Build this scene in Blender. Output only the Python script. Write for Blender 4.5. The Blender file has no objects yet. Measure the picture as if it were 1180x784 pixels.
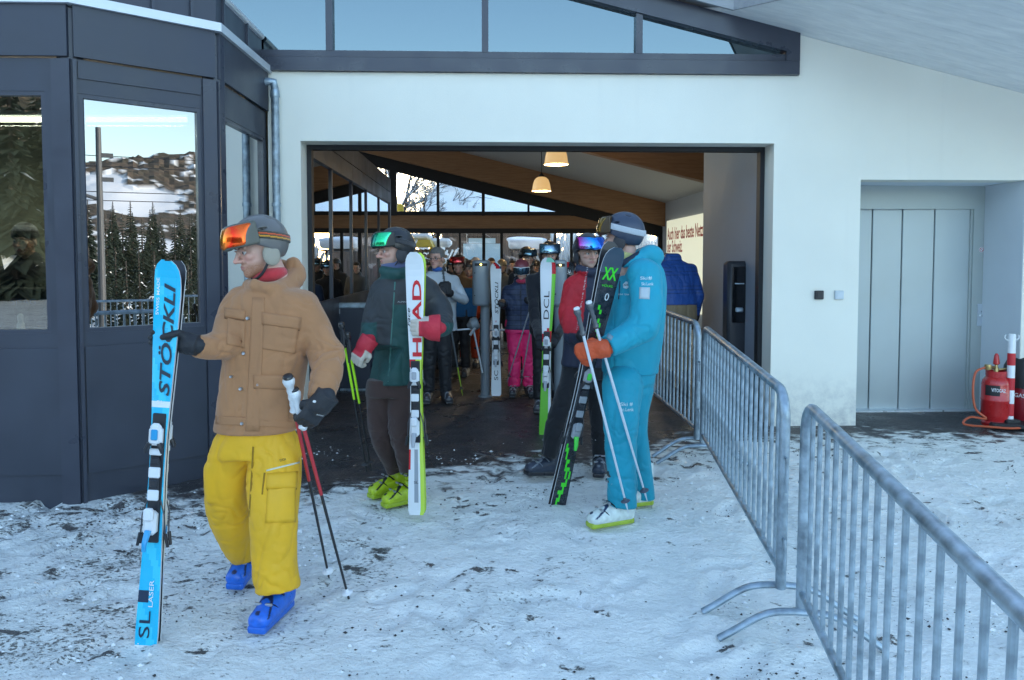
import bpy, math, random
import numpy as np
from mathutils import Vector, Matrix
from mathutils.bvhtree import BVHTree
random.seed(7); rng = np.random.default_rng(7)
S = bpy.context.scene
COL = S.collection
R = math.radians
# ------------------------------------------------------------------ camera, sky, sun, exposure
F_PX, PPX, PPY, EYE = 885.0, 590.0, 342.0, 1.6
TH = math.atan(42.0 / F_PX); CT, ST = math.cos(TH), math.sin(TH)
cd = bpy.data.cameras.new('camera'); cam = bpy.data.objects.new('camera', cd); COL.objects.link(cam)
cam.location = (0, 0, EYE); cam.rotation_euler = (R(90) - TH, 0, 0)
cd.sensor_width = 36; cd.lens = F_PX / 1180 * 36; cd.shift_y = -(392 - PPY) / 1180
cd.clip_start = 0.05; cd.clip_end = 5000
S.camera = cam
W = bpy.data.worlds.new('World'); S.world = W; W.use_nodes = True
nt = W.node_tree
sky = nt.nodes.new('ShaderNodeTexSky'); sky.sky_type = 'NISHITA'; sky.sun_disc = False
SUN_EL, SUN_AZ = R(12.5), R(2)        # azimuth measured from +Y towards +X
sky.sun_elevation = SUN_EL; sky.sun_rotation = SUN_AZ
sky.air_density = 1.0; sky.dust_density = 0.6; sky.ozone_density = 1.2
bg = nt.nodes['Background']; bg.inputs[1].default_value = 0.15
nt.links.new(sky.outputs[0], bg.inputs[0])
sl = bpy.data.lights.new('sun', 'SUN'); so = bpy.data.objects.new('sun', sl); COL.objects.link(so)
sl.energy = 2.6; sl.angle = R(0.5); sl.color = (1.0, 0.93, 0.82)
sd_ = Vector((math.sin(SUN_AZ) * math.cos(SUN_EL), math.cos(SUN_AZ) * math.cos(SUN_EL), math.sin(SUN_EL)))
so.rotation_euler = sd_.to_track_quat('Z', 'Y').to_euler(); so.location = sd_ * 60
S.view_settings.view_transform = 'Standard'; S.view_settings.look = 'None'
S.view_settings.exposure = 2.27; S.view_settings.gamma = 1.0; S.view_settings.use_curve_mapping = False

# ------------------------------------------------------------------ back projection
def ray(px, py):
    a = (px - PPX) / F_PX; b = (PPY - py) / F_PX
    return Vector((a, CT + b * ST, -ST + b * CT))
def P(px, py, Y):
    d = ray(px, py); t = Y / d.y
    return Vector((d.x * t, Y, EYE + d.z * t))
def G(Y): return -.0385 * max(0.0, 8 - max(Y, -6))
ROT = R(2.0); UD = Vector((math.cos(ROT), math.sin(ROT), 0)); VD = Vector((-math.sin(ROT), math.cos(ROT), 0)); FO = Vector((0, 7.35, 0))
def FW(u, v, z): return FO + UD * u + VD * v + Vector((0, 0, z))
def FU(px, py, v=0.0):
    d = ray(px, py); t = (v + FO.dot(VD)) / d.dot(VD); p = d * t
    return (p - FO).dot(UD), EYE + p.z
def FSIDE(px, py, u):      # point on a plane of constant u -> (v, z)
    d = ray(px, py); t = (u + FO.dot(UD)) / d.dot(UD); p = d * t
    return (p - FO).dot(VD), EYE + p.z

# ------------------------------------------------------------------ numpy noise
def _h(ix, iy, iz):
    n = (ix.astype(np.int64) * 374761393 + iy.astype(np.int64) * 668265263 + iz.astype(np.int64) * 2147483647) & 0xffffffff
    n = ((n ^ (n >> 13)) * 1274126177) & 0xffffffff
    n = (n ^ (n >> 16)) & 0xffffffff
    return n / 4294967295.0
def vn(p):
    f = np.floor(p); w = p - f; w = w * w * (3 - 2 * w); i = f.astype(np.int64)
    r = 0
    for a in (0, 1):
        for b in (0, 1):
            for c in (0, 1):
                wt = (w[:, 0] if a else 1 - w[:, 0]) * (w[:, 1] if b else 1 - w[:, 1]) * (w[:, 2] if c else 1 - w[:, 2])
                r = r + wt * _h(i[:, 0] + a, i[:, 1] + b, i[:, 2] + c)
    return r
def fbm(p, o=3):
    r = 0; a = .5
    for k in range(o): r = r + a * vn(p * (2 ** k) + 17 * k); a *= .5
    return r / (1 - .5 ** o)

# ------------------------------------------------------------------ materials
MATS = {}
def mat(name, col=(.5, .5, .5), rough=.6, metal=0., bump=None, var=None, attr=False, emit=None, coat=0., spec=.5, sheen=0., crumple=None):
    if name in MATS: return MATS[name]
    m = bpy.data.materials.new(name); m.use_nodes = True; n = m.node_tree.nodes; l = m.node_tree.links
    b = n['Principled BSDF']; b.inputs['Roughness'].default_value = rough; b.inputs['Metallic'].default_value = metal
    b.inputs['Base Color'].default_value = (*col, 1); b.inputs['Coat Weight'].default_value = coat
    b.inputs['Specular IOR Level'].default_value = spec
    if sheen: b.inputs['Sheen Weight'].default_value = sheen
    src = None
    if attr:
        a = n.new('ShaderNodeAttribute'); a.attribute_name = 'Col'; src = a.outputs[0]
    if var or bump:
        tc = n.new('ShaderNodeTexCoord')
    if var:
        sc, amt = var
        nz = n.new('ShaderNodeTexNoise'); nz.inputs['Scale'].default_value = sc; nz.inputs['Detail'].default_value = 6
        l.new(tc.outputs['Object'], nz.inputs['Vector'])
        mr = n.new('ShaderNodeMapRange'); mr.inputs[1].default_value = .3; mr.inputs[2].default_value = .7
        mr.inputs[3].default_value = 1 - amt; mr.inputs[4].default_value = 1 + amt
        l.new(nz.outputs[0], mr.inputs[0])
        mx = n.new('ShaderNodeMix'); mx.data_type = 'RGBA'; mx.blend_type = 'MULTIPLY'; mx.inputs[0].default_value = 1
        if src: l.new(src, mx.inputs[6])
        else: mx.inputs[6].default_value = (*col, 1)
        l.new(mr.outputs[0], mx.inputs[7]); src = mx.outputs[2]
        mr2 = n.new('ShaderNodeMapRange'); mr2.inputs[1].default_value = .3; mr2.inputs[2].default_value = .7
        mr2.inputs[3].default_value = max(0, rough - .12); mr2.inputs[4].default_value = min(1, rough + .1)
        l.new(nz.outputs[0], mr2.inputs[0]); l.new(mr2.outputs[0], b.inputs['Roughness'])
    if src: l.new(src, b.inputs['Base Color'])
    if bump:
        sc, st = bump
        nz = n.new('ShaderNodeTexNoise'); nz.inputs['Scale'].default_value = sc; nz.inputs['Detail'].default_value = 5
        l.new(tc.outputs['Object'], nz.inputs['Vector'])
        bp = n.new('ShaderNodeBump'); bp.inputs['Strength'].default_value = st; bp.inputs['Distance'].default_value = .01
        l.new(nz.outputs[0], bp.inputs['Height']); l.new(bp.outputs[0], b.inputs['Normal'])
        if crumple:
            mp = n.new('ShaderNodeMapping'); mp.inputs['Scale'].default_value = (1, 1, .6); mp.inputs['Rotation'].default_value = (.3, .2, .4); l.new(tc.outputs['Object'], mp.inputs[0])
            n2 = n.new('ShaderNodeTexNoise'); n2.noise_type = 'RIDGED_MULTIFRACTAL' if hasattr(n2, 'noise_type') else n2.noise_type; n2.inputs['Scale'].default_value = crumple[0]; n2.inputs['Detail'].default_value = 2.5; n2.inputs['Roughness'].default_value = .45; n2.inputs['Distortion'].default_value = .8
            l.new(mp.outputs[0], n2.inputs['Vector']); b2 = n.new('ShaderNodeBump'); b2.inputs['Strength'].default_value = crumple[1]; b2.inputs['Distance'].default_value = .012
            l.new(n2.outputs[0], b2.inputs['Height']); l.new(b2.outputs[0], bp.inputs['Normal'])
    if emit:
        b.inputs['Emission Color'].default_value = (*emit[0], 1); b.inputs['Emission Strength'].default_value = emit[1]
    MATS[name] = m
    return m
def glass(name, tint=(.8, .85, .86), boost=.06, gain=1.5, wob=0.0, gcol=(.95, .97, 1)):
    m = bpy.data.materials.new(name); m.use_nodes = True; n = m.node_tree.nodes; l = m.node_tree.links
    n.remove(n['Principled BSDF']); out = n['Material Output']
    fr = n.new('ShaderNodeFresnel'); fr.inputs[0].default_value = 1.5
    ma = n.new('ShaderNodeMath'); ma.operation = 'MULTIPLY_ADD'; ma.inputs[1].default_value = gain; ma.inputs[2].default_value = boost; ma.use_clamp = True
    l.new(fr.outputs[0], ma.inputs[0])
    g = n.new('ShaderNodeBsdfGlossy'); g.inputs['Roughness'].default_value = 0.0; g.inputs['Color'].default_value = (*gcol, 1)
    t = n.new('ShaderNodeBsdfTransparent'); t.inputs[0].default_value = (*tint, 1)
    if wob:
        tc = n.new('ShaderNodeTexCoord'); nz = n.new('ShaderNodeTexNoise'); nz.inputs['Scale'].default_value = 1.6; nz.inputs['Detail'].default_value = 1
        l.new(tc.outputs['Object'], nz.inputs['Vector']); bp = n.new('ShaderNodeBump'); bp.inputs['Strength'].default_value = wob; bp.inputs['Distance'].default_value = .01
        l.new(nz.outputs[0], bp.inputs['Height']); l.new(bp.outputs[0], g.inputs['Normal'])
    mx = n.new('ShaderNodeMixShader'); l.new(ma.outputs[0], mx.inputs[0]); l.new(t.outputs[0], mx.inputs[1]); l.new(g.outputs[0], mx.inputs[2])
    l.new(mx.outputs[0], out.inputs[0])
    return m

# ------------------------------------------------------------------ mesh collector
class M:
    def __init__(s): s.V = []; s.F = []; s.mi = []
    def add(s, V, Fc, mi=0):
        o = len(s.V); s.V += [Vector(v) for v in V]; s.F += [tuple(i + o for i in f) for f in Fc]; s.mi += [mi] * len(Fc); return s
    def box(s, c, size, fr=None, mi=0, ch=0.0):
        """box centred at c; fr = (x,y,z) axes; ch = chamfer"""
        X, Y, Z = fr if fr else (Vector((1, 0, 0)), Vector((0, 1, 0)), Vector((0, 0, 1)))
        c = Vector(c); hx, hy, hz = [k / 2 for k in size]
        ch = min(ch, hx * .9, hy * .9, hz * .9)
        if ch <= 0:
            V = [c + X * (a * hx) + Y * (b * hy) + Z * (d * hz) for a in (-1, 1) for b in (-1, 1) for d in (-1, 1)]
            return s.add(V, [(0, 1, 3, 2), (4, 6, 7, 5), (0, 4, 5, 1), (2, 3, 7, 6), (0, 2, 6, 4), (1, 5, 7, 3)], mi)
        V = []; idx = {}
        for a in (-1, 1):
            for b in (-1, 1):
                for d in (-1, 1):
                    for k in range(3):
                        e = [hx, hy, hz]; e = [e[i] - (0 if i == k else ch) for i in range(3)]
                        idx[(a, b, d, k)] = len(V); V.append(c + X * (a * e[0]) + Y * (b * e[1]) + Z * (d * e[2]))
        Fc = []
        for a in (-1, 1):
            Fc.append([idx[(a, -1, -1, 0)], idx[(a, 1, -1, 0)], idx[(a, 1, 1, 0)], idx[(a, -1, 1, 0)]][::a])
            Fc.append([idx[(-1, a, -1, 1)], idx[(1, a, -1, 1)], idx[(1, a, 1, 1)], idx[(-1, a, 1, 1)]][::-a])
            Fc.append([idx[(-1, -1, a, 2)], idx[(1, -1, a, 2)], idx[(1, 1, a, 2)], idx[(-1, 1, a, 2)]][::a])
        for a in (-1, 1):
            for b in (-1, 1):
                Fc.append([idx[(a, b, -1, 0)], idx[(a, b, 1, 0)], idx[(a, b, 1, 1)], idx[(a, b, -1, 1)]][::a * b])
                Fc.append([idx[(a, -1, b, 0)], idx[(a, 1, b, 0)], idx[(a, 1, b, 2)], idx[(a, -1, b, 2)]][::-a * b])
                Fc.append([idx[(-1, a, b, 1)], idx[(1, a, b, 1)], idx[(1, a, b, 2)], idx[(-1, a, b, 2)]][::a * b])
                for d in (-1, 1):
                    Fc.append([idx[(a, b, d, 0)], idx[(a, b, d, 1)], idx[(a, b, d, 2)]][::a * b * d])
        return s.add(V, [tuple(f) for f in Fc], mi)
    def tube(s, pts, r, n=10, mi=0, cap=True, flat=None):
        pts = [Vector(p) for p in pts]; rs = r if isinstance(r, (list, tuple)) else [r] * len(pts)
        V = []; up = None
        for i, p in enumerate(pts):
            t = (pts[min(i + 1, len(pts) - 1)] - pts[max(i - 1, 0)]).normalized()
            if up is None: up = Vector((0, 0, 1)) if abs(t.z) < .9 else Vector((0, 1, 0))
            x = t.cross(up).normalized(); y = x.cross(t).normalized(); up = y
            for k in range(n):
                a = 2 * math.pi * k / n
                V.append(p + x * (rs[i] * math.cos(a)) + y * (rs[i] * math.sin(a) * (flat or 1)))
        Fc = []
        for i in range(len(pts) - 1):
            for k in range(n):
                Fc.append((i * n + k, i * n + (k + 1) % n, (i + 1) * n + (k + 1) % n, (i + 1) * n + k))
        if cap: Fc += [tuple(range(n))[::-1], tuple(range((len(pts) - 1) * n, len(pts) * n))]
        return s.add(V, Fc, mi)
    def lathe(s, c, prof, n=24, axis=None, mi=0, cap=True):
        c = Vector(c); Z = (axis or Vector((0, 0, 1))).normalized(); X = Z.orthogonal().normalized(); Y = Z.cross(X)
        V = []
        for r, z in prof:
            for k in range(n):
                a = 2 * math.pi * k / n; V.append(c + Z * z + X * (r * math.cos(a)) + Y * (r * math.sin(a)))
        Fc = [(i * n + k, i * n + (k + 1) % n, (i + 1) * n + (k + 1) % n, (i + 1) * n + k) for i in range(len(prof) - 1) for k in range(n)]
        if cap: Fc += [tuple(range(n))[::-1], tuple(range((len(prof) - 1) * n, len(prof) * n))]
        return s.add(V, Fc, mi)
    def prism(s, poly, fn, d0, d1, mi=0):
        """poly: 2D list; fn(a,b,d)->world; extruded d0..d1"""
        n = len(poly); V = [fn(a, b, d0) for a, b in poly] + [fn(a, b, d1) for a, b in poly]
        Fc = [tuple(range(n)), tuple(range(n, 2 * n))[::-1]] + [(i, i + n, (i + 1) % n + n, (i + 1) % n) for i in range(n)]
        return s.add(V, Fc, mi)
ORG = {}
def wloc(o): return ORG.get(o.name, Vector((0, 0, 0))) if o else Vector((0, 0, 0))
def mk(name, V, Fc, m, parent=None, loc=None, smooth=False, col=None, mi=None, local=False):
    me = bpy.data.meshes.new(name)
    V = np.array([tuple(v) for v in V], dtype=float).reshape(-1, 3)
    org = wloc(parent) if parent else (Vector(loc) if loc is not None else Vector((0, 0, 0)))
    if not local: V = V - np.array(org)
    me.from_pydata(V.tolist() if not isinstance(V, list) else V, [], [tuple(int(k) for k in f) for f in Fc])
    for q in (m if isinstance(m, (list, tuple)) else [m]): me.materials.append(q)
    if mi is not None and len(mi) == len(me.polygons): me.polygons.foreach_set('material_index', list(mi))
    if smooth: me.polygons.foreach_set('use_smooth', [True] * len(me.polygons))
    if col is not None:
        a = me.color_attributes.new('Col', 'FLOAT_COLOR', 'POINT')
        c4 = np.ones((len(V), 4)); c4[:, :3] = col; a.data.foreach_set('color', c4.ravel())
    me.validate(); me.update()
    o = bpy.data.objects.new(name, me); COL.objects.link(o)
    if parent: o.parent = parent; ORG[o.name] = org
    else: o.location = org; ORG[o.name] = org
    return o
def mb(name, c, m, parent=None, loc=None, smooth=False, fix=True, local=False, kind=None, label=None):
    o = mk(name, c.V, c.F, m, parent, loc, smooth, mi=c.mi, local=local)
    if fix:
        import bmesh
        b = bmesh.new(); b.from_mesh(o.data); bmesh.ops.recalc_face_normals(b, faces=b.faces); b.to_mesh(o.data); b.free()
    if smooth:
        try: o.data.set_sharp_from_angle(angle=R(38))
        except Exception: pass
    if kind: o['kind'] = kind
    if label: o['label'] = label
    return o
def tag(o, label=None, cat=None, group=None, kind=None):
    if label: o['label'] = label
    if cat: o['category'] = cat
    if group: o['group'] = group
    if kind: o['kind'] = kind
    return o
def thing(name, label, cat, loc=(0, 0, 0), group=None, rz=0):
    o = bpy.data.objects.new(name, None); COL.objects.link(o); o.location = loc; o.rotation_euler = (0, 0, rz); o.empty_display_size = .2
    ORG[o.name] = Vector(loc)
    return tag(o, label, cat, group)
KIDS = {}
def kids(o): return [c for c in COL.objects if c.parent == o]
def dup(root, loc, rz=0, label=None):
    def cp(o, par):
        c = o.copy(); COL.objects.link(c)
        if par: c.parent = par
        for k in kids(o): cp(k, c)
        return c
    r = cp(root, None); r.location = loc; r.rotation_euler = (0, 0, rz); ORG[r.name] = Vector(loc)
    if label: r['label'] = label
    return r
def text(s, m, parent, org, xd, yd, h, w=None, shear=0., bold=0., ext=.0006, name='lettering', space=1.0, center=False):
    cu = bpy.data.curves.new(name, 'FONT'); cu.body = s; cu.shear = shear; cu.offset = bold; cu.space_character = space; cu.resolution_u = 3
    to = bpy.data.objects.new('tmp_text', cu); COL.objects.link(to)
    me = bpy.data.meshes.new_from_object(to.evaluated_get(bpy.context.evaluated_depsgraph_get()))
    bpy.data.objects.remove(to); bpy.data.curves.remove(cu)
    V = np.array([tuple(v.co) for v in me.vertices]); Fc = [tuple(p.vertices) for p in me.polygons]; bpy.data.meshes.remove(me)
    if len(V) == 0: return None
    lo, hi = V.min(0), V.max(0); xd = Vector(xd).normalized(); yd = Vector(yd).normalized(); nd = xd.cross(yd)
    sy = h / (hi[1] - lo[1]); sx = (w / (hi[0] - lo[0])) if w else sy
    org = Vector(org); out = []
    for v in V:
        x = (v[0] - lo[0]) * sx; y = (v[1] - lo[1]) * sy
        if center: x -= (hi[0] - lo[0]) * sx / 2; y -= h / 2
        out.append(org + xd * x + yd * y + nd * ext)
    return mk(name, out, Fc, m, parent)

# ------------------------------------------------------------------ signed distance shapes -> surface nets
def smin(a, b, k):
    h = np.clip(.5 + .5 * (b - a) / k, 0, 1); return b * (1 - h) + a * h - k * h * (1 - h)
def smax(a, b, k): return -smin(-a, -b, k)
def cr(pts, n=4):
    """Catmull-Rom through rows of numbers"""
    A = np.array(pts, float)
    if len(A) < 3: return A
    B = np.vstack([2 * A[0] - A[1], A, 2 * A[-1] - A[-2]]); out = []
    for i in range(1, len(B) - 2):
        for k in range(n):
            t = k / n; p0, p1, p2, p3 = B[i - 1], B[i], B[i + 1], B[i + 2]
            out.append(.5 * (2 * p1 + (p2 - p0) * t + (2 * p0 - 5 * p1 + 4 * p2 - p3) * t * t + (3 * p1 - p0 - 3 * p2 + p3) * t ** 3))
    out.append(A[-1]); return np.array(out)
def chain(pts, k=0.0, smooth=True):
    """pts: (vec, r)"""
    A = np.array([[*p, r] for p, r in pts], float)
    if smooth and len(A) > 2: A = cr(A, 3)
    def f(X):
        d = None
        for i in range(len(A) - 1):
            a, ra = A[i, :3], A[i, 3]; b, rb = A[i + 1, :3], A[i + 1, 3]; ab = b - a; L2 = ab @ ab + 1e-9
            t = np.clip((X - a) @ ab / L2, 0, 1); q = np.linalg.norm(X - a - t[:, None] * ab, axis=1) - (ra + (rb - ra) * t)
            d = q if d is None else np.minimum(d, q)
        return d
    f.bb = (np.min(A[:, :3] - A[:, 3:4], 0), np.max(A[:, :3] + A[:, 3:4], 0)); return f
def rings(rs, n=2.5, yaw=0.):
    """rs: (x, y, z, rx, ry)"""
    A = cr(sorted(rs, key=lambda r: r[2]), 4); c, s = math.cos(yaw), math.sin(yaw)
    def f(X):
        z = X[:, 2]; zc = np.clip(z, A[0, 2], A[-1, 2]); I = lambda k: np.interp(zc, A[:, 2], A[:, k])
        dx = X[:, 0] - I(0); dy = X[:, 1] - I(1); rx, ry = I(3), I(4)
        if yaw: dx, dy = dx * c + dy * s, -dx * s + dy * c
        q = ((np.abs(dx) / rx) ** n + (np.abs(dy) / ry) ** n) ** (1 / n); d2 = (q - 1) * np.minimum(rx, ry)
        dz = np.maximum(A[0, 2] - z, z - A[-1, 2])
        return smax(d2, dz, .02)
    m = max(A[:, 3].max(), A[:, 4].max()); f.bb = (np.array([A[:, 0].min() - m, A[:, 1].min() - m, A[0, 2]]), np.array([A[:, 0].max() + m, A[:, 1].max() + m, A[-1, 2]])); return f
def ell(c, r, Rm=None):
    c = np.array(c, float); r = np.array(r, float)
    def f(X):
        q = X - c
        if Rm is not None: q = q @ Rm
        k = np.linalg.norm(q / r, axis=1); k2 = np.linalg.norm(q / (r * r), axis=1) + 1e-9
        return k * (k - 1) / k2
    f.bb = (c - r.max(), c + r.max()); return f
def rbox(c, h, rad=.01):
    c = np.array(c, float); h = np.array(h, float)
    def f(X):
        q = np.abs(X - c) - h + rad; return np.linalg.norm(np.maximum(q, 0), axis=1) + np.minimum(q.max(1), 0) - rad
    f.bb = (c - h, c + h); return f
def union(fs, k=.02):
    def f(X):
        d = fs[0](X)
        for g in fs[1:]: d = smin(d, g(X), k) if k else np.minimum(d, g(X))
        return d
    f.bb = (np.min([g.bb[0] for g in fs], 0), np.max([g.bb[1] for g in fs], 0)); return f
def framed(f, c, Rm, s=1.0):
    """f in local coordinates -> world ; world = c + s*(Rm @ local)"""
    c = np.array(c, float); Rm = np.array(Rm, float)
    def g(X): return f(((X - c) @ Rm) / s) * s
    lo, hi = f.bb; cs = np.array([[a, b, d] for a in (lo[0], hi[0]) for b in (lo[1], hi[1]) for d in (lo[2], hi[2])]) * s @ Rm.T + c
    g.bb = (cs.min(0), cs.max(0)); return g
def surf(f, h, pad=None):
    pad = pad if pad is not None else 3 * h
    lo = np.array(f.bb[0]) - pad; hi = np.array(f.bb[1]) + pad; n = np.ceil((hi - lo) / h).astype(int) + 1
    K = 4; nc = (n + K - 1) // K + 1
    ax = [lo[i] + (np.arange(nc[i]) + .5) * K * h - .5 * h for i in range(3)]
    g = np.stack(np.meshgrid(*ax, indexing='ij'), -1).reshape(-1, 3); dc = f(g).reshape(nc)
    big = np.repeat(np.repeat(np.repeat(dc, K, 0), K, 1), K, 2)[:n[0], :n[1], :n[2]]
    D = big.copy(); near = np.abs(big) < K * h * 1.9
    ix = np.argwhere(near)
    for s0 in range(0, len(ix), 400000):
        q = ix[s0:s0 + 400000]; D[q[:, 0], q[:, 1], q[:, 2]] = f(lo + q * h)
    sg = D < 0; nx, ny, nz = D.shape
    cnt = np.zeros((nx - 1, ny - 1, nz - 1), int); acc = np.zeros((nx - 1, ny - 1, nz - 1, 3)); idx3 = np.indices((nx - 1, ny - 1, nz - 1)).transpose(1, 2, 3, 0)
    corners = [(a, b, c) for a in (0, 1) for b in (0, 1) for c in (0, 1)]
    def sl(c, A): return A[c[0]:nx - 1 + c[0], c[1]:ny - 1 + c[1], c[2]:nz - 1 + c[2]]
    ssum = sum(sl(c, sg).astype(np.int8) for c in corners); act = np.argwhere((ssum > 0) & (ssum < 8))
    vid = -np.ones((nx - 1, ny - 1, nz - 1), int); vid[act[:, 0], act[:, 1], act[:, 2]] = np.arange(len(act))
    pos = np.zeros((len(act), 3)); num = np.zeros(len(act))
    def D_(c): return D[act[:, 0] + c[0], act[:, 1] + c[1], act[:, 2] + c[2]]
    for a in range(8):
        for b in range(a + 1, 8):
            ca, cb = corners[a], corners[b]
            if sum(abs(ca[i] - cb[i]) for i in range(3)) != 1: continue
            da, db = D_(ca), D_(cb); m = (da < 0) != (db < 0); t = np.where(m, da / np.where(np.abs(da - db) < 1e-12, 1, da - db), 0)
            p = np.array(ca) + t[:, None] * (np.array(cb) - np.array(ca)); pos += p * m[:, None]; num += m
    V = lo + (act + pos / num[:, None]) * h
    Fs = []
    for axx in range(3):
        o = [0, 0, 0]; o[axx] = 1; e = [i for i in range(3) if i != axx]
        A = sg[:nx - o[0], :ny - o[1], :nz - o[2]]; B = sg[o[0]:, o[1]:, o[2]:]; ed = np.argwhere(A != B)
        ed = ed[(ed[:, e[0]] > 0) & (ed[:, e[1]] > 0) & (ed[:, e[0]] < n[e[0]] - 1) & (ed[:, e[1]] < n[e[1]] - 1)]
        s_in = A[ed[:, 0], ed[:, 1], ed[:, 2]]
        q = []
        for da, db in ((0, 0), (1, 0), (1, 1), (0, 1)):
            w = ed.copy(); w[:, e[0]] -= da; w[:, e[1]] -= db; q.append(vid[w[:, 0], w[:, 1], w[:, 2]])
        q = np.stack(q, 1); flip = s_in if axx != 1 else ~s_in
        q[~flip] = q[~flip][:, ::-1]; Fs.append(q)
    Fc = np.vstack(Fs); Fc = Fc[(Fc >= 0).all(1)]
    return V, Fc
def vnorm(V, Fc):
    a = V[Fc[:, 2]] - V[Fc[:, 0]]; b = V[Fc[:, 3]] - V[Fc[:, 1]]; n = np.cross(a, b); N = np.zeros_like(V)
    for k in range(4): np.add.at(N, Fc[:, k], n)
    return N / (np.linalg.norm(N, axis=1, keepdims=True) + 1e-12)
def relax(V, Fc, it=2, lam=.5):
    E = np.vstack([Fc[:, [0, 1]], Fc[:, [1, 2]], Fc[:, [2, 3]], Fc[:, [3, 0]]]); E = np.vstack([E, E[:, ::-1]])
    deg = np.bincount(E[:, 0], minlength=len(V))[:, None] + 1e-9
    for _ in range(it):
        s = np.zeros_like(V)
        for k in range(3): s[:, k] = np.bincount(E[:, 0], weights=V[E[:, 1], k], minlength=len(V))
        V = V + lam * (s / deg - V)
    return V
def folds(V, N, amp=.006, scale=7., creases=(), seed=0, stretch=(1, 1, .55)):
    q = V * np.array(stretch) * scale + seed
    wp = np.stack([vn(q * .7 + 5), vn(q * .7 + 31), vn(q * .7 + 57)], 1) * 1.6
    r1 = 1 - np.abs(2 * vn(q + wp) - 1); r2 = 1 - np.abs(2 * vn(q * 2.1 + wp + 9) - 1)
    w = amp * ((.45 - (r1 ** 5)) * .9 + (.35 - r2 ** 4) * .5 + (vn(q * .9 + 77) - .5) * 1.3)
    for c, axis, rad, am, fr in creases:
        c = np.array(c); axis = np.array(axis, float); axis /= np.linalg.norm(axis)
        d = np.linalg.norm(V - c, axis=1); t = (V - c) @ axis * fr + 1.8 * vn(V * 9 + seed) + 1.1 * vn(V * 22 + seed)
        w = w + am * 1.35 * np.exp(-(d / rad) ** 2) * (np.abs(np.sin(t * math.pi)) ** .55 - .65)
    return V + N * (w * np.clip(1.25 - 1.25 * np.abs(N[:, 2]) ** 2, 0, 1))[:, None]
def cutter(p, n, r=.17, d=.42):
    """block that trims a sleeve or trouser leg flat at p, removing what lies along n"""
    n = Vector(n).normalized(); x = n.orthogonal().normalized(); y = n.cross(x); Rm = np.array([[x.x, y.x, n.x], [x.y, y.y, n.y], [x.z, y.z, n.z]])
    return framed(rbox((0, 0, d / 2), (r, r, d / 2), .004), p, Rm)
def cloth(name, fs, parent, m, h=.008, k=.025, col=None, amp=.005, scale=7., creases=(), seed=0, it=2, post=None, stretch=(1, 1, .55), label=None, subs=()):
    fu = union(fs, k)
    def ft(X):
        d = fu(X)
        for s_ in subs: d = smax(d, -s_(X), .006)
        return d
    ft.bb = fu.bb
    V, Fc = surf(ft, h); V = relax(V, Fc, it)
    if amp or creases: V = folds(V, vnorm(V, Fc), amp, scale, creases, seed, stretch)
    if post: V = post(V, vnorm(V, Fc))
    c = None
    if col is not None: c = col(V) if callable(col) else np.tile(np.array(col), (len(V), 1))
    o = mk(name, V, Fc, m, parent, smooth=True, col=c)
    if label: o['label'] = label
    return o
def world_bvh(o):
    org = np.array(wloc(o)); V = [Vector(v.co) + Vector(org) for v in o.data.vertices]
    return BVHTree.FromPolygons(V, [tuple(p.vertices) for p in o.data.polygons])
CAMP = Vector((0, 0, EYE))
def hit(bv, px, py):
    d = ray(px, py).normalized(); p, n, i, ds = bv.ray_cast(CAMP, d)
    if p is None: return None, None
    if n.dot(d) > 0: n = -n
    return p, n
def patch(name, bv, quad, parent, m, nu=8, nv=8, th=.006, smooth=True, label=None):
    """a sewn-on piece lying on a garment: four corners given as seen in the photograph, thickness th"""
    q = [Vector((*c, 0)) for c in quad]; top = []; bot = []; last = None
    for j in range(nv + 1):
        for i in range(nu + 1):
            a, b = i / nu, j / nv; w = (q[0] * (1 - a) + q[1] * a) * (1 - b) + (q[3] * (1 - a) + q[2] * a) * b
            p, n = hit(bv, w.x, w.y)
            if p is None:
                if last is None: return None
                p, n = last
            last = (p, n); e = min(a, 1 - a) * nu; e2 = min(b, 1 - b) * nv; k = .55 if min(e, e2) < .5 else 1
            top.append(p + n * th * k); bot.append(p - n * .004)
    W_ = nu + 1; Fc = []
    for j in range(nv):
        for i in range(nu): Fc.append((j * W_ + i, j * W_ + i + 1, (j + 1) * W_ + i + 1, (j + 1) * W_ + i))
    o = len(top); bd = [i for i in range(nu)] + [nu + j * W_ for j in range(nv)] + [nv * W_ + nu - i for i in range(nu)] + [(nv - j) * W_ for j in range(nv)]
    for a in range(len(bd)):
        b = bd[(a + 1) % len(bd)]; Fc.append((bd[a], bd[a] + o, b + o, b))
    ob = mk(name, top + bot, Fc, m, parent, smooth=smooth)
    if label: ob['label'] = label
    return ob
def button(name, bv, px, py, parent, m, r=.008):
    p, n = hit(bv, px, py)
    if p is None: return
    c = M(); c.lathe(p, [(r, -.002), (r, .010), (r * .8, .013), (r * .45, .0115), (r * .3, .0125)], 12, axis=n); return mb(name, c, m, parent, smooth=True)
def print_on(name, bv, s, px, py, parent, m, h, w=None, up=(0, 0, 1), shear=0, bold=.01, off=.003):
    p, n = hit(bv, px, py)
    if p is None: return
    y = (Vector(up) - n * Vector(up).dot(n)).normalized(); x = y.cross(n)
    return text(s, m, parent, p + n * off, x, y, h, w, shear, bold, center=True, name=name)
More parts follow.
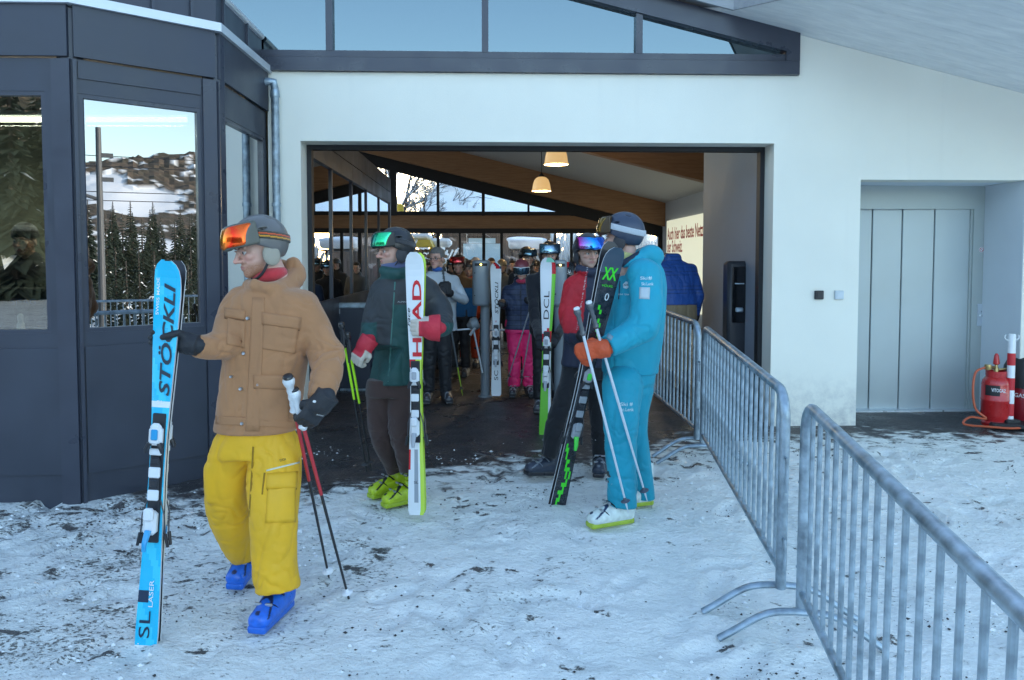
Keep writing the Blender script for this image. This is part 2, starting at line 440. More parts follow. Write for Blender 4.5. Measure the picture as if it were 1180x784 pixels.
# ================================================================== the setting
def ground_material():
    m = bpy.data.materials.new('packed_snow'); m.use_nodes = True; n = m.node_tree.nodes; l = m.node_tree.links; b = n['Principled BSDF']
    g = n.new('ShaderNodeNewGeometry'); sp = n.new('ShaderNodeSeparateXYZ'); l.new(g.outputs['Position'], sp.inputs[0])
    def noise(scale, det=5, vec=None, rough=.55, dist=0):
        z = n.new('ShaderNodeTexNoise'); z.inputs['Scale'].default_value = scale; z.inputs['Detail'].default_value = det; z.inputs['Roughness'].default_value = rough; z.inputs['Distortion'].default_value = dist
        l.new(vec or g.outputs['Position'], z.inputs['Vector']); return z.outputs[0]
    def mth(op, a, b_=None, c=None, cl=False):
        k = n.new('ShaderNodeMath'); k.operation = op; k.use_clamp = cl
        for i, v in enumerate((a, b_, c)):
            if v is None: continue
            if isinstance(v, (int, float)): k.inputs[i].default_value = v
            else: l.new(v, k.inputs[i])
        return k.outputs[0]
    def mr(v, a, b_, c, d):
        k = n.new('ShaderNodeMapRange'); k.interpolation_type = 'SMOOTHSTEP'; l.new(v, k.inputs[0])
        for i, q in enumerate((a, b_, c, d)): k.inputs[i + 1].default_value = q
        return k.outputs[0]
    def mix(f, a, b_):
        k = n.new('ShaderNodeMix'); k.data_type = 'RGBA'
        if isinstance(f, (int, float)): k.inputs[0].default_value = f
        else: l.new(f, k.inputs[0])
        for i, v in ((6, a), (7, b_)):
            if isinstance(v, tuple): k.inputs[i].default_value = (*v, 1)
            else: l.new(v, k.inputs[i])
        return k.outputs[2]
    mp = n.new('ShaderNodeMapping'); mp.inputs['Scale'].default_value = (1, 1.55, 1); mp.inputs['Rotation'].default_value = (0, 0, R(24)); l.new(g.outputs['Position'], mp.inputs[0])
    # where the shelter of the hall keeps the asphalt bare: boundary slanting back to the right
    yb = mr(sp.outputs[0], -1.6, 2.3, 5.45, 7.05); n['Map Range'].interpolation_type = 'LINEAR'
    big = noise(1.3, 3); med = noise(6, 5, mp.outputs[0])
    shelter = mth('SUBTRACT', sp.outputs[1], yb)
    wob = mth('MULTIPLY_ADD', mth('SUBTRACT', big, .5), 1.2, shelter)
    wob = mth('MULTIPLY_ADD', mth('SUBTRACT', med, .5), 1.6, wob)
    bare_in = mr(wob, -.12, .22, 0, 1)
    far = mr(sp.outputs[1], 22.3, 22.9, 1, 0); bare_in = mth('MULTIPLY', bare_in, far)
    # scuffed dark flecks in the open snow
    fl = noise(5.0, 9, mp.outputs[0], .74, .15); fl2 = noise(1.1, 3)
    thr = mth('MULTIPLY_ADD', noise(.9, 5), -.34, .80)
    left = mr(sp.outputs[0], -3.2, .9, .05, 0.0); thr = mth('SUBTRACT', thr, left)
    near_edge = mr(wob, -1.1, -.1, 0, .07); thr = mth('SUBTRACT', thr, near_edge)
    fleck = mr(mth('SUBTRACT', fl, thr), 0, .035, 0, .93)
    fine = noise(38, 6, mp.outputs[0], .7); fthr = mth('MULTIPLY_ADD', noise(1.9, 5), -.42, .86)
    fthr = mth('SUBTRACT', fthr, mr(sp.outputs[0], -3.2, 1.2, .075, 0.0))
    fine_f = mr(mth('SUBTRACT', fine, fthr), 0, .05, 0, .8)
    near = mr(sp.outputs[1], 20, 24, 1, 0)
    grit = noise(120, 3, None, .6); grm = mr(grit, .66, .74, 0, .45); grm = mth('MULTIPLY', grm, mr(noise(1.5, 5), .46, .66, .0, 1)); dark = mth('MULTIPLY', mth('MAXIMUM', mth('MAXIMUM', fleck, fine_f), grm), near, cl=True)
    # snow crumbs on the bare asphalt
    cr_ = noise(26, 7, mp.outputs[0], .75); crm = mr(cr_, .60, .72, 0, .8)
    crm = mth('MULTIPLY', crm, mr(wob, .1, 2.6, 1, .25)); bare = mth('MULTIPLY', bare_in, mth('SUBTRACT', 1, crm))
    dark = mth('MAXIMUM', bare, dark)
    dn = noise(2.2, 5); snow = mix(mr(dn, .35, .7, 0, 1), (.86, .89, .85), (.95, .96, .92))
    dirt = noise(9, 8, mp.outputs[0], .7); snow = mix(mr(dirt, .5, .75, 0, .32), snow, (.42, .42, .41))
    leftd = mr(sp.outputs[0], -3.6, .6, .38, 0); snow = mix(mth('MULTIPLY', leftd, mr(dirt, .35, .6, .3, 1)), snow, (.36, .38, .40))
    asp = mix(noise(70, 4), (.018, .018, .021), (.06, .056, .056))
    inter = mix(mr(noise(3, 4), .4, .65, 0, .6), asp, (.075, .06, .055))
    col = mix(dark, snow, inter); l.new(col, b.inputs['Base Color'])
    rsn = mth('MULTIPLY_ADD', dark, -.33, .78); wet = mr(noise(2.4, 5), .45, .65, 0, .22); l.new(mth('SUBTRACT', rsn, mth('MULTIPLY', wet, dark)), b.inputs['Roughness'])
    b.inputs['Subsurface Weight'].default_value = 0.0
    h1 = noise(7, 8, None, .6); h2 = noise(30, 6, mp.outputs[0], .65); hh = mth('MULTIPLY_ADD', h2, .35, h1); hh = mth('MULTIPLY_ADD', dark, -.35, hh)
    bp = n.new('ShaderNodeBump'); bp.inputs['Strength'].default_value = 1.0; bp.inputs['Distance'].default_value = .05; l.new(hh, bp.inputs['Height']); l.new(bp.outputs[0], b.inputs['Normal'])
    return m
def build_ground():
    def axis(lo, hi, f0, f1, st, g=1.25):
        a = list(np.arange(f0, f1 + 1e-6, st)); s = st; x = f0
        while x > lo: s *= g; x -= s; a.insert(0, x)
        s = st; x = f1
        while x < hi: s *= g; x += s; a.append(x)
        return np.array(a)
    xs = axis(-900, 900, -4.0, 4.0, .03); ys = axis(-900, 900, 1.6, 8.6, .03)
    X, Y = np.meshgrid(xs, ys, indexing='ij'); X = X.ravel(); Y = Y.ravel()
    Z = -.0385 * np.maximum(0, 8 - np.maximum(Y, -6)); fine = (np.abs(X) < 9) & (Y > -3) & (Y < 12)
    p = np.stack([X, Y, 0 * X], 1); sn = np.clip((7 - Y) / 1.2, 0, 1)
    Z = Z + np.where(fine, sn * ((fbm(p * 2.2, 4) - .5) * .035 + (fbm(p * 7 + 3, 3) - .5) * .018), 0)
    rp_ = random.Random(9)
    for _ in range(230):
        cx, cy = rp_.uniform(-3.6, 3.6), rp_.uniform(1.8, 6.6); ang = rp_.gauss(1.35, .7); ca, sa = math.cos(ang), math.sin(ang); dx = X - cx; dy = Y - cy
        a = (dx * ca + dy * sa) / .155; b_ = (-dx * sa + dy * ca) / .058; q = np.sqrt(a * a + b_ * b_); dp = rp_.uniform(.008, .020)
        Z = Z - dp * np.clip(1.25 - q, 0, .6) / .6 + dp * .45 * np.exp(-((q - 1.4) / .3) ** 2)
    for _ in range(26):
        x0_, y0_ = rp_.uniform(-3.5, 3.5), rp_.uniform(1.6, 5.5); ang = rp_.gauss(1.5, .35); L_ = rp_.uniform(.8, 2.2); dx = X - x0_; dy = Y - y0_; t = dx * math.cos(ang) + dy * math.sin(ang); w_ = -dx * math.sin(ang) + dy * math.cos(ang)
        Z = Z - .007 * np.exp(-(w_ / .035) ** 4) * ((t > 0) & (t < L_))
    nX, nY = len(xs), len(ys); i, j = np.meshgrid(np.arange(nX - 1), np.arange(nY - 1), indexing='ij'); a = (i * nY + j).ravel()
    Fc = np.stack([a, a + nY, a + nY + 1, a + 1], 1)
    o = mk('ground', np.stack([X, Y, Z], 1), Fc, ground_material(), smooth=True); tag(o, kind='structure')
build_ground()
# materials of the buildings
WHITE = mat('white_render', (.80, .79, .70), .85, bump=(220, .25), var=(.9, .045))
def splash(m):
    n = m.node_tree.nodes; l = m.node_tree.links; b = n['Principled BSDF']; src = b.inputs['Base Color'].links[0].from_socket
    g = n.new('ShaderNodeNewGeometry'); sp = n.new('ShaderNodeSeparateXYZ'); l.new(g.outputs['Position'], sp.inputs[0]); mr = n.new('ShaderNodeMapRange'); mr.inputs[1].default_value = .02; mr.inputs[2].default_value = .55; mr.inputs[3].default_value = 1; mr.inputs[4].default_value = 0; l.new(sp.outputs[2], mr.inputs[0])
    nz = n.new('ShaderNodeTexNoise'); nz.inputs['Scale'].default_value = 9; nz.inputs['Detail'].default_value = 8; nz.inputs['Roughness'].default_value = .7; l.new(g.outputs['Position'], nz.inputs['Vector']); m2 = n.new('ShaderNodeMapRange'); m2.inputs[1].default_value = .42; m2.inputs[2].default_value = .68; l.new(nz.outputs[0], m2.inputs[0])
    mu = n.new('ShaderNodeMath'); mu.operation = 'MULTIPLY'; l.new(mr.outputs[0], mu.inputs[0]); l.new(m2.outputs[0], mu.inputs[1])
    mp = n.new('ShaderNodeMapping'); mp.inputs['Scale'].default_value = (5, 5, .25); l.new(g.outputs['Position'], mp.inputs[0]); n3 = n.new('ShaderNodeTexNoise'); n3.inputs['Scale'].default_value = 1.4; n3.inputs['Detail'].default_value = 4; l.new(mp.outputs[0], n3.inputs['Vector']); m3 = n.new('ShaderNodeMapRange'); m3.inputs[1].default_value = .60; m3.inputs[2].default_value = .78; m3.inputs[4].default_value = .10; l.new(n3.outputs[0], m3.inputs[0])
    mxx = n.new('ShaderNodeMath'); mxx.operation = 'MAXIMUM'; l.new(mu.outputs[0], mxx.inputs[0]); l.new(m3.outputs[0], mxx.inputs[1])
    mx = n.new('ShaderNodeMix'); mx.data_type = 'RGBA'; l.new(mxx.outputs[0], mx.inputs[0]); l.new(src, mx.inputs[6]); mx.inputs[7].default_value = (.50, .50, .48, 1); l.new(mx.outputs[2], b.inputs['Base Color'])
splash(WHITE)
REVEAL_SHADE = mat('shaded_render', (.66, .72, .76), .8, bump=(200, .1), var=(1.5, .04))  # white render with the recess's blue-grey shade mixed into its colour
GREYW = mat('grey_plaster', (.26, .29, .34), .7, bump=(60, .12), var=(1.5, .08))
ANTH = mat('anthracite_sheet', (.036, .043, .062), .42, spec=.5, var=(2.2, .14))
ANTH2 = mat('anthracite_frame', (.04, .046, .066), .35, var=(4, .1))
BLK = mat('black_frame', (.012, .013, .016), .65)
ZINC = mat('galvanised_steel', (.34, .42, .48), .45, metal=.7, var=(14, .38), bump=(60, .12))
ALU = mat('brushed_aluminium', (.62, .68, .73), .35, metal=.6, var=(6, .08))
CONC = mat('ceiling_board', (.50, .50, .49), .8, bump=(30, .1))
def wood(name, c0, c1, sc=(1, 14, 14), rough=.6):
    if name in MATS: return MATS[name]
    m = bpy.data.materials.new(name); m.use_nodes = True; n = m.node_tree.nodes; l = m.node_tree.links; b = n['Principled BSDF']
    tc = n.new('ShaderNodeTexCoord'); mp = n.new('ShaderNodeMapping'); mp.inputs['Scale'].default_value = sc; l.new(tc.outputs['Object'], mp.inputs[0])
    nz = n.new('ShaderNodeTexNoise'); nz.inputs['Scale'].default_value = 2; nz.inputs['Detail'].default_value = 8; nz.inputs['Roughness'].default_value = .6; nz.inputs['Distortion'].default_value = .6; l.new(mp.outputs[0], nz.inputs['Vector'])
    cr2 = n.new('ShaderNodeValToRGB'); cr2.color_ramp.elements[0].position = .3; cr2.color_ramp.elements[0].color = (*c0, 1); cr2.color_ramp.elements[1].position = .7; cr2.color_ramp.elements[1].color = (*c1, 1)
    l.new(nz.outputs[0], cr2.inputs[0]); l.new(cr2.outputs[0], b.inputs['Base Color']); b.inputs['Roughness'].default_value = rough
    vo = n.new('ShaderNodeTexVoronoi'); vo.inputs['Scale'].default_value = .9; mk_ = n.new('ShaderNodeMapping'); mk_.inputs['Scale'].default_value = (1, 2.2, 2.2); l.new(tc.outputs['Object'], mk_.inputs[0]); l.new(mk_.outputs[0], vo.inputs['Vector'])
    kn = n.new('ShaderNodeMapRange'); kn.inputs[1].default_value = .02; kn.inputs[2].default_value = .06; kn.inputs[3].default_value = .55; kn.inputs[4].default_value = 1; l.new(vo.outputs['Distance'], kn.inputs[0])
    mx = n.new('ShaderNodeMix'); mx.data_type = 'RGBA'; mx.blend_type = 'MULTIPLY'; mx.inputs[0].default_value = 1; l.new(cr2.outputs[0], mx.inputs[6]); l.new(kn.outputs[0], mx.inputs[7]); l.new(mx.outputs[2], b.inputs['Base Color'])
    bp = n.new('ShaderNodeBump'); bp.inputs['Strength'].default_value = .2; bp.inputs['Distance'].default_value = .01; l.new(nz.outputs[0], bp.inputs['Height']); l.new(bp.outputs[0], b.inputs['Normal'])
    MATS[name] = m; return m
WOODB = wood('glulam_wood', (.24, .125, .060), (.36, .20, .10))
WOODW = wood('whitewashed_board', (.68, .70, .71), (.84, .85, .84), (.7, 7, 7))
WOODD = wood('weathered_board', (.035, .03, .028), (.12, .10, .095), (9, 9, .7), .8)
GL_IN = glass('hall_glass', (.97, .98, .98), .01, .8)
GL_PART = glass('partition_glass', (.35, .38, .4), .22, 1.6)
GL_SKY = glass('upper_window_glass', (.10, .12, .14), .13, 1.0, wob=.02, gcol=(.74, .93, 1.0))
GL_BOOTH = glass('booth_glass', (.50, .56, .55), .06, 1.6, wob=.012)
GL_BOOTH2 = glass('booth_side_glass', (.20, .23, .24), .26, 2.4, wob=.012)

hall = thing('station_building', 'white rendered ski lift station with a wide open hall entrance and slanting timber roof', 'building', FW(0, 0, 0))
# --- roof line
u1, z1 = FU(920, 40); u2, z2 = FU(1180, 108)
SL = (z1 - z2) / (u2 - u1); ZA = z1 + SL * u1
def zr(u): return ZA - SL * u
TH_W = .24
uL = FU(311, 300)[0]; uo0 = FU(348, 300)[0]; uo1 = FU(890, 300)[0]; zl = FU(620, 164)[1]
ur0 = FU(990, 300)[0]; ur1 = FU(1179, 300)[0]; zrc = FU(1080, 207.5)[1]
uw1 = FU(921, 60)[0]; zw0 = FU(600, 85)[1]; BOT = -.4
c = M(); poly = [(uL, BOT), (uo0, BOT), (uo0, zl), (uo1, zl), (uo1, BOT), (ur0, BOT), (ur0, zrc), (ur1, zrc), (ur1, BOT), (9.5, BOT), (9.5, zr(9.5)), (uw1, zr(uw1)), (uw1, zw0), (uL, zw0)]
c.prism(poly, lambda a, b, d: FW(a, d, b), 0, TH_W)
facade = mb('facade_wall', c, WHITE, hall)
# window strip : frame members and panes
zc = lambda u: zr(u) - .02
uend = uw1 - .012
fr = M()
def bar(c, u0, z0, u1, z1, w, d0=-.04, d1=.1):
    """flat bar between two (u,z) points, width w downwards/left side centred"""
    a = Vector((u0, z0)); b = Vector((u1, z1)); t = (b - a).normalized(); nn = Vector((-t.y, t.x)) * w / 2
    c.prism([a - nn, b - nn, b + nn, a + nn], lambda x, y, d: FW(x, d, y), d0, d1)
um0 = FU(300, 80)[0]
bar(fr, um0 - 3, zw0 + .065, uend, zw0 + .065, .125, -.05, .1)
bar(fr, um0 - 3, zw0 + .165, uend - .06, zw0 + .165, .06, -.025, .08)
fr.prism([(uend - 3.9, zr(uend - 3.9) - .0), (uend, zr(uend) - .0), (uend, zw0 + .13), (uend - .13, zw0 + .13), (uend - .13, zr(uend - .13) - .20), (uend - 3.9, zr(uend - 3.9) - .20)], lambda a, b, d: FW(a, d, b), -.052, .09)
bar(fr, um0 - 4, zr(um0 - 4) - .1, uend - 3.85, zr(uend - 3.85) - .1, .2, -.052, .09)
wstrip = mb('window_strip', fr, ANTH2, hall, label='dark framed slanting window strip above the entrance')
uml = [FU(x, 60)[0] for x in (380, 559, 736)]
for u in uml:
    c = M(); bar(c, u, zw0 + .19, u, zr(u) - .19, .062, -.03, .07); mb('mullion', c, ANTH2, wstrip)
ed = [um0 - 4] + uml + [uend - .13]
for a, b in zip(ed[:-1], ed[1:]):
    c = M(); zt = lambda u: max(zr(u) - .19, zw0 + .2)
    c.prism([(a + .03, zw0 + .19), (b - .03, zw0 + .19), (b - .03, zt(b)), (a + .03, zt(a))], lambda x, y, d: FW(x, d, y), .03, .04); mb('pane', c, GL_SKY, wstrip)
# blind behind the strip keeps it dark inside
# --- roof slab, eave soffit, fascia
ev = lambda u: -max(.15, min(2.6, .15 + (u - 2.05) * 1.9))
UK = [-8.5, 2.05, 3.3395, 10]
c = M(); V = []
for u in UK:
    for v, z in ((ev(u), zr(u) + .03), (16.2, zr(u) + .03), (16.2, zr(u) + .70), (ev(u), zr(u) + .70)): V.append(FW(u, v, z))
c.add(V, [(4 * i + k, 4 * i + (k + 1) % 4, 4 * i + 4 + (k + 1) % 4, 4 * i + 4 + k) for i in range(3) for k in range(4)] + [(0, 1, 2, 3), (12, 15, 14, 13)]); mb('roof', c, mat('roof_sheet', (.2, .21, .22), .5, var=(1, .1)), hall)
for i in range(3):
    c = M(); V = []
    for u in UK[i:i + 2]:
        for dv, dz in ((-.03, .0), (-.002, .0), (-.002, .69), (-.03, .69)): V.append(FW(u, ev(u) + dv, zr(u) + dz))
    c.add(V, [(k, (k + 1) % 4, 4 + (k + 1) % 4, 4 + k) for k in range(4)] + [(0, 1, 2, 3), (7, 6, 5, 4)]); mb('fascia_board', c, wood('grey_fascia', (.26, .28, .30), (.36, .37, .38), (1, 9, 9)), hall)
for k in range(12):
    d0, d1 = -2.60 + k * .24, -2.60 + (k + 1) * .24 - .004
    if d0 > -.16: d1 = -.001
    us = 1.8 if d0 > -.16 else 2.06 + (-d0 - .15) / 1.9
    ue = 1.8 if d1 > -.16 else 2.06 + (-d1 - .15) / 1.9
    c = M(); V = []
    for dz in (.002, .027):
        for u, d in ((us, d0), (9.9, d0), (9.9, d1), (ue, d1)): V.append(FW(u, max(d, ev(u) + .003), zr(u) + dz))
    c.add(V, [(3, 2, 1, 0), (4, 5, 6, 7), (0, 1, 5, 4), (1, 2, 6, 5), (2, 3, 7, 6), (3, 0, 4, 7)])
    mb('soffit_board', c, WOODW, hall)
    if d1 > -.01: break
c = M(); c.prism([(-8.4, zr(-8.4) - .03), (9.9, zr(9.9) - .03), (9.9, zr(9.9) + .027), (-8.4, zr(-8.4) + .027)], lambda a, b, d: FW(a, d, b), TH_W + .1, 15.9); mb('ceiling', c, CONC, hall)
# --- white reveal, black track frame of the hall opening
c = M(); k = .045
c.prism([(uo0, BOT), (uo0 + k, BOT), (uo0 + k, zl - k), (uo1 - k, zl - k), (uo1 - k, BOT), (uo1, BOT), (uo1, zl), (uo0, zl)], lambda a, b, d: FW(a, d, b), TH_W + .002, TH_W + .1)
mb('door_track', c, BLK, hall)
# --- right inner wall (lift shaft side) and the shaft block
v9 = FSIDE(808, 300, uo1 - .02)[0]
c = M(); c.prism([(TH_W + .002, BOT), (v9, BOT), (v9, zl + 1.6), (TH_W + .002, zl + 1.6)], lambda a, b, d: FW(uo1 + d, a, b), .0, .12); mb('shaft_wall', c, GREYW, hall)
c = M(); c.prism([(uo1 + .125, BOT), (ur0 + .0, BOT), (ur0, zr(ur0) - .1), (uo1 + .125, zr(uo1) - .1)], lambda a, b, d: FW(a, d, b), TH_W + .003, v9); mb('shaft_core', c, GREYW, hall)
usw = FSIDE(765, 300, 4.2)  # placeholder for symmetry
VB = 14.6
ub = FU(763, 300, VB)[0]
c = M(); c.prism([(v9 + .01, BOT), (VB, BOT), (VB, 4.2), (v9 + .01, 4.2)], lambda a, b, d: FW(ub + d, a, b), 0, .2); mb('side_wall', c, mat('side_plaster', (.40, .41, .43), .8, bump=(50, .1)), hall)
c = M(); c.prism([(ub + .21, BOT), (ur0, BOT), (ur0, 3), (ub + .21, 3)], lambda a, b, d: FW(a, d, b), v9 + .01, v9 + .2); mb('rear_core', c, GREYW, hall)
# --- glulam beams
for v, dep, th, lab in ((12.9 - 7.35, .62, .22, None), (VB - .35, .66, .2, None)):
    ul = -9 if v < 8 else -8; c = M(); c.prism([(ul, zr(ul) - .032 - dep), (ub, zr(ub) - .032 - dep), (ub, zr(ub) - .032), (ul, zr(ul) - .032)], lambda a, b, d: FW(a, d, b), v, v + th)
    mb('glulam_beam', c, WOODB, hall)
# --- rear glazing
gz = thing('rear_glazing', None, None); COL.objects.unlink(gz); bpy.data.objects.remove(gz)
def RZ(py): return FU(590, py, VB)[1]
zt0, zt1, zt2, zt3 = RZ(269), RZ(263.5), RZ(248.5), RZ(244)
c = M()
c.box(FW((-9 + ub) / 2, VB + .06, (zt0 + zt1) / 2), (9 + ub, .14, zt1 - zt0), (UD, VD, Vector((0, 0, 1))))
c.box(FW((-9 + ub) / 2, VB + .06, (zt2 + zt3) / 2), (9 + ub, .14, zt3 - zt2), (UD, VD, Vector((0, 0, 1))))
topf = lambda u: zr(u) - .70
c.prism([(-9, topf(-9) - .3), (ub, topf(ub) - .3), (ub, topf(ub) + .75), (-9, topf(-9) + .75)], lambda a, b, d: FW(a, d, b), VB, VB + .12)
rear = mb('rear_window_wall', c, BLK, hall, label='black framed glass wall at the back of the hall')
c = M(); c.box(FW((-9 + ub) / 2, VB + .05, (zt1 + zt2) / 2), (9 + ub, .06, zt2 - zt1), (UD, VD, Vector((0, 0, 1)))); mb('timber_band', c, WOODB, rear)
def post(px, w, z0, z1, d=.1):
    u = FU(px, 300, VB)[0]; c = M(); c.box(FW(u, VB + .03, (z0 + z1) / 2), (w, d, z1 - z0), (UD, VD, Vector((0, 0, 1)))); mb('mullion', c, BLK, rear)
for px, w in ((350, .1), (402, .1), (453.5, .2), (505, .075), (557, .09), (609, .06), (659, .09), (710, .07), (761, .14)):
    u = FU(px, 300, VB)[0]; post(px, w, zt2 - .01, topf(u) - .28)
for px, w in ((350, .1), (402, .08), (453.5, .2), (505, .08), (530, .05), (557.5, .09), (578, .08), (609, 0.0), (639.7, .06), (658.6, .08), (692, .06), (710, .05), (761, .14)):
    if w: post(px, w, -.1, zt0 + .01)
c = M(); c.prism([(-9, .05), (ub, .05), (ub, topf(ub) - .25), (-9, topf(-9) - .25)], lambda a, b, d: FW(a, d, b), VB + .07, VB + .078); mb('pane', c, GL_IN, rear)
c = M(); c.box(FW((-9 + ub) / 2, VB + .06, .03), (9 + ub, .16, .14), (UD, VD, Vector((0, 0, 1)))); mb('sill', c, BLK, rear)

# --- glazed partition on the left of the hall
UP = FU(352, 300, .45)[0] + .02
def PZ(px, py): return FSIDE(px, py, UP)
vp = [PZ(x, 300)[0] for x in (357, 383, 406, 423, 437.5, 449.5)]
zg0 = PZ(374, 347)[1]; zg1 = PZ(420, 219)[1] ; zm = PZ(450, 222.7)[1]; ztop = PZ(450, 207.4)[1]; zlow = PZ(449, 235)[1]
c = M()
def pw(z0, z1, v0, v1, d0=-.12, d1=0.0):
    c.prism([(v0, z0), (v1, z0), (v1, z1), (v0, z1)], lambda a, b, d: FW(UP + d, a, b), d0, d1)
pw(-.05, zg0, TH_W + .11, vp[-1] + .06)
part = mb('glazed_partition', c, ANTH, hall, label='dark glazed side room wall on the left of the hall')
for z0, z1, v0, v1 in ((zlow, zm - .006, TH_W + .11, vp[2] - .005), (zlow, zm - .006, vp[2] + .005, vp[-1] + .05), (zm + .006, ztop + .35, TH_W + .11, vp[3]), (zm + .006, ztop, vp[3] + .008, vp[-1] + .05)):
    c = M(); pw(z0, z1 if z1 < ztop + .1 else ztop, v0, v1, -.12, .02); mb('fascia_panel', c, ANTH, part)
for v in vp + [TH_W + .14]:
    c = M(); c.box(FW(UP - .01, v, (zg0 + zlow) / 2), (.035, .045, zlow - zg0), (UD, VD, Vector((0, 0, 1)))); mb('window_post', c, ZINC if False else ANTH2, part)
for a, b in zip([TH_W + .14] + vp[:-1], vp):
    c = M(); pw(zg0, zlow, a + .02, b - .02, -.018, -.012); mb('pane', c, GL_PART, part)
# the room behind the partition
c = M(); c.prism([(UP - 2.4, 0), (UP - 2.38, 0), (UP - 2.38, 3), (UP - 2.4, 3)], lambda a, b, d: FW(a, d, b), .5, 6); 
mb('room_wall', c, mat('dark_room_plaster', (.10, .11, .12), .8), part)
c = M(); pw(-.05, ztop, vp[-1] + .06, vp[-1] + .2, -2.4, 0); mb('end_panel', c, ANTH, part)
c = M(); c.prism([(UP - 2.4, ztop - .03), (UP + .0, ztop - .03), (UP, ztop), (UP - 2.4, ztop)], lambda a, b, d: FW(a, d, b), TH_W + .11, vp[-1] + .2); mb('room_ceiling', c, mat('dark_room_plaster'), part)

# --- tall black column between partition and rear glazing is the 453 mullion above
# --- lift (elevator) in its recess
RD = .6
lift = thing('passenger_lift', 'grey green steel lift door set back in a recess of the white wall', 'lift', FW((ur0 + ur1) / 2, RD, 0))
LG = mat('lift_panel', (.45, .51, .52), .42, metal=.25, var=(1.1, .06), bump=(400, .05)); LG2 = mat('lift_frame', (.41, .46, .45), .45, metal=.15)
c = M(); c.prism([(TH_W + .003, BOT), (TH_W + .003, zrc), (RD, zrc), (RD, BOT)], lambda a, b, d: FW(ur1 + d, a, b), .0, .2)
mb('recess_wall', c, WHITE, hall)
c = M(); c.prism([(TH_W + .003, BOT), (TH_W + .003, zrc), (RD + .1, zrc), (RD + .1, BOT)], lambda a, b, d: FW(ur0 - .1 + d, a, b), 0, .098)
mb('recess_wall', c, WHITE, hall)
c = M(); c.box(FW((ur0 + ur1) / 2, RD / 2 + TH_W / 2, zrc + .05), (ur1 - ur0 + .3, RD - TH_W, .1), (UD, VD, Vector((0, 0, 1)))); mb('recess_soffit', c, REVEAL_SHADE, hall)
def EU(px, py=300, v=RD): return FU(px, py, v)
uj = EU(1140)[0]; ud1 = EU(1121)[0]; zd = EU(1060, 241)[1]; zt = zrc - .0; zb = -.02
Fz = (UD, VD, Vector((0, 0, 1)))
c = M(); ud0 = ur0 - .2
c.prism([(ud0, zd), (ud1, zd), (ud1, zb), (ur1 + .05, zb), (ur1 + .05, zrc), (ud0, zrc)], lambda a, b, d: FW(a, d, b), RD, RD + .1)
fr_ = mb('lift_frame', c, LG2, lift)
c = M(); c.box(FW((ud0 + ud1) / 2, RD + .16, (zd + zb) / 2), (ud1 - ud0 + .3, .05, zd - zb + .2), Fz); mb('shaft_back', c, BLK, lift)
c = M(); c.box(FW(ud1 - .006, RD + .07, (zd + zb) / 2), (.03, .1, zd - zb), Fz); mb('door_jamb', c, LG2, lift)
xs = [EU(x)[0] for x in (985, 1008.5, 1042.5, 1079, 1121)]
for i, (a, b) in enumerate(zip(xs[:-1], xs[1:])):
    c = M(); off = (.075, .06, .045, .03)[i] + .02; c.box(FW((a + b) / 2, RD + off + .0, (zd + zb) / 2 + .01), (b - a - .004, .025, zd - zb - .01), Fz, ch=.004); mb('door_leaf', c, LG, lift)
c = M(); c.box(FW((ur0 + ud1) / 2, RD + .02, .006), (ud1 - ur0 + .3, .16, .014), Fz); mb('threshold', c, ALU, lift)
u_, z_ = EU(1129.5, 363); c = M(); c.box(FW(u_, RD - .006, z_), (.075, .012, .235), Fz, ch=.003)
cp = mb('call_panel', c, ALU, lift); c = M(); c.lathe(FW(u_, RD - .012, z_ - .01), [(.017, 0), (.017, .006), (.012, .008)], 16, axis=-VD); mb('call_button', c, mat('button_steel', (.75, .78, .8), .2, .9), cp)
text('^', mat('ink', (.02, .02, .02), .6), cp, FW(u_ - .008, RD - .0205, z_ + .03), UD, (0, 0, 1), .014)
u_, z_ = EU(1131, 288); c = M(); c.lathe(FW(u_, RD, z_), [(.028, 0), (.028, .002)], 24, axis=-VD); st = mb('round_sticker', c, mat('sticker_white', (.7, .72, .74), .5), lift)
c = M(); pts = [FW(u_ + .02 * math.cos(a), RD - .003, z_ + .02 * math.sin(a)) for a in np.linspace(0, 2 * math.pi, 25)]; c.tube(pts, .0025, 6, cap=False); c.tube([FW(u_ - .014, RD - .003, z_ + .014), FW(u_ + .014, RD - .003, z_ - .014)], .0025, 6); mb('no_entry_ring', c, mat('sign_red', (.45, .05, .06), .5), st)
c = M(); c.prism([(.004, BOT), (.004, zrc - .002), (RD - .002, zrc - .002), (RD - .002, BOT)], lambda a, b, d: FW(ur1 + d, a, b), -.004, -.001); mb('reveal_shade_sheet', c, REVEAL_SHADE, hall)  # thin sheet added over the white reveal to carry its painted shade
# --- two small wall boxes
for px, m_, lab in ((943, mat('black_plastic', (.02, .022, .028), .35), 'small black square switch box on the white wall'), (966, mat('grey_plastic', (.56, .62, .66), .4), 'small light grey square switch box on the white wall')):
    u_, z_ = FU(px, 340); s_ = thing('switch_box', lab, 'switch', FW(u_, 0, z_), 'switch boxes on the wall')
    c = M(); c.box(FW(u_, -.016, z_), (.085, .032, .085), Fz, ch=.006); mb('housing', c, m_, s_)
    c = M(); c.box(FW(u_, -.034, z_), (.055, .006, .055), Fz, ch=.003); mb('rocker', c, m_, s_)

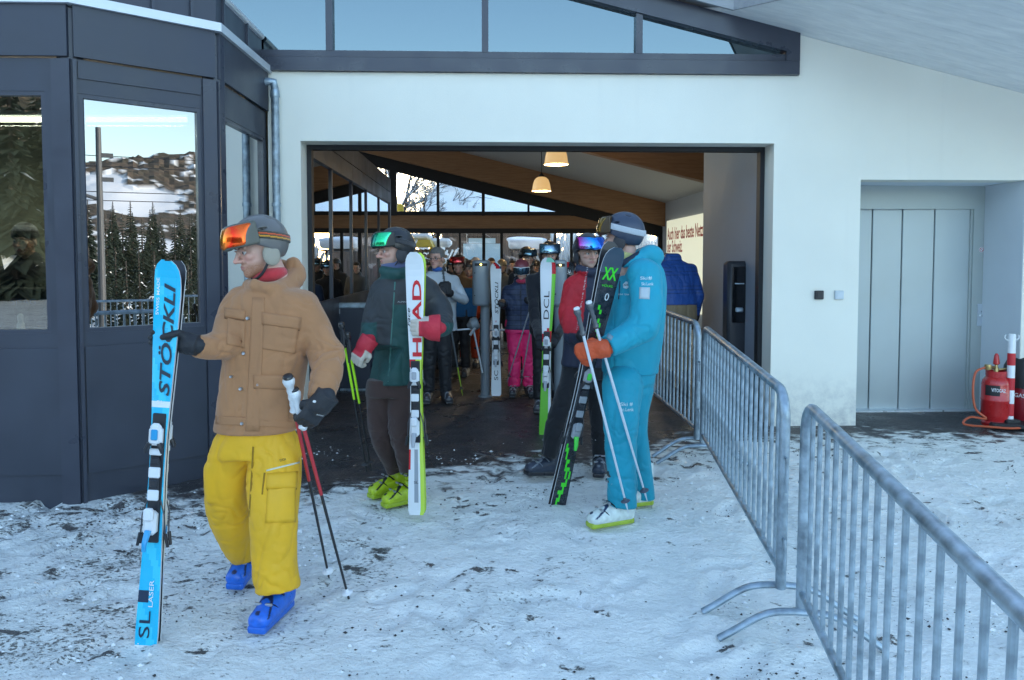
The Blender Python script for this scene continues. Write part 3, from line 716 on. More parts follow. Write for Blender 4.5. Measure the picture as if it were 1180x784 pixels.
# ================================================================== ticket booth on the left
Z = Vector((0, 0, 1))
def xy(px, py_, Y): p = P(px, py_, Y); return Vector((p.x, p.y, 0))
C1 = Vector((-3.02, 5.33, 0)); C2 = Vector((-2.275, 5.97, 0)); C3 = FW(FU(309, 300)[0] - .0, -.002, 0); C0 = C1 - UD * 3.2
booth = thing('ticket_booth', 'dark anthracite ticket booth with angled corner windows beside the hall entrance', 'booth', C1)
faces = [(C0, C1), (C1, C2), (C2, C3)]
z_roof = 1.775 + EYE; z_joint = 1.385 + EYE; zbp = .085
def onface(A, B, px, py):
    d = ray(px, py); t2 = (B - A).normalized(); n2 = Vector((t2.y, -t2.x, 0)); t = (A.dot(n2)) / d.dot(n2); p = d * t
    return (p - A).dot(t2), EYE + p.z
def strip(name, A, B, s0, s1, z0, z1, d0, d1, m, par, ch=0.):
    t2 = (B - A).normalized(); n2 = Vector((t2.y, -t2.x, 0)); c = M()
    c.box(A + t2 * (s0 + s1) / 2 + n2 * (d0 + d1) / 2 + Z * (z0 + z1) / 2, (s1 - s0, abs(d1 - d0), z1 - z0), (t2, n2, Z), ch=ch); return mb(name, c, m, par)
wins = []
for k, (A, B) in enumerate(faces):
    L = (B - A).length
    if k == 0: s1 = onface(A, B, 55, 240)[0]; s0 = s1 - 1.5; zt_, zb_ = onface(A, B, 40, 105)[1], onface(A, B, 40, 385)[1]
    if k == 1: s0 = onface(A, B, 93.7, 240)[0]; s1 = onface(A, B, 233.5, 240)[0]; zt_, zb_ = onface(A, B, 94, 108)[1], onface(A, B, 94, 383.5)[1]
    if k == 2: s0 = onface(A, B, 257, 240)[0]; s1 = onface(A, B, 306, 240)[0]; zt_, zb_ = onface(A, B, 257, 134)[1], 1.09
    # wall around the window, built as one sheet-metal ring
    t2 = (B - A).normalized(); n2 = Vector((t2.y, -t2.x, 0))
    c = M()
    for a0, a1, b0, b1 in ((0, L, -.35, zb_), (0, L, zt_, z_joint - .004), (0, s0, zb_, zt_), (s1, L, zb_, zt_)):
        if a1 - a0 < .005: continue
        c.box(A + t2 * (a0 + a1) / 2 - n2 * .06 + Z * (b0 + b1) / 2, (a1 - a0, .12, b1 - b0), (t2, n2, Z))
    mb('wall_panel', c, ANTH, booth)
    # raised sheets with shadow gaps
    se = .20 if k else .0
    gapL = .17 if k == 1 else (.0 if k == 0 else .02)
    strip('fascia_sheet', A, B, 0.012, L - .012, z_joint + .006, z_roof - .035, 0.0, .03, ANTH, booth)
    if k == 0:
        strip('lower_sheet', A, B, 0, s1 + .05, zbp + .012, zb_ - .10, 0, .012, ANTH, booth)
        strip('corner_post', A, B, s1 + .055, L - .004, -.35, z_joint - .01, 0, .022, ANTH2, booth)
    if k == 1:
        strip('corner_post', A, B, .004, s0 - .012, -.35, z_joint - .01, 0, .022, ANTH2, booth)
        strip('corner_post', A, B, s1 + .012, L - .004, -.35, z_joint - .01, 0, .022, ANTH2, booth)
        strip('lower_sheet', A, B, s0 - .0, s1 + .0, zbp + .012, zb_ - .10, 0, .012, ANTH, booth)
        strip('head_sheet', A, B, s0, s1, zt_ + .10, z_joint - .02, 0, .012, ANTH, booth)
    if k == 2:
        strip('corner_post', A, B, .004, s0 - .012, -.35, z_joint - .01, 0, .022, ANTH2, booth)
    fw_ = .028; w = M()
    for a0, a1, b0, b1 in ((s0, s1, zb_, zb_ + fw_), (s0, s1, zt_ - fw_, zt_), (s0, s0 + fw_, zb_ + fw_, zt_ - fw_), (s1 - fw_, s1, zb_ + fw_, zt_ - fw_)):
        w.box(A + t2 * (a0 + a1) / 2 - n2 * .03 + Z * (b0 + b1) / 2, (a1 - a0, .05, b1 - b0), (t2, n2, Z))
    wn = mb('window', w, ANTH2, booth); g = M(); g.box(A + t2 * (s0 + s1) / 2 - n2 * .035 + Z * (zb_ + zt_) / 2, (s1 - s0 - 2 * fw_, .006, zt_ - zb_ - 2 * fw_), (t2, n2, Z)); mb('pane', g, GL_BOOTH if k == 0 else GL_BOOTH2, wn)
for q, nm in ((C1, 'a'), (C2, 'b')):
    c = M(); c.tube([q + Vector((-.045, .075, -.35)), q + Vector((-.045, .075, z_roof - .05))], .085, 10); mb('corner_core', c, ANTH2, booth)
# silver roof edge following the three faces
off = .06; outl = [C0, C1, C2, C3]
def offs(d):
    ns = [Vector(((b - a).normalized().y, -(b - a).normalized().x, 0)) for a, b in faces]; r = [C0 + ns[0] * d]
    for i in (0, 1):
        m_ = (ns[i] + ns[i + 1]).normalized(); r.append(outl[i + 1] + m_ * d / m_.dot(ns[i]))
    r.append(C3 + ns[2] * d); return r
o1, o2 = offs(off), offs(-.25)
c = M()
for i in range(3):
    c.add([o1[i] + Z * (z_roof - .035), o1[i + 1] + Z * (z_roof - .035), o2[i + 1] + Z * (z_roof - .035), o2[i] + Z * (z_roof - .035), o1[i] + Z * (z_roof + .03), o1[i + 1] + Z * (z_roof + .03), o2[i + 1] + Z * (z_roof + .03), o2[i] + Z * (z_roof + .03)],
          [(0, 1, 2, 3), (4, 7, 6, 5), (0, 4, 5, 1), (3, 2, 6, 7)] + ([(0, 3, 7, 4)] if i == 0 else []) + ([(1, 5, 6, 2)] if i == 2 else []))
mb('roof_edge', c, mat('edge_trim', (.62, .66, .70), .4, .3, var=(3, .08)), booth)
BI = FW(FU(309, 300)[0] - .2, 2.2, 0)
c = M(); rp = [o2[0], o2[1], o2[2], o2[3], BI, BI - UD * 3.9]
c.add([p + Z * (z_roof - .2) for p in rp] + [p + Z * (z_roof - .03) for p in rp], [(0, 1, 2, 3, 4, 5), (11, 10, 9, 8, 7, 6)] + [(i, i + 6, (i + 1) % 6 + 6, (i + 1) % 6) for i in range(6)]); mb('roof', c, mat('roof_sheet'), booth)
# upper storey set behind the edge
upn = offs(-.12); zu = EYE + 2.08
c = M(); up_ = [upn[0], upn[1], upn[2], C3 - UD * .12 + VD * .0, C3 - UD * 2.5]
up_ = [upn[0], upn[1] + Vector((.16, .0, 0)), upn[2] + Vector((.11, 0, 0)), Vector((upn[3].x + .09, upn[3].y, 0)), Vector((upn[0].x, C3.y - .1, 0))]
c.add([p + Z * (z_roof - .03) for p in up_] + [p + Z * zu for p in up_], [(0, 1, 2, 3, 4), (9, 8, 7, 6, 5)] + [(i, i + 5, (i + 1) % 5 + 5, (i + 1) % 5) for i in range(5)]); ust = mb('upper_storey', c, ANTH, booth)
for i, f in ((1, .45), (1, .78), (2, .12), (2, .62), (0, .8)):
    A, B = up_[i], up_[i + 1]; L = (B - A).length; strip('standing_seam', A, B, L * f - .012, L * f + .012, z_roof, zu - .01, .001, .02, ANTH2, ust)
c = M(); c.tube([p + Z * (zu + .0) for p in up_[:4]], .03, 8); mb('upper_edge', c, mat('edge_trim'), ust)
# inside the booth
BW = mat('booth_wall_paint', (.38, .34, .22), .8, var=(1, .05))
c = M(); c.box((-4.8, 8.3, 1.6), (4.3, .08, 3.6)); mb('inner_back_wall', c, BW, booth)
c = M(); c.add([p + Z * -.12 for p in rp] + [p + Z * -.03 for p in rp], [(0, 1, 2, 3, 4, 5), (11, 10, 9, 8, 7, 6)] + [(i, i + 6, (i + 1) % 6 + 6, (i + 1) % 6) for i in range(6)]); mb('inner_floor', c, mat('booth_floor', (.12, .12, .12), .7), booth)
c = M(); c.box((-2.42, 7.6, 1.6), (.06, 1.3, 3.1)); mb('inner_side_wall', c, BW, booth)
c = M(); c.box((-3.9, 8.24, 1.95), (1.5, .03, .9)); mb('wall_chart', c, mat('chart_beige', (.42, .40, .30), .7), booth)
# two tube lamps inside
TUBE = mat('lit_tube', (1, .9, .75), .5, emit=((1.0, .84, .62), 3.0))
def tube_lamp(a, b, lab):
    a, b = Vector(a), Vector(b); t = thing('tube_lamp', lab, 'lamp', (a + b) / 2, 'tube lamps in the booth')
    c = M(); c.tube([a, b], .022, 12); mb('tube', c, TUBE, t)
    d = (b - a).normalized(); y = Z.cross(d); c = M(); c.box((a + b) / 2 + Z * .05, ((b - a).length, .07, .04), (d, y, Z), ch=.008); mb('housing', c, mat('grey_plastic'), t)
    for q in (.2, .8):
        c = M(); p = a.lerp(b, q); c.tube([p + Z * .07, p + Z * (3.155 - p.z)], .006, 6); mb('suspension_rod', c, mat('grey_plastic'), t)
pa, pb = P(-90, 138, 6.5), P(215, 138, 6.5); pb.z = pa.z; tube_lamp(pa, pb, 'long lit tube lamp seen through the front booth windows')
tube_lamp(P(258, 163, 6.6), P(258, 163, 6.6) + Vector((-.02, 1.2, 0)), 'short lit tube lamp seen through the side booth window')
al = bpy.data.lights.new('booth_lamp', 'AREA'); ao = bpy.data.objects.new('booth_lamp', al); COL.objects.link(ao); ao.location = ((pa + pb) / 2) - Z * .05
al.shape = 'RECTANGLE'; al.size = 2.2; al.size_y = .06; al.energy = 14.0; al.color = (1, .85, .62)
# downpipe
p0 = FW(FU(314, 97)[0], -.10, FU(314, 97)[1])
dp = thing('downpipe', 'pale galvanised rain pipe beside the dark ticket booth', 'downpipe', Vector((p0.x, p0.y, 0)))
xx = FW(FU(320.5, 200)[0], -.07, 0)
c = M(); ztp = FU(314, 97)[1]; c.tube([p0 - UD * .12 + Z * 0, p0, p0 + UD * .035, Vector((xx.x, xx.y, ztp - .06)), Vector((xx.x, xx.y, 1.5)), Vector((xx.x, xx.y, -.05))], .036, 14); mb('pipe', c, ZINC, dp, smooth=True)
c = M(); c.lathe((xx.x, xx.y, ztp - .14), [(.040, 0), (.043, .01), (.043, .06), (.039, .07)], 16); mb('collar', c, ZINC, dp, smooth=True)
for z_ in (.9, 2.1):
    c = M(); c.lathe((xx.x, xx.y, z_), [(.040, 0), (.042, .005), (.042, .03), (.040, .035)], 16); c.box((xx.x, xx.y + .05, z_ + .015), (.02, .06, .02)); mb('bracket', c, ZINC, dp)

# ================================================================== loose crumbs on the trodden snow
def crumbs(name, m, n, seed, r0, r1, cl, sink=.3):
    rd = random.Random(seed); c = M(); base = [Vector(v).normalized() for v in ((1, 0, 0), (-1, 0, 0), (0, 1, 0), (0, -1, 0), (0, 0, 1), (0, 0, -1))]; fc = [(0, 2, 4), (2, 1, 4), (1, 3, 4), (3, 0, 4), (2, 0, 5), (1, 2, 5), (3, 1, 5), (0, 3, 5)]
    cs = [(rd.uniform(-3.6, 4.2), rd.uniform(1.7, 6.6)) for _ in range(cl)]
    for _ in range(n):
        if rd.random() < .7: q = rd.choice(cs); x, y = rd.gauss(q[0], .12), rd.gauss(q[1], .08)
        else: x, y = rd.uniform(-4, 4.5), rd.uniform(1.5, 7)
        r = r0 + (r1 - r0) * rd.random() ** 3; p = Vector((x, y, G(y) + r * sink)); c.add([p + Vector((v.x * r * rd.uniform(.6, 1.3), v.y * r * rd.uniform(.6, 1.3), v.z * r * rd.uniform(.4, .8))) for v in base], fc)
    o = mk(name, c.V, c.F, m, None, (0, 4, 0), smooth=False); tag(o, kind='stuff'); return o
crumbs('snow_crumbs', mat('crumb_snow', (.80, .83, .84), .8), 1800, 4, .004, .017, 60)
crumbs('dirt_crumbs', mat('crumb_dirt', (.035, .032, .03), .7), 2600, 6, .003, .011, 70)
# ================================================================== pendant lamps in the hall
SH = bpy.data.materials.new('lamp_shade_acrylic'); SH.use_nodes = True
b_ = SH.node_tree.nodes['Principled BSDF']; b_.inputs['Base Color'].default_value = (.75, .62, .40, 1); b_.inputs['Roughness'].default_value = .25
b_.inputs['Emission Color'].default_value = (1, .60, .22, 1); b_.inputs['Emission Strength'].default_value = .13
def pendant(px, py0, py1, w, Y, lab):
    top, bot = P(px, py0, Y), P(px, py1, Y); r = w / 2 * Y / F_PX; h = top.z - bot.z
    t = thing('pendant_lamp', lab, 'lamp', bot, 'pendant lamps over the hall')
    c = M(); pr = [(r * .30, h), (r * .55, h * .93), (r * .76, h * .78), (r * .90, h * .5), (r * .97, h * .22), (r * 1.0, h * .12), (r * 1.06, 0)]
    c.lathe(bot, pr + [(q[0] - .008, q[1]) for q in pr[::-1]], 40, cap=False); mb('lamp_shade', c, SH, t, smooth=True)
    c = M(); c.lathe(bot, [(r * .2, h * .96), (r * .32, h * .98), (r * .3, h * 1.12), (r * .12, h * 1.2), (.01, h * 1.3)], 20); mb('lamp_cap', c, BLK, t, smooth=True)
    u = (bot - FO).dot(UD); zc_ = zr(u) - .05; c = M(); c.tube([bot + Z * h * 1.25, Vector((bot.x, bot.y, zc_))], .008, 6); mb('cord', c, BLK, t)
    c = M(); c.lathe(bot + Z * h * .28, [(.001, 0), (.06, .02), (.08, .08), (.05, .16), (.03, .2)], 16); mb('bulb', c, mat('lit_bulb', (1, .8, .5), .5, emit=((1, .74, .40), 2.0)), t, smooth=True)
pendant(641, 167.5, 190, 27, 11.2, 'larger nearer lit bell shaped pendant lamp above the entrance')
pendant(624, 204, 220.5, 21.5, 14.6, 'smaller farther lit bell shaped pendant lamp on a long cord')
for px, Y, s in ((624, 14.6, 9.0), (641, 11.2, 7.0)):
    pl = bpy.data.lights.new('pendant_light', 'POINT'); po = bpy.data.objects.new('pendant_light', pl); COL.objects.link(po)
    po.location = P(px, 226 if Y > 12 else 196, Y) ; pl.energy = s; pl.color = (1, .76, .46); pl.shadow_soft_size = .12
# ================================================================== lit advertising panel
ul = ub - .03
pv0 = FSIDE(770, 300, ul)[0]; pz1 = FSIDE(770, 255, ul)[1]; pz0 = FSIDE(800, 360, ul)[1]; pv1 = FSIDE(842, 300, ul)[0]
ad = thing('lit_panel', 'pale yellow backlit wall panel with red German lettering', 'sign', FW(ul, (pv0 + pv1) / 2, 1.2))
c = M(); c.prism([(pv1, pz0), (pv0, pz0), (pv0, pz1), (pv1, pz1)], lambda a, b, d: FW(ul + d, a, b), -.05, .02); mb('panel_face', c, mat('backlit_panel', (.8, .78, .62), .6, emit=((.88, .88, .66), .14)), ad)
RED = mat('print_red', (.50, .05, .03), .6)
zt_a = FSIDE(772, 277, ul)[1]; zt_b = FSIDE(772, 291.5, ul)[1]; zh = FSIDE(772, 263, ul)[1] - zt_a
text('Auch hier das beste Netz', RED, ad, FW(ul - .055, pv0 - .1, zt_a), -VD, Z, zh, (pv0 - pv1) * .64, bold=.02, name='lettering')
text('der Schweiz.', RED, ad, FW(ul - .055, pv0 - .1, zt_b), -VD, Z, zh, (pv0 - pv1) * .30, bold=.02, name='lettering')
# ================================================================== ticket terminal column at the right inner wall
tx0, tx1 = 838, 866; Yt = 8.3
tb = P(850, 300, Yt); tb.z = 0
tm = thing('access_terminal', 'tall black column shaped ticket terminal beside the grey inner wall', 'terminal', tb)
hw = (tx1 - tx0) / 2 * Yt / F_PX; zt_ = P(850, 301, Yt).z
PLB = mat('terminal_black', (.03, .033, .04), .3); GLS = mat('terminal_screen', (.008, .009, .011), .08, coat=.5)
c = M(); c.box(tb + Z * (zt_ / 2), (hw * 2, .22, zt_), ch=.035); mb('column', c, PLB, tm, smooth=True)
c = M(); c.box(tb + Vector((-hw * .1, -.108, zt_ - .36)), (hw * 1.1, .03, .6), ch=.01); mb('screen', c, GLS, tm)
c = M(); c.box(tb + Vector((hw * .78, -.115, zt_ * .62)), (hw * .22, .03, zt_ * .74), ch=.008); mb('edge_strip', c, ZINC, tm)
c = M(); c.box(tb + Vector((-hw * .1, -.125, zt_ - .52)), (.08, .05, .05), ch=.01); c.box(tb + Vector((-hw * .1, -.12, zt_ - .24)), (.1, .012, .012)); mb('card_slot', c, ZINC, tm)
# ================================================================== turnstile columns
TG = mat('turnstile_grey', (.20, .235, .26), .45, .1, var=(5, .08))
def turnstile(px, ybase, box, lab, arms=True):
    Y = 1.6 * F_PX / (ybase - 300); b = P(px, 300, Y); b.z = 0; k = Y / F_PX
    t = thing('turnstile', lab, 'turnstile', b, 'ski pass turnstiles')
    x0, x1, y0, y1 = box; zb0 = P(px, y1, Y).z; zb1 = P(px, y0, Y).z; bx = P((x0 + x1) / 2, 300, Y).x; hw = (x1 - x0) / 2 * k
    c = M(); c.lathe(b, [(.085, 0), (.085, .015), (.055, .02), (.055, zb0 + .02)], 24); mb('column', c, TG, t, smooth=True)
    c = M(); n = 22; pr = [(.0, hw * .86), (.015, hw * .97), (.03, hw), (zb1 - zb0 - .03, hw), (zb1 - zb0 - .01, hw * .95), (zb1 - zb0, hw * .8)]
    V = []; 
    for z, r in pr:
        for i in range(n):
            a = 2 * math.pi * i / n; ca, sa = math.cos(a), math.sin(a); q = (abs(ca) ** 3.5 + abs(sa) ** 3.5) ** (-1 / 3.5)
            V.append(Vector((bx + r * ca * q, b.y - .02 + r * sa * q * 1.1, zb0 + z)))
    c.add(V, [(i * n + j, i * n + (j + 1) % n, (i + 1) * n + (j + 1) % n, (i + 1) * n + j) for i in range(len(pr) - 1) for j in range(n)] + [tuple(range(n))[::-1], tuple(range((len(pr) - 1) * n, len(pr) * n))])
    rb = mb('reader_box', c, TG, t, smooth=True)
    c = M(); c.box((bx, b.y - .02 - hw * 1.1 - .0, zb1 - .05), (hw * 1.35, .012, .03), ch=.004); mb('display_slot', c, BLK, rb)
    c = M(); c.box((bx, b.y - .03 - hw * 1.1, zb1 - .05), (.018, .01, .012)); mb('indicator_light', c, mat('amber_light', (1, .7, .1), .4, emit=((1, .72, .12), 4)), rb)
    for dz in (.12, .38):
        c = M(); c.lathe((bx - hw * .7, b.y - .018 - hw * 1.06, zb0 + dz), [(.007, 0), (.007, .012)], 10, axis=Vector((0, -1, 0))); mb('screw', c, BLK, rb)
    if arms:
        hub = P(546, 374, Y); hub.y -= .03; c = M(); c.lathe(hub + Vector((-.02, 0, 0)), [(.02, -.06), (.075, 0), (.075, .05), (.06, .08)], 18, axis=Vector((1, 0, .35))); mb('hub', c, TG, t, smooth=True)
        c = M(); c.tube([hub + Vector((-.02, 0, -.05)), P(526, 380.5, Y - .05)], .011, 8); mb('arm', c, ALU, t, smooth=True)
        c = M(); c.tube([hub + Vector((-.0, 0, -.07)), P(556, 430, Y - .1)], .011, 8); mb('arm', c, ALU, t, smooth=True)
        c = M(); c.tube([hub + Vector((-.04, -.05, -.12)), hub + Vector((.02, -.05, -.03))], .016, 8); mb('arm_joint', c, ALU, t, smooth=True)
    return t
turnstile(559, 458, (544.5, 565, 300, 352), 'grey turnstile column with round topped reader box left of the pink trousers')
turnstile(645, 479, (637, 653, 300, 352), 'grey turnstile column standing behind the white, red and green skis', arms=False)
c = M(); Yb = 9.2; c.tube([P(564, 380.5, Yb), P(640, 380.5, Yb)], .012, 8); br = mb('guide_rail', c, ALU, None, P(600, 380, Yb), smooth=True); tag(br, 'thin horizontal steel guide rail between the two turnstile columns', 'rail')
# ================================================================== small side gate beside the partition
Yg = 9.4; gt = thing('side_gate', 'dark metal side gate with a steel top rail behind the tan jacket man', 'gate', P(400, 460, Yg) * 1)
c = M(); a, b = P(372, 352, Yg), P(429, 352, Yg); c.box(((a + b) / 2), ((b - a).length, .05, .07), ch=.01); mb('top_rail', c, ZINC, gt)
c = M(); a2, b2 = P(372, 450, Yg), P(429, 450, Yg); c.box(((a2 + b2) / 2), ((b - a).length, .05, .05), ch=.01); mb('bottom_rail', c, ZINC, gt)
c = M(); c.box((a + b2) / 2, ((b - a).length - .02, .03, a.z - a2.z - .05)); gp = mb('panel', c, ANTH, gt)
c = M(); c.tube([Vector((b.x, Yg, a.z + .02)), Vector((b.x, Yg, 0))], .03, 10); mb('post', c, ANTH2, gt)
q = P(389.5, 357, Yg); c = M(); c.box((q.x, Yg - .022, q.z - .02), (.06, .004, .06)); stk = mb('pictogram_sticker', c, mat('sticker_grey', (.35, .36, .38), .5), gt)
c = M(); c.tube([(q.x - .015, Yg - .027, q.z - .035), (q.x, Yg - .027, q.z - .0), (q.x + .012, Yg - .027, q.z - .035)], .004, 5); mb('pictogram', c, BLK, stk)
# ================================================================== crowd barriers
Z0 = .0
def barrier(p, q, lab, h=1.13):
    """local frame: x from p to q"""
    p, q = Vector(p), Vector(q); L = (q - p).length; t = thing('crowd_barrier', lab, 'barrier', p, 'galvanised crowd barriers'); t.rotation_euler = (0, -math.asin((q.z - p.z) / L), math.atan2(q.y - p.y, q.x - p.x))
    r = .0255; rc = .13; path = []
    path += [Vector((0, 0, .16)), Vector((0, 0, h - rc))] + [Vector((rc - rc * math.cos(a), 0, h - rc + rc * math.sin(a))) for a in np.linspace(.2, math.pi / 2, 6)]
    path += [Vector((L - rc + rc * math.sin(a), 0, h - rc + rc * math.cos(a))) for a in np.linspace(0, math.pi / 2 - .2, 6)] + [Vector((L, 0, h - rc)), Vector((L, 0, .16))]
    c = M(); c.tube(path, r, 14); mb('frame', c, ZINC, t, smooth=True, local=True)
    c = M(); c.tube([Vector((0, 0, .25)), Vector((L, 0, .25))], .018, 12); mb('bottom_rail', c, ZINC, t, smooth=True, local=True)
    n = 20; proto = None
    for i in range(1, n):
        x = L * i / n
        if proto is None:
            c = M(); c.tube([Vector((0, 0, .25)), Vector((0, 0, h))], .0108, 8); proto = mb('bar', c, ZINC, t, smooth=True, local=True); proto.location = (x, 0, 0)
        else:
            o = proto.copy(); COL.objects.link(o); o.parent = t; o.location = (x, 0, 0)
    for x in (.02, L - .02):
        c = M(); pts = [(x, -.37, .012), (x, -.31, .05), (x, -.2, .125), (x, -.13, .155), (x, -.05, .165), (x, .05, .165), (x, .13, .155), (x, .2, .125), (x, .31, .05), (x, .37, .012)]
        c.tube([Vector(k) for k in cr(pts, 3)], .021, 12, flat=.75); mb('foot', c, ZINC, t, smooth=True, local=True)
    for z in (.42, .82):
        c = M(); c.tube([Vector((L + .02, 0, z)), Vector((L + .055, 0, z)), Vector((L + .06, 0, z - .03)), Vector((L + .06, 0, z - .16))], .008, 8); mb('hook', c, ZINC, t, smooth=True, local=True)
        c = M(); c.tube([Vector((-.0 - .02 - .02 * math.sin(a), .02 * math.cos(a), z - .06)) for a in np.linspace(0, math.pi, 8)], .006, 6); mb('eye_loop', c, ZINC, t, smooth=True, local=True)
    return t
def gp_(x, y): return Vector((x, y, G(y)))
BA = barrier(gp_(1.555, 6.2), gp_(1.317, 3.70), 'middle galvanised barrier between the snow and the hall threshold')
b1 = dup(BA, gp_(1.42, 8.9), 0, 'farthest galvanised barrier running into the hall beside the teal jacket man')
d = gp_(1.55, 6.42) - gp_(1.42, 8.9); b1.rotation_euler = (0, -math.asin(d.z / d.length), math.atan2(d.y, d.x))
b3 = dup(BA, gp_(1.333, 3.47), 0, 'nearest galvanised barrier crossing the lower right corner')
d = gp_(.96, 1.0) - gp_(1.333, 3.47); b3.rotation_euler = (0, -math.asin(d.z / d.length), math.atan2(d.y, d.x))
for i, (x, y) in enumerate(((6.9, -3.4), (8.3, -1.2), (9.7, 1.0))):
    bb = dup(BA, gp_(x, y), 0, 'galvanised barrier standing across the square, mirrored in the angled booth window'); bb.rotation_euler = (0, 0, R(57))
# ================================================================== gas bottles and the warning post at the right
def groundpt(px, py):
    d = ray(px, py); Y = 7.
    for _ in range(30): Y = (EYE - G(Y)) / (-(d.z / d.y))
    return P(px, py, Y)
gb = groundpt(1146, 490); gb.y += .0; Yk = gb.y; k = Yk / F_PX; gb.z = G(Yk)
REDP = mat('red_enamel', (.50, .018, .02), .32, coat=.3, var=(6, .1)); BRASS = mat('brass', (.45, .33, .14), .35, .9)
gas = thing('gas_bottle', 'red gas bottle with orange hose in front of the lift recess', 'gas bottle', gb, 'red gas bottles')
r = 14.5 * k; H = 60 * k
c = M(); c.lathe(gb, [(r * .9, .0), (r * .95, .03), (r * .86, .05), (r * .9, .07), (r, .11), (r * 1.0, H * .48), (r * 1.03, H * .49), (r * 1.03, H * .515), (r, H * .525), (r, H * .80), (r * .93, H * .88), (r * .7, H * .95), (r * .35, H * .975)], 36); mb('cylinder', c, REDP, gas, smooth=True)
c = M(); n = 28; pr = [(r * .72, H * .93), (r * .74, H * 1.06), (r * .70, H * 1.06), (r * .68, H * .93)]; c.lathe(gb, pr, 28, cap=False); mb('collar', c, REDP, gas, smooth=True)
c = M(); vt = gb + Z * H * 1.0; c.lathe(vt, [(.022, -.05), (.022, .06), (.014, .07), (.014, .1)], 12); c.tube([vt + Vector((0, 0, .06)), vt + Vector((-.12, -.03, .07))], .014, 8); c.lathe(vt + Vector((-.10, -.03, .045)), [(.03, 0), (.035, .02), (.03, .05)], 12); c.tube([vt + Vector((.0, 0, .04)), vt + Vector((.1, -.02, .05))], .012, 8); mb('valve', c, BRASS, gas, smooth=True)
c = M(); c.lathe(vt + Z * .09, [(.02, 0), (.03, .01), (.026, .05), (.02, .09), (.01, .11)], 10); mb('valve_wheel', c, REDP, gas, smooth=True)
OR = mat('orange_hose', (.50, .10, .04), .45)
c = M(); pts = [vt + Vector((-.12, -.03, .07)), vt + Vector((-.23, -.05, .02)), gb + Vector((-.27, -.08, H * .7)), gb + Vector((-.25, -.1, H * .35)), gb + Vector((-.17, -.14, H * .18)), gb + Vector((-.30, -.1, .10)), gb + Vector((-.36, -.1, .03)), gb + Vector((-.16, -.2, .025)), gb + Vector((.0, -.24, .02)), gb + Vector((.18, -.2, .02))]
c.tube([Vector(v) for v in cr([tuple(v) for v in pts], 5)], .011, 8); mb('hose', c, OR, gas, smooth=True)
c = M(); lp = []
for a in np.linspace(math.pi * 1.08, math.pi * 1.42, 8): lp.append((math.cos(a), math.sin(a)))
V = [gb + Vector((x * (r * 1.008), y * (r * 1.008), z)) for z in (H * .60, H * .80) for x, y in lp]; c.add(V, [(i, i + 1, i + 9, i + 8) for i in range(7)]); lb = mb('label', c, mat('label_black', (.02, .02, .022), .5), gas)
a = math.pi * 1.28; text('VITOGAZ', mat('print_white', (.8, .8, .8), .5), lb, gb + Vector((-r * .78, -r * .72, H * .68)), Vector((.78, -.62, 0)), Z, .035, .12, bold=.02, ext=.004)
# second, half hidden bottle with a dark hood
g2 = P(1189, 300, Yk + .12); g2.z = G(Yk)
gas2 = thing('gas_bottle', 'second red bottle at the right edge under a black hood', 'gas bottle', g2, 'red gas bottles')
r2 = 25 * k; c = M(); c.lathe(g2, [(r2 * .9, 0), (r2, .05), (r2 * 1.02, H * .5), (r2 * .97, H * .75), (r2 * .7, H * .9), (r2 * .3, H * .95)], 32); mb('cylinder', c, mat('dark_red_enamel', (.26, .012, .02), .3, coat=.3), gas2, smooth=True)
c = M(); c.lathe(g2 + Z * H * .72, [(r2 * 1.03, 0), (r2 * 1.05, .06), (r2 * .98, .2), (r2 * .8, .28), (r2 * .4, .31)], 24); mb('hood', c, mat('black_rubber', (.02, .022, .024), .5), gas2, smooth=True)
text('GAS', mat('print_white'), gas2, g2 + Vector((-r2 * .93, -r2 * .50, H * .55)), Vector((.5, -.85, 0)), Z, .04, .1, bold=.02, ext=.01)
# red and white post with rubber foot
pb = groundpt(1163, 492); pb.z = G(pb.y); kp = pb.y / F_PX; PH = P(1163, 385, pb.y).z - pb.z
RW_W = mat('post_white', (.75, .78, .80), .4); RW_R = mat('post_red', (.55, .02, .03), .4)
wp_ = thing('warning_post', 'red and white striped warning post on a black rubber foot beside the gas bottle', 'post', pb)
rr = 4.1 * kp; c = M(); c.lathe(pb, [(rr, .03), (rr, PH - .01), (rr * .8, PH)], 20); pole = mb('pole', c, RW_W, wp_, smooth=True)
def zof(py): return P(1163, py, pb.y).z - pb.z
for y0, y1 in ((407, 421), (435.5, 449.5), (465, 479)):
    c = M(); c.lathe(pb, [(rr * 1.03, zof(y1)), (rr * 1.03, zof(y0))], 20, cap=False); mb('red_band', c, RW_R, pole, smooth=True)
for s_ in (-1, 1):
    c = M(); c.tube([pb + Vector((s_ * (rr + .035 * math.sin(a)), 0, PH - .03 - .03 * math.cos(a) + .0)) for a in np.linspace(-.2, 2.4, 9)], .005, 6); mb('chain_eye', c, RW_W, wp_, smooth=True)
c = M(); c.box(pb + Vector((.12, -.02, .025)), (.62, .34, .05), (Vector((.96, -.28, 0)), Vector((.28, .96, 0)), Z), ch=.015); c.box(pb + Vector((0, 0, .06)), (.14, .14, .04), ch=.01); mb('rubber_foot', c, mat('black_rubber'), wp_)
c = M(); gw = pb + Vector((-.075, .03, .0)); c.lathe(gw, [(.035, .08), (.04, .09), (.04, .22), (.03, .24), (.012, .25), (.012, .30)], 16); rg = mb('regulator', c, mat('gunmetal', (.10, .10, .09), .4, .6), gas, smooth=True)
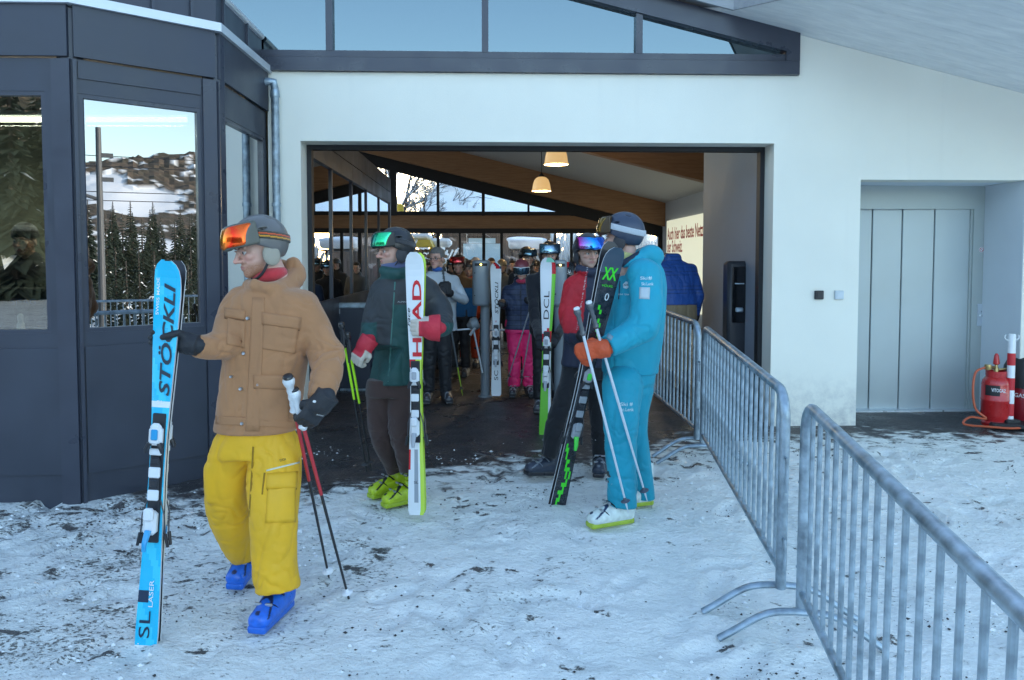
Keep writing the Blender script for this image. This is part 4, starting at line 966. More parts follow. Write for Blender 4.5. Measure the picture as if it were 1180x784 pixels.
# ================================================================== what stands behind the hall
SNOW = mat('fresh_snow', (.93, .94, .93), .8, bump=(6, .6))
ch = P(600, 300, 34); ch.z = 0
chal = thing('timber_chalet', 'dark weathered timber chalet with a deep snow covered roof behind the hall', 'building', ch)
Yc = 33.0
xl, xr = P(509, 300, Yc).x, P(640, 300, Yc).x; zE = P(590, 256, Yc).z
c = M(); c.box(((xl + xr) / 2, Yc + 4, zE / 2), (xr - xl, 8, zE)); mb('wall', c, WOODD, chal)
nb = 34
for i in range(nb):
    x = xl + (xr - xl) * (i + .5) / nb; c = M()
for i in range(0, nb, 2):
    x = xl + (xr - xl) * (i + .5) / nb; c = M(); c.box((x, Yc - .012, zE / 2), ((xr - xl) / nb * .9, .03, zE)); mb('board', c, WOODD, chal)
# roof: front eave line rising back
pe = [P(487, 251, Yc - 1), P(716, 249, Yc - 1)]
rl, rt = P(532, 186, Yc + 6.5), P(640, 168, Yc + 6.5)
def RP(px, py, Y): return P(px, py, Y)
c = M(); A_ = [P(478, 262, Yc - 1.2), P(705, 250, Yc - 1.2), P(705, 160, Yc + 7), P(540, 150, Yc + 7)]
A_[1].z = A_[0].z; A_[2].x = A_[1].x; A_[3].z = A_[2].z
c.add(A_ + [p + Z * .35 for p in A_], [(3, 2, 1, 0), (4, 5, 6, 7), (0, 1, 5, 4), (1, 2, 6, 5), (2, 3, 7, 6), (3, 0, 4, 7)]); mb('roof_snow', c, SNOW, chal)
c = M(); sg = [A_[0].lerp(A_[3], .42) + Z * .40, A_[1].lerp(A_[2], .42) + Z * .40]; c.tube(sg, .06, 6); mb('snow_guard', c, BLK, chal)
c = M(); c.box(((A_[0].x + A_[1].x) / 2, Yc - 1.25, A_[0].z - .09), (A_[1].x - A_[0].x, .08, .2)); mb('eave_board', c, WOODD, chal)
wx0, wx1 = P(534, 300, Yc).x, P(577, 300, Yc).x; wz1, wz0 = P(550, 281, Yc).z, P(550, 312, Yc).z
c = M(); c.box(((wx0 + wx1) / 2, Yc - .04, (wz0 + wz1) / 2), (wx1 - wx0, .05, wz1 - wz0)); bw = mb('shop_window', c, mat('pale_blue_shutter', (.30, .46, .58), .3), chal)
c = M(); c.box(((wx0 + wx1) / 2, Yc - .05, wz1 + .12), ((wx1 - wx0) * .72, .06, .22)); mb('window_head', c, mat('pale_blue_shutter'), chal)
# snow laden canopy table, woodpile
Yt2 = 27.0; tb_ = P(606, 300, Yt2); tb_.z = 0
tbl = thing('snowy_stall_roof', 'small stall with a thick cushion of snow on its roof', 'stall', tb_)
hw = 20 * Yt2 / F_PX; zs0, zs1 = P(600, 288, Yt2).z, P(600, 275.5, Yt2).z
V, Fc = surf(union([rbox(tb_ + Vector((0, 0, (zs0 + zs1) / 2)), (hw, .8, (zs1 - zs0) / 2 - .02), .12), ell(tb_ + Vector((-.2, 0, zs1 - .02)), (.5, .6, .1)), ell(tb_ + Vector((.35, -.2, zs1 - .05)), (.4, .4, .09))], .08), .05)
mk('snow_cap', V, Fc, SNOW, tbl, smooth=True)
for sx in (-1, 1):
    c = M(); c.box(tb_ + Vector((sx * hw * .8, 0, zs0 / 2)), (.09, .09, zs0)); mb('post', c, WOODD, tbl)
c = M(); c.box(tb_ + Vector((0, 0, zs0 - .03)), (hw * 1.9, 1.4, .06)); mb('roof_board', c, WOODD, tbl)
wpx = P(680, 300, 29.5); wpx.z = 0
wpile = thing('woodpile', 'long stack of split firewood with snow on top behind the hall', 'woodpile', wpx)
c = M(); rr_ = random.Random(3); X0, X1 = P(655, 300, 29.5).x, P(765, 300, 29.5).x; z_ = .1; j = 0
LOG = mat('split_log', (.30, .21, .13), .8, var=(3, .35))
while z_ < P(680, 284, 29.5).z - .1:
    x = X0 + (j % 2) * .09
    while x < X1: q = rr_.uniform(.06, .1); c.lathe((x, 29.5 - rr_.uniform(0, .08), z_ + rr_.uniform(-.02, .02)), [(q, 0), (q, .5)], 6, axis=Vector((0, 1, 0))); x += .19
    z_ += .165; j += 1
mb('logs', c, LOG, wpile)
c = M(); c.box(((X0 + X1) / 2, 29.7, z_ + .12), (X1 - X0 + .3, .9, .3), ch=.1); mb('snow_layer', c, SNOW, wpile)
# second woodpile seen left (only mirrored in the partition)
# yellow kiosk canopy and yellow post
YEL = mat('yellow_paint', (.62, .42, .03), .5, var=(3, .1))
kb = P(484, 300, 26); kb.z = 0
ki = thing('yellow_kiosk', 'yellow canopy of a small kiosk with snow on top seen behind the hall', 'kiosk', kb)
k2 = 26 / F_PX; c = M(); z0_, z1_ = P(484, 285, 26).z, P(484, 277, 26).z
c.add([kb + Vector((a * 17 * k2 * s, b * .8 * s, zz)) for zz, s in ((z0_, 1), (z1_, .8)) for a, b in ((-1, -1), (1, -1), (1, 1), (-1, 1))], [(0, 1, 2, 3), (7, 6, 5, 4), (0, 1, 5, 4), (1, 2, 6, 5), (2, 3, 7, 6), (3, 0, 4, 7)]); mb('canopy', c, YEL, ki)
c = M(); c.box(kb + Vector((-10 * k2, -.2, z0_ / 2)), (.24, .24, z0_)); mb('post', c, YEL, ki)
c = M(); c.box(kb + Vector((12 * k2, .3, z0_ / 2)), (.1, .1, z0_)); mb('post', c, YEL, ki)
c = M(); c.box(kb + Vector((0, 0, z1_ + .1)), (26 * k2, 1.1, .22), ch=.08); mb('snow_cap', c, SNOW, ki)
yb_ = P(461.5, 300, 30); yb_.z = 0; ym = P(461.5, 247, 30).z; yt = P(461.5, 235, 30).z
yp = thing('yellow_mast', 'yellow topped mast among the snowy branches behind the hall', 'mast', yb_)
c = M(); c.lathe(yb_, [(.07, 0), (.06, ym)], 10); mb('pole', c, ZINC, yp); c = M(); c.lathe(yb_, [(.10, ym), (.15, ym + .05), (.13, yt - .08), (.07, yt)], 12); mb('cap', c, YEL, yp)
# ================================================================== trees
BARK = mat('dark_bark', (.06, .05, .045), .9, var=(8, .3))
def bare_tree(x, y, h, seed, lab, depth=6, spread=.62):
    rd = random.Random(seed); t = thing('snowy_tree', lab, 'tree', Vector((x, y, 0)), 'snow covered trees behind the hall'); wd = M(); sn = M(); tr = M()
    def br(p, d, L, r, k):
        q = p + d * L; mid = p.lerp(q, .5) + Vector((rd.uniform(-1, 1), rd.uniform(-1, 1), rd.uniform(-.5, .5))) * L * .07
        (tr if k == 0 else wd).tube([p, mid, q], [r, r * .85, r * .68], 6 if k < 2 else 4, cap=False)
        if k > 1 and abs(d.z) < .95:
            up = Z * r * .7; sn.tube([p + up, mid + up, q + up], [r * .8, r * .85, r * .65], 4, cap=False)
        if k >= depth: return
        for i in range(3 if k < depth - 1 else 4):
            a = rd.uniform(0, 6.28); v = d.orthogonal().normalized(); v = Matrix.Rotation(a, 3, d) @ v
            nd = (d + v * rd.uniform(.4, spread + .35) + Z * .06).normalized(); f = rd.uniform(.35, 1); br(p + d * L * f, nd, L * rd.uniform(.58, .8), max(.008, r * .56), k + 1)
    br(Vector((x, y, -.1)), Vector((rd.uniform(-.06, .06), 0, 1)), h * .33, h * .016, 0)
    mb('trunk', tr, BARK, t, fix=False, smooth=True); mb('branches', wd, BARK, t, fix=False); mb('snow_on_branches', sn, mat('branch_snow', (.60, .64, .68), .8), t, fix=False)
for i, (px, y, h, lab) in enumerate(((468, 29, 9.0, 'bare snow covered tree filling the upper left hall window'), (438, 33, 11, 'tall bare snowy tree behind the hall at the far left'), (492, 38, 9.5, 'snowy bare tree beside the chalet roof'),
        (405, 27, 8.5, 'bare snowy tree hidden partly by the side room, left of the yellow mast'), (712, 40, 9.5, 'snow covered tree to the right of the chalet roof'), (360, 31, 10, 'bare snowy tree mirrored in the side room glass'))):
    bare_tree(P(px, 300, y).x, y, h, 11 + i, lab)
def shrub(x, y, h, w, seed, lab):
    rd = random.Random(seed); t = thing('snowy_shrub', lab, 'shrub', Vector((x, y, 0)), 'snowy shrubs behind the hall'); wd = M(); sn = M()
    for i in range(260):
        a = rd.uniform(0, 6.28); e = rd.uniform(.3, 1.5); L = h * rd.uniform(.4, 1.0); d = Vector((math.cos(a) * math.cos(e) * w / h, math.sin(a) * math.cos(e) * w / h, math.sin(e)))
        p = Vector((x + rd.uniform(-w, w) * .4, y + rd.uniform(-w, w) * .3, rd.uniform(0, h * .3))); q = p + d * L; m_ = p.lerp(q, .5) + Vector((rd.uniform(-.1, .1), 0, rd.uniform(0, .15)))
        wd.tube([p, m_, q], [.03, .02, .008], 4, cap=False); sn.tube([m_ + Z * .02, q + Z * .02], [.04, .035], 4)
    mb('stems', wd, BARK, t, fix=False); mb('snow_on_stems', sn, SNOW, t, fix=False)
for i, (px, y, h, w, lab) in enumerate(((650, 27, 2.4, 1.2, 'snow dusted shrub left of the woodpile'), (700, 31, 3.6, 1.6, 'tall snow dusted shrub behind the woodpile'), (745, 26, 2.6, 1.3, 'snowy shrub seen just left of the lit panel'), (498, 30, 2.2, 1.2, 'snow dusted shrub beside the kiosk'),
        (430, 24, 2.6, 1.7, 'snowy shrub behind the left end of the glass wall'), (380, 23.5, 3.0, 1.9, 'large snowy shrub mirrored in the side room glass'))):
    shrub(P(px, 300, y).x, y, h, w, 40 + i, lab)
w2 = dup(wpile, P(420, 300, 26.5) * 1, 0, 'stack of split firewood left of the kiosk, mirrored in the side room glass'); w2.location.z = 0
wpile['group'] = 'firewood stacks'; w2['group'] = 'firewood stacks'
# ================================================================== what the angled window mirrors: slope, wood, conifers, mast
def hill():
    nu_, nv_ = 640, 60; V = []; Cc = []
    az0, az1 = R(60), R(265)
    A_, Rr = np.meshgrid(np.linspace(az0, az1, nu_), np.linspace(0, 1, nv_), indexing='ij'); A = A_.ravel(); r_ = Rr.ravel(); rad = 420 + r_ * 190
    x = np.sin(A) * rad; y = np.cos(A) * rad; p = np.stack([x, y, 0 * x], 1)
    ridge = 44 + 46 * (fbm(np.stack([A * 2.6 + 3, 0 * A, 0 * A], 1), 3) - .5) * 2 + 60 * np.exp(-((A - R(118)) / R(10)) ** 2) - 10 + 75 * np.clip((A - R(175)) / R(20), 0, 1)
    z = (r_ ** 1.1) * ridge + (fbm(p * .018, 4) - .5) * 14 * r_ - 1.0
    n1 = fbm(p * .016 + 7, 4); forest = (n1 > .50) | (r_ > .93) | (r_ < .12) | (A > R(185)); nz = fbm(p * .22, 2)
    z = z + np.where(forest, vn(p * .5) * 4 * r_, 0)
    snow = np.array([.80, .82, .84]); fo = np.array([.035, .04, .03]); br_ = np.array([.12, .085, .06]); fc = fo + (br_ - fo) * np.clip(nz * 1.6 - .3, 0, 1)[:, None]; m = (forest & ((nz > .3) | (A > R(185)))).astype(float)[:, None]
    col = snow * (1 - m) + fc * m
    i, j = np.meshgrid(np.arange(nu_ - 1), np.arange(nv_ - 1), indexing='ij'); a = (i * nv_ + j).ravel(); Fc = np.stack([a, a + nv_, a + nv_ + 1, a + 1], 1)
    o = mk('hills', np.stack([x, y, z], 1), Fc, mat('hill_slope', (1, 1, 1), .9, attr=True, bump=(.25, .8)), smooth=False, col=col); tag(o, kind='structure')
hill()
NEED = mat('conifer_needles', (.022, .036, .024), .8, var=(.8, .4)); 
def conifer(h, seed):
    rd = random.Random(seed); t = thing('conifer', 'dark conifer', 'tree', (0, 0, 0), 'dark conifers across the square'); c = M(); s = M()
    lv = int(h * 4.6)
    for i in range(lv):
        z = h * (.06 + .92 * i / lv); rad = h * .17 * (1 - i / lv) ** .85 + .05; n = 9
        for k in range(n):
            a = rd.uniform(0, 6.28); L = rad * rd.uniform(.7, 1.15); d = Vector((math.cos(a), math.sin(a), 0)); q = d.cross(Z) * L * .26; b = Vector((0, 0, z)); tip = b + d * L - Z * L * .42
            mid = b + d * L * .5 - Z * L * .1; c.add([b, mid + q, tip, mid - q, mid - Z * .22 * L], [(0, 1, 2, 3), (1, 4, 2), (4, 3, 2)])
            if rd.random() < .035: s.add([mid + Z * .03, mid + q * .6 + Z * .02, tip + Z * .03, mid - q * .6 + Z * .02], [(0, 1, 2, 3)])
    tk = M(); tk.lathe((0, 0, 0), [(h * .018, 0), (h * .004, h * .97)], 7)
    mb('trunk', tk, BARK, t, local=True); mb('crown', c, NEED, t, fix=False, local=True); mb('snow_on_crown', s, SNOW, t, fix=False, local=True); return t
WC = (C1 + C2) / 2
cons = [conifer(6.5, 1), conifer(9.0, 2), conifer(12.0, 3)]
rd = random.Random(5); used = [False] * 3
nC = 0
for ring_r, cnt, kinds, aza, azs in ((21, 28, (0,), 112, 36), (30, 28, (0,), 112, 36), (42, 24, (0, 1), 112, 36), (60, 22, (1,), 112, 36), (90, 20, (1, 2), 112, 36), (120, 16, (2,), 112, 36), (50, 26, (2,), 200, 36), (62, 24, (2,), 198, 40)):
    for i in range(cnt):
        az = R(aza + azs * (i + rd.uniform(-.3, .3)) / cnt); rr = ring_r * rd.uniform(.88, 1.12); k = rd.choice(kinds); x = WC.x + math.sin(az) * rr; y = WC.y + math.cos(az) * rr
        lab = 'dark conifer standing across the square, mirrored in the angled booth window' if aza < 150 else 'tall dark conifer behind the photographer, mirrored in the front booth window'
        if not used[k]: o = cons[k]; used[k] = True; o['label'] = lab
        else: o = dup(cons[k], (x, y, 0), 0, lab)
        o.location = (x, y, G(y) - .2 - (1.2 if ring_r < 40 else 0)); o.rotation_euler = (0, 0, rd.uniform(0, 6.28)); hh_ = (6.5, 9.0, 12.0)[k]; sc = (min(rd.uniform(.7, 1.15), (.082 * rr * rd.uniform(.75, 1.15) + 1.9) / hh_) if aza < 150 else rd.uniform(.9, 1.3)); o.scale = (sc, sc, sc)
# catenary mast with wires, mirrored in the same window
dr = ray(116, 240); t2 = (C2 - C1).normalized(); n2 = Vector((t2.y, -t2.x, 0)); tt = C1.dot(n2) / dr.dot(n2); hp = Vector((dr.x, dr.y, 0)) * tt; rf = (Vector((dr.x, dr.y, 0)) - n2 * 2 * Vector((dr.x, dr.y, 0)).dot(n2)); mp_ = hp + rf * 17
mp_.z = G(mp_.y)
ms = thing('power_mast', 'grey steel railway power mast mirrored in the angled booth window', 'mast', mp_)
c = M(); c.lathe(mp_, [(.11, 0), (.075, 6.0)], 12); mb('pole', c, mat('mast_grey', (.07, .075, .08), .6), ms)
c = M(); side = rf.normalized().cross(Z)
for z in (5.2, 4.5): c.box(mp_ + Z * z - side * .2, (.35, .12, .12), (side, rf.normalized(), Z))
c.tube([mp_ + Z * 3.9, mp_ + Z * 4.6 + side * 2.2], .05, 8); mb('bracket', c, mat('mast_grey'), ms)
for z in (4.0, 4.25, 5.0, 5.3):
    c = M(); c.tube([mp_ + Z * z + side * 14, mp_ + Z * (z - .12), mp_ + Z * z - side * 14], .012, 5, cap=False); mb('wire', c, BLK, ms)
# ================================================================== people : shared builders
def fmat(name, rough=.85, bump=(240, .25), sheen=.2, spec=.3, coat=0, crumple=(9, .45)): return mat(name, (.5, .5, .5), rough, bump=bump, attr=True, sheen=sheen, spec=spec, var=(5, .07), coat=coat, crumple=crumple)
CLOTH = fmat('woven_cloth'); SHELL = fmat('shell_fabric', .6, (180, .15), 0.05, .4); KNIT = fmat('knit', .95, (300, .5), .3, crumple=None)
QUILT = fmat('quilted_fabric', .5, (120, .15), 0.05, .4, crumple=(16, .5))
SKIN = bpy.data.materials.new('skin'); SKIN.use_nodes = True
_n = SKIN.node_tree; _b = _n.nodes['Principled BSDF']; _a = _n.nodes.new('ShaderNodeAttribute'); _a.attribute_name = 'Col'; _n.links.new(_a.outputs[0], _b.inputs['Base Color'])
_b.inputs['Roughness'].default_value = .5; _b.inputs['Subsurface Weight'].default_value = .12; _b.inputs['Subsurface Radius'].default_value = (.02, .008, .004); _b.inputs['Subsurface Scale'].default_value = .3
HAIR = fmat('hair', .7, (160, .8), .1, crumple=None)
PLASTIC = lambda nm, col, rough=.35, coat=.2, metal=0.: mat(nm, col, rough, metal, coat=coat, var=(7, .06))
LEATHER = fmat('glove_leather', .55, (90, .3), 0., .4, crumple=(24, .3))
def lens(name, c0, c1, c2, axis='X'):
    m = bpy.data.materials.new(name); m.use_nodes = True; n = m.node_tree.nodes; l = m.node_tree.links; b = n['Principled BSDF']
    tc = n.new('ShaderNodeTexCoord'); sp = n.new('ShaderNodeSeparateXYZ'); l.new(tc.outputs['Generated'], sp.inputs[0]); nz = n.new('ShaderNodeTexNoise'); nz.inputs['Scale'].default_value = 3; l.new(tc.outputs['Generated'], nz.inputs[0])
    ad_ = n.new('ShaderNodeMath'); ad_.operation = 'MULTIPLY_ADD'; l.new(nz.outputs[0], ad_.inputs[0]); ad_.inputs[1].default_value = .5; l.new(sp.outputs[axis], ad_.inputs[2])
    r = n.new('ShaderNodeValToRGB'); e = r.color_ramp.elements; e[0].position = .30; e[0].color = (*c0, 1); e[1].position = 1.15; e[1].color = (*c2, 1); q = e.new(.72); q.color = (*c1, 1)
    e[-1].position = 1.0
    l.new(ad_.outputs[0], r.inputs[0]); l.new(r.outputs[0], b.inputs['Base Color']); b.inputs['Metallic'].default_value = .75; b.inputs['Roughness'].default_value = .12
    return m
def frame_from(f, up=Vector((0, 0, 1))):
    f = Vector(f).normalized(); r = f.cross(up).normalized(); u = r.cross(f)
    return np.array([[r.x, f.x, u.x], [r.y, f.y, u.y], [r.z, f.z, u.z]])
def hframe(yaw, pitch=0., roll=0.):
    f = Vector((math.sin(R(yaw)) * math.cos(R(pitch)), -math.cos(R(yaw)) * math.cos(R(pitch)), math.sin(R(pitch)))); A = frame_from(f)
    c, s = math.cos(R(roll)), math.sin(R(roll)); return A @ np.array([[c, 0, s], [0, 1, 0], [-s, 0, c]])
def head_sdf(female=False, fat=1.0):
    E = lambda c, r: ell(c, r)
    parts = [E((0, -.018, .035), (.074, .093, .085)), E((0, .03, -.02), (.060 * fat, .062, .078)), E((0, .040, -.068), (.045 * fat, .046, .036)), E((0, .074, -.095), (.021, .019, .017))]
    base = union(parts, .025)
    add = union([E((.040, .066, -.018), (.022, .020, .020)), E((-.040, .066, -.018), (.022, .020, .020)), E((0, .083, .026), (.046, .014, .010)),
                 chain([((0, .094, .012), .0075), ((0, .106, -.012), .009), ((0, .117, -.030), .0115)]), E((.011, .101, -.034), (.009, .011, .008)), E((-.011, .101, -.034), (.009, .011, .008)),
                 E((0, .091, -.058), (.022, .010, .006)), E((0, .090, -.069), (.018, .010, .006)),
                 chain([((.016, .094, .0095), .0042), ((.031, .0965, .0125), .005), ((.046, .086, .0085), .004)]), chain([((-.016, .094, .0095), .0042), ((-.031, .0965, .0125), .005), ((-.046, .086, .0085), .004)]), E((.076, -.008, -.012), (.008, .018, .031)), E((-.076, -.008, -.012), (.008, .018, .031)), chain([((0, -.025, -.06), .056), ((0, -.04, -.14), .058), ((0, -.045, -.22), .075)])], .008)
    eyes = union([E((.031, .097, .000), (.017, .013, .0105)), E((-.031, .097, .0), (.017, .013, .0105))], .004)
    mouth = E((0, .102, -.0635), (.019, .010, .0020))
    def f(X): return smax(smax(smin(base(X), add(X), .010), -eyes(X), .006), -mouth(X), .002)
    f.bb = (np.array([-.12, -.17, -.28]), np.array([.12, .15, .14])); return f
def skin_col(L, tone, beard=None, lip=(.42, .17, .15)):
    c = np.tile(np.array(tone, float), (len(L), 1)); g = lambda p, r: np.exp(-((L - np.array(p)) ** 2 / np.array(r) ** 2).sum(1))[:, None]
    red = np.array([tone[0] * 1.0, tone[1] * .62, tone[2] * .60])
    k = .55 * (g((.04, .08, -.025), (.025, .04, .02)) + g((-.04, .08, -.025), (.025, .04, .02))) + .6 * g((0, .12, -.03), (.016, .03, .015)); k = np.clip(k, 0, .8); c = c * (1 - k) + red * k
    k = np.clip(1.4 * g((0, .10, -.0635), (.021, .02, .0085)), 0, 1); c = c * (1 - k) + np.array(lip) * k
    k = np.clip(.6 * (g((.031, .09, .001), (.02, .03, .011)) + g((-.031, .09, .001), (.02, .03, .011))), 0, .6); c = c * (1 - k) + np.array(tone) * .45 * k
    if beard is not None:
        n1 = vn(L * 420) * .6 + .4
        k = np.clip((-.042 - L[:, 2]) / .02, 0, 1) * np.clip((L[:, 1] - .0) / .03, 0, 1) * np.clip((L[:, 2] + .14) / .03, 0, 1); k = np.maximum(k, np.exp(-((L[:, 2] + .047) / .006) ** 2) * (np.abs(L[:, 0]) < .03) * (L[:, 1] > .08)) * beard[1] * n1
        k = k[:, None] * (1 - np.clip(1.2 * g((0, .10, -.0635), (.02, .03, .008)), 0, .9)); c = c * (1 - k) + np.array(beard[0]) * k
    return c
def head(root, c, Rm, s=1.0, tone=(.55, .33, .25), beard=None, h=.0034, eyes=True, brow=(.10, .06, .04), fat=1.0, lookx=0., glasses=False):
    f = framed(head_sdf(fat=fat), c, Rm, s); V, Fc = surf(f, h); V = relax(V, Fc, 1); L = ((V - np.array(c)) @ Rm) / s
    body = mk('body', V, Fc, SKIN, root, smooth=True, col=skin_col(L, tone, beard)); w = lambda p: Vector(np.array(c) + s * (Rm @ np.array(p)))
    if eyes:
        Xa, Ya, Za = (Vector(Rm[:, i]) for i in range(3))
        for sx in (-1, 1):
            cc = M(); cc.lathe(w((sx * .031, .0785, -.0005)) - Ya * 0, [(.0001, -.012 * s), (.0085 * s, -.0085 * s), (.012 * s, 0), (.0085 * s, .0085 * s), (.0001, .012 * s)], 14, axis=Ya); e = mb('eye', cc, mat('eye_white', (.42, .38, .36), .2), body, smooth=True)
            ic = w((sx * .031 + lookx * .006, .0896, .0003)); cc = M(); cc.lathe(ic, [(.0060 * s, 0), (.0046 * s, .0016 * s), (.0005, .002 * s)], 12, axis=Ya); mb('iris', cc, mat('iris_dark', (.05, .05, .06), .1), e, smooth=True)
            cc = M(); cc.tube([w((sx * .014, .096, .021)), w((sx * .03, .0955, .026)), w((sx * .047, .084, .021))], [.004 * s, .005 * s, .002 * s], 6, flat=.6); mk('eyebrow', cc.V, cc.F, mat('brow_' + str(brow[0]), brow, .9), body, smooth=True)
    if glasses:
        cc = M()
        for sx in (-1, 1):
            cc.tube([w((sx * .032 + .023 * math.cos(a), .108 - abs(.023 * math.cos(a)) * .2 - (.006 if sx * math.cos(a) > 0 else 0), -.002 + .015 * math.sin(a))) for a in np.linspace(0, 2 * math.pi, 15)], .0022 * s, 5, cap=False)
            cc.tube([w((sx * .055, .10, .005)), w((sx * .075, .03, .004)), w((sx * .078, -.01, .0))], .002 * s, 5)
        cc.tube([w((-.01, .112, .004)), w((.01, .112, .004))], .002 * s, 5); mb('spectacles', cc, mat('spectacle_frame', (.03, .03, .035), .3, .5), body, smooth=True)
    return body, w
def loc_obj(name, f, c, Rm, s, h, m, parent, col=None, it=1):
    V, Fc = surf(framed(f, c, Rm, s), h); V = relax(V, Fc, it); cc = None
    if col is not None: cc = np.tile(np.array(col), (len(V), 1)) if not callable(col) else col(((V - np.array(c)) @ Rm) / s)
    return mk(name, V, Fc, m, parent, smooth=True, col=cc)
def helmet(root, c, Rm, s, m, h=.0045, size=1.0, vents=True, pads=(.45, .42, .38), brim=.030):
    q = size; C0_ = (0, -.012, .036); Ro = np.array((.104, .126, .118)) * q
    oe = ell(C0_, Ro); ie = ell(C0_, Ro - .017)
    def zc(y): return np.interp(y, [-.14, -.06, -.01, .05, .12], [-.055, -.05, -.004, brim, brim + .004])
    def f(X):
        d = smax(smax(oe(X), -ie(X), .003), zc(X[:, 1]) - X[:, 2], .006)
        if vents:
            for vx, vy, vz, r in ((.045, .055, .125, (.008, .022, .02)), (-.045, .055, .125, (.008, .022, .02)), (.092, .0, .085, (.014, .024, .006)), (-.092, .0, .085, (.014, .024, .006)), (.05, -.06, .125, (.008, .022, .02)), (-.05, -.06, .125, (.008, .022, .02))):
                d = smax(d, -ell((vx * q, vy * q, vz * q), r)(X), .003)
        return d
    f.bb = (np.array([-.12, -.15, -.08]) * q, np.array([.12, .13, .17]) * q)
    sh = loc_obj('helmet', f, c, Rm, s, h, m, root)
    inner = ell(C0_, Ro - .019); 
    def g(X): return smax(smax(inner(X), -ell(C0_, Ro - .030)(X), .003), zc(X[:, 1]) + .004 - X[:, 2], .004)
    g.bb = f.bb; loc_obj('helmet_liner', g, c, Rm, s, .008, mat('black_liner', (.02, .02, .022), .9), sh)
    for sx in (-1, 1):
        e = smax_f(ell((sx * .084, -.014, -.032), (.017, .040, .050)), plane_f((0, 0, 1), .012)); loc_obj('ear_pad', e, c, Rm, s, .005, mat('ear_pad_%d' % int(pads[0] * 100), pads, .9, bump=(90, .3)), sh)
    w = lambda p: Vector(np.array(c) + s * (Rm @ np.array(p)))
    cc = M(); cc.tube([w(p) for p in cr([(-.084, .0, -.05), (-.066, .03, -.095), (-.03, .055, -.121), (.03, .055, -.121), (.066, .03, -.095), (.084, .0, -.05)], 4)], .006 * s, 6, flat=.5); mb('chin_strap', cc, mat('black_strap', (.02, .02, .022), .7), sh, smooth=True)
    return sh
def smax_f(a, b, k=.004):
    def f(X): return smax(a(X), b(X), k)
    f.bb = a.bb; return f
def plane_f(n, d):
    n = np.array(n, float)
    def f(X): return X @ n - d
    return f
def goggles(root, c, Rm, s, lensm, framecol=(.02, .02, .022), strapcol=(.3, .3, .3), raised=True, size=1.0, h=.0035, tilt=None, zoff=0., stripes=None, parent=None):
    """raised: worn up on the helmet front; else on the face"""
    q = size; C0_ = np.array((0, -.012, .036)); Ro = np.array((.104, .126, .118)) * q
    if raised: zc_, base = .078 + zoff, Ro + .002
    else: zc_, base = .002 + zoff, np.array((.080, .118, .125))
    o1_ = ell(C0_, base + .034); i1 = ell(C0_, base); o2_ = ell(C0_, base + .039); i2 = ell(C0_, base + .024)
    slope = .45 if raised else .0
    def win(X, hx, hz):
        z = X[:, 2] - zc_ + slope * 0; dx = np.abs(X[:, 0]) - hx; dz = np.abs(z + .006 * np.exp(-(X[:, 0] / .02) ** 2)) - hz; a = np.maximum(dx, 0); b = np.maximum(dz, 0); return np.sqrt(a * a + b * b) + np.minimum(np.maximum(dx, dz), 0) - .010
    def ff(X): return smax(smax(smax(o1_(X), -i1(X), .004), win(X, .100 * q, .041 * q), .006), .030 - X[:, 1], .004)
    def fl(X): return smax(smax(smax(o2_(X), -i2(X), .003), win(X, .097 * q, .034 * q), .005), .036 - X[:, 1], .004)
    ff.bb = fl.bb = (np.array([-.14, 0, -.06]), np.array([.14, .20, .16]))
    gg = loc_obj('goggles', ff, c, Rm, s, h, mat('goggle_frame_%d' % int(framecol[0] * 100), framecol, .4), root); loc_obj('goggle_lens', fl, c, Rm, s, h, lensm, gg)
    # strap around the helmet
    so_ = ell(C0_, Ro + .0055); si = ell(C0_, Ro - .003)
    def st(X):
        zz = zc_ + (X[:, 1] - .06) * (.30 if raised else .12) - (0 if raised else -.01); return smax(smax(smax(so_(X), -si(X), .002), np.abs(X[:, 2] - zz) - .019, .003), X[:, 1] - .085, .003)
    st.bb = (np.array([-.12, -.15, -.06]), np.array([.12, .1, .16]))
    def sc_(L):
        zz = zc_ + (L[:, 1] - .06) * (.30 if raised else .12); t = (L[:, 2] - zz) / .019; col = np.tile(np.array(strapcol), (len(L), 1))
        if stripes is not None:
            for lo_, hi_, cc_ in stripes: col[(t > lo_) & (t < hi_)] = cc_
        return col
    loc_obj('goggle_strap', st, c, Rm, s, h, KNIT, gg, col=sc_)
    return gg
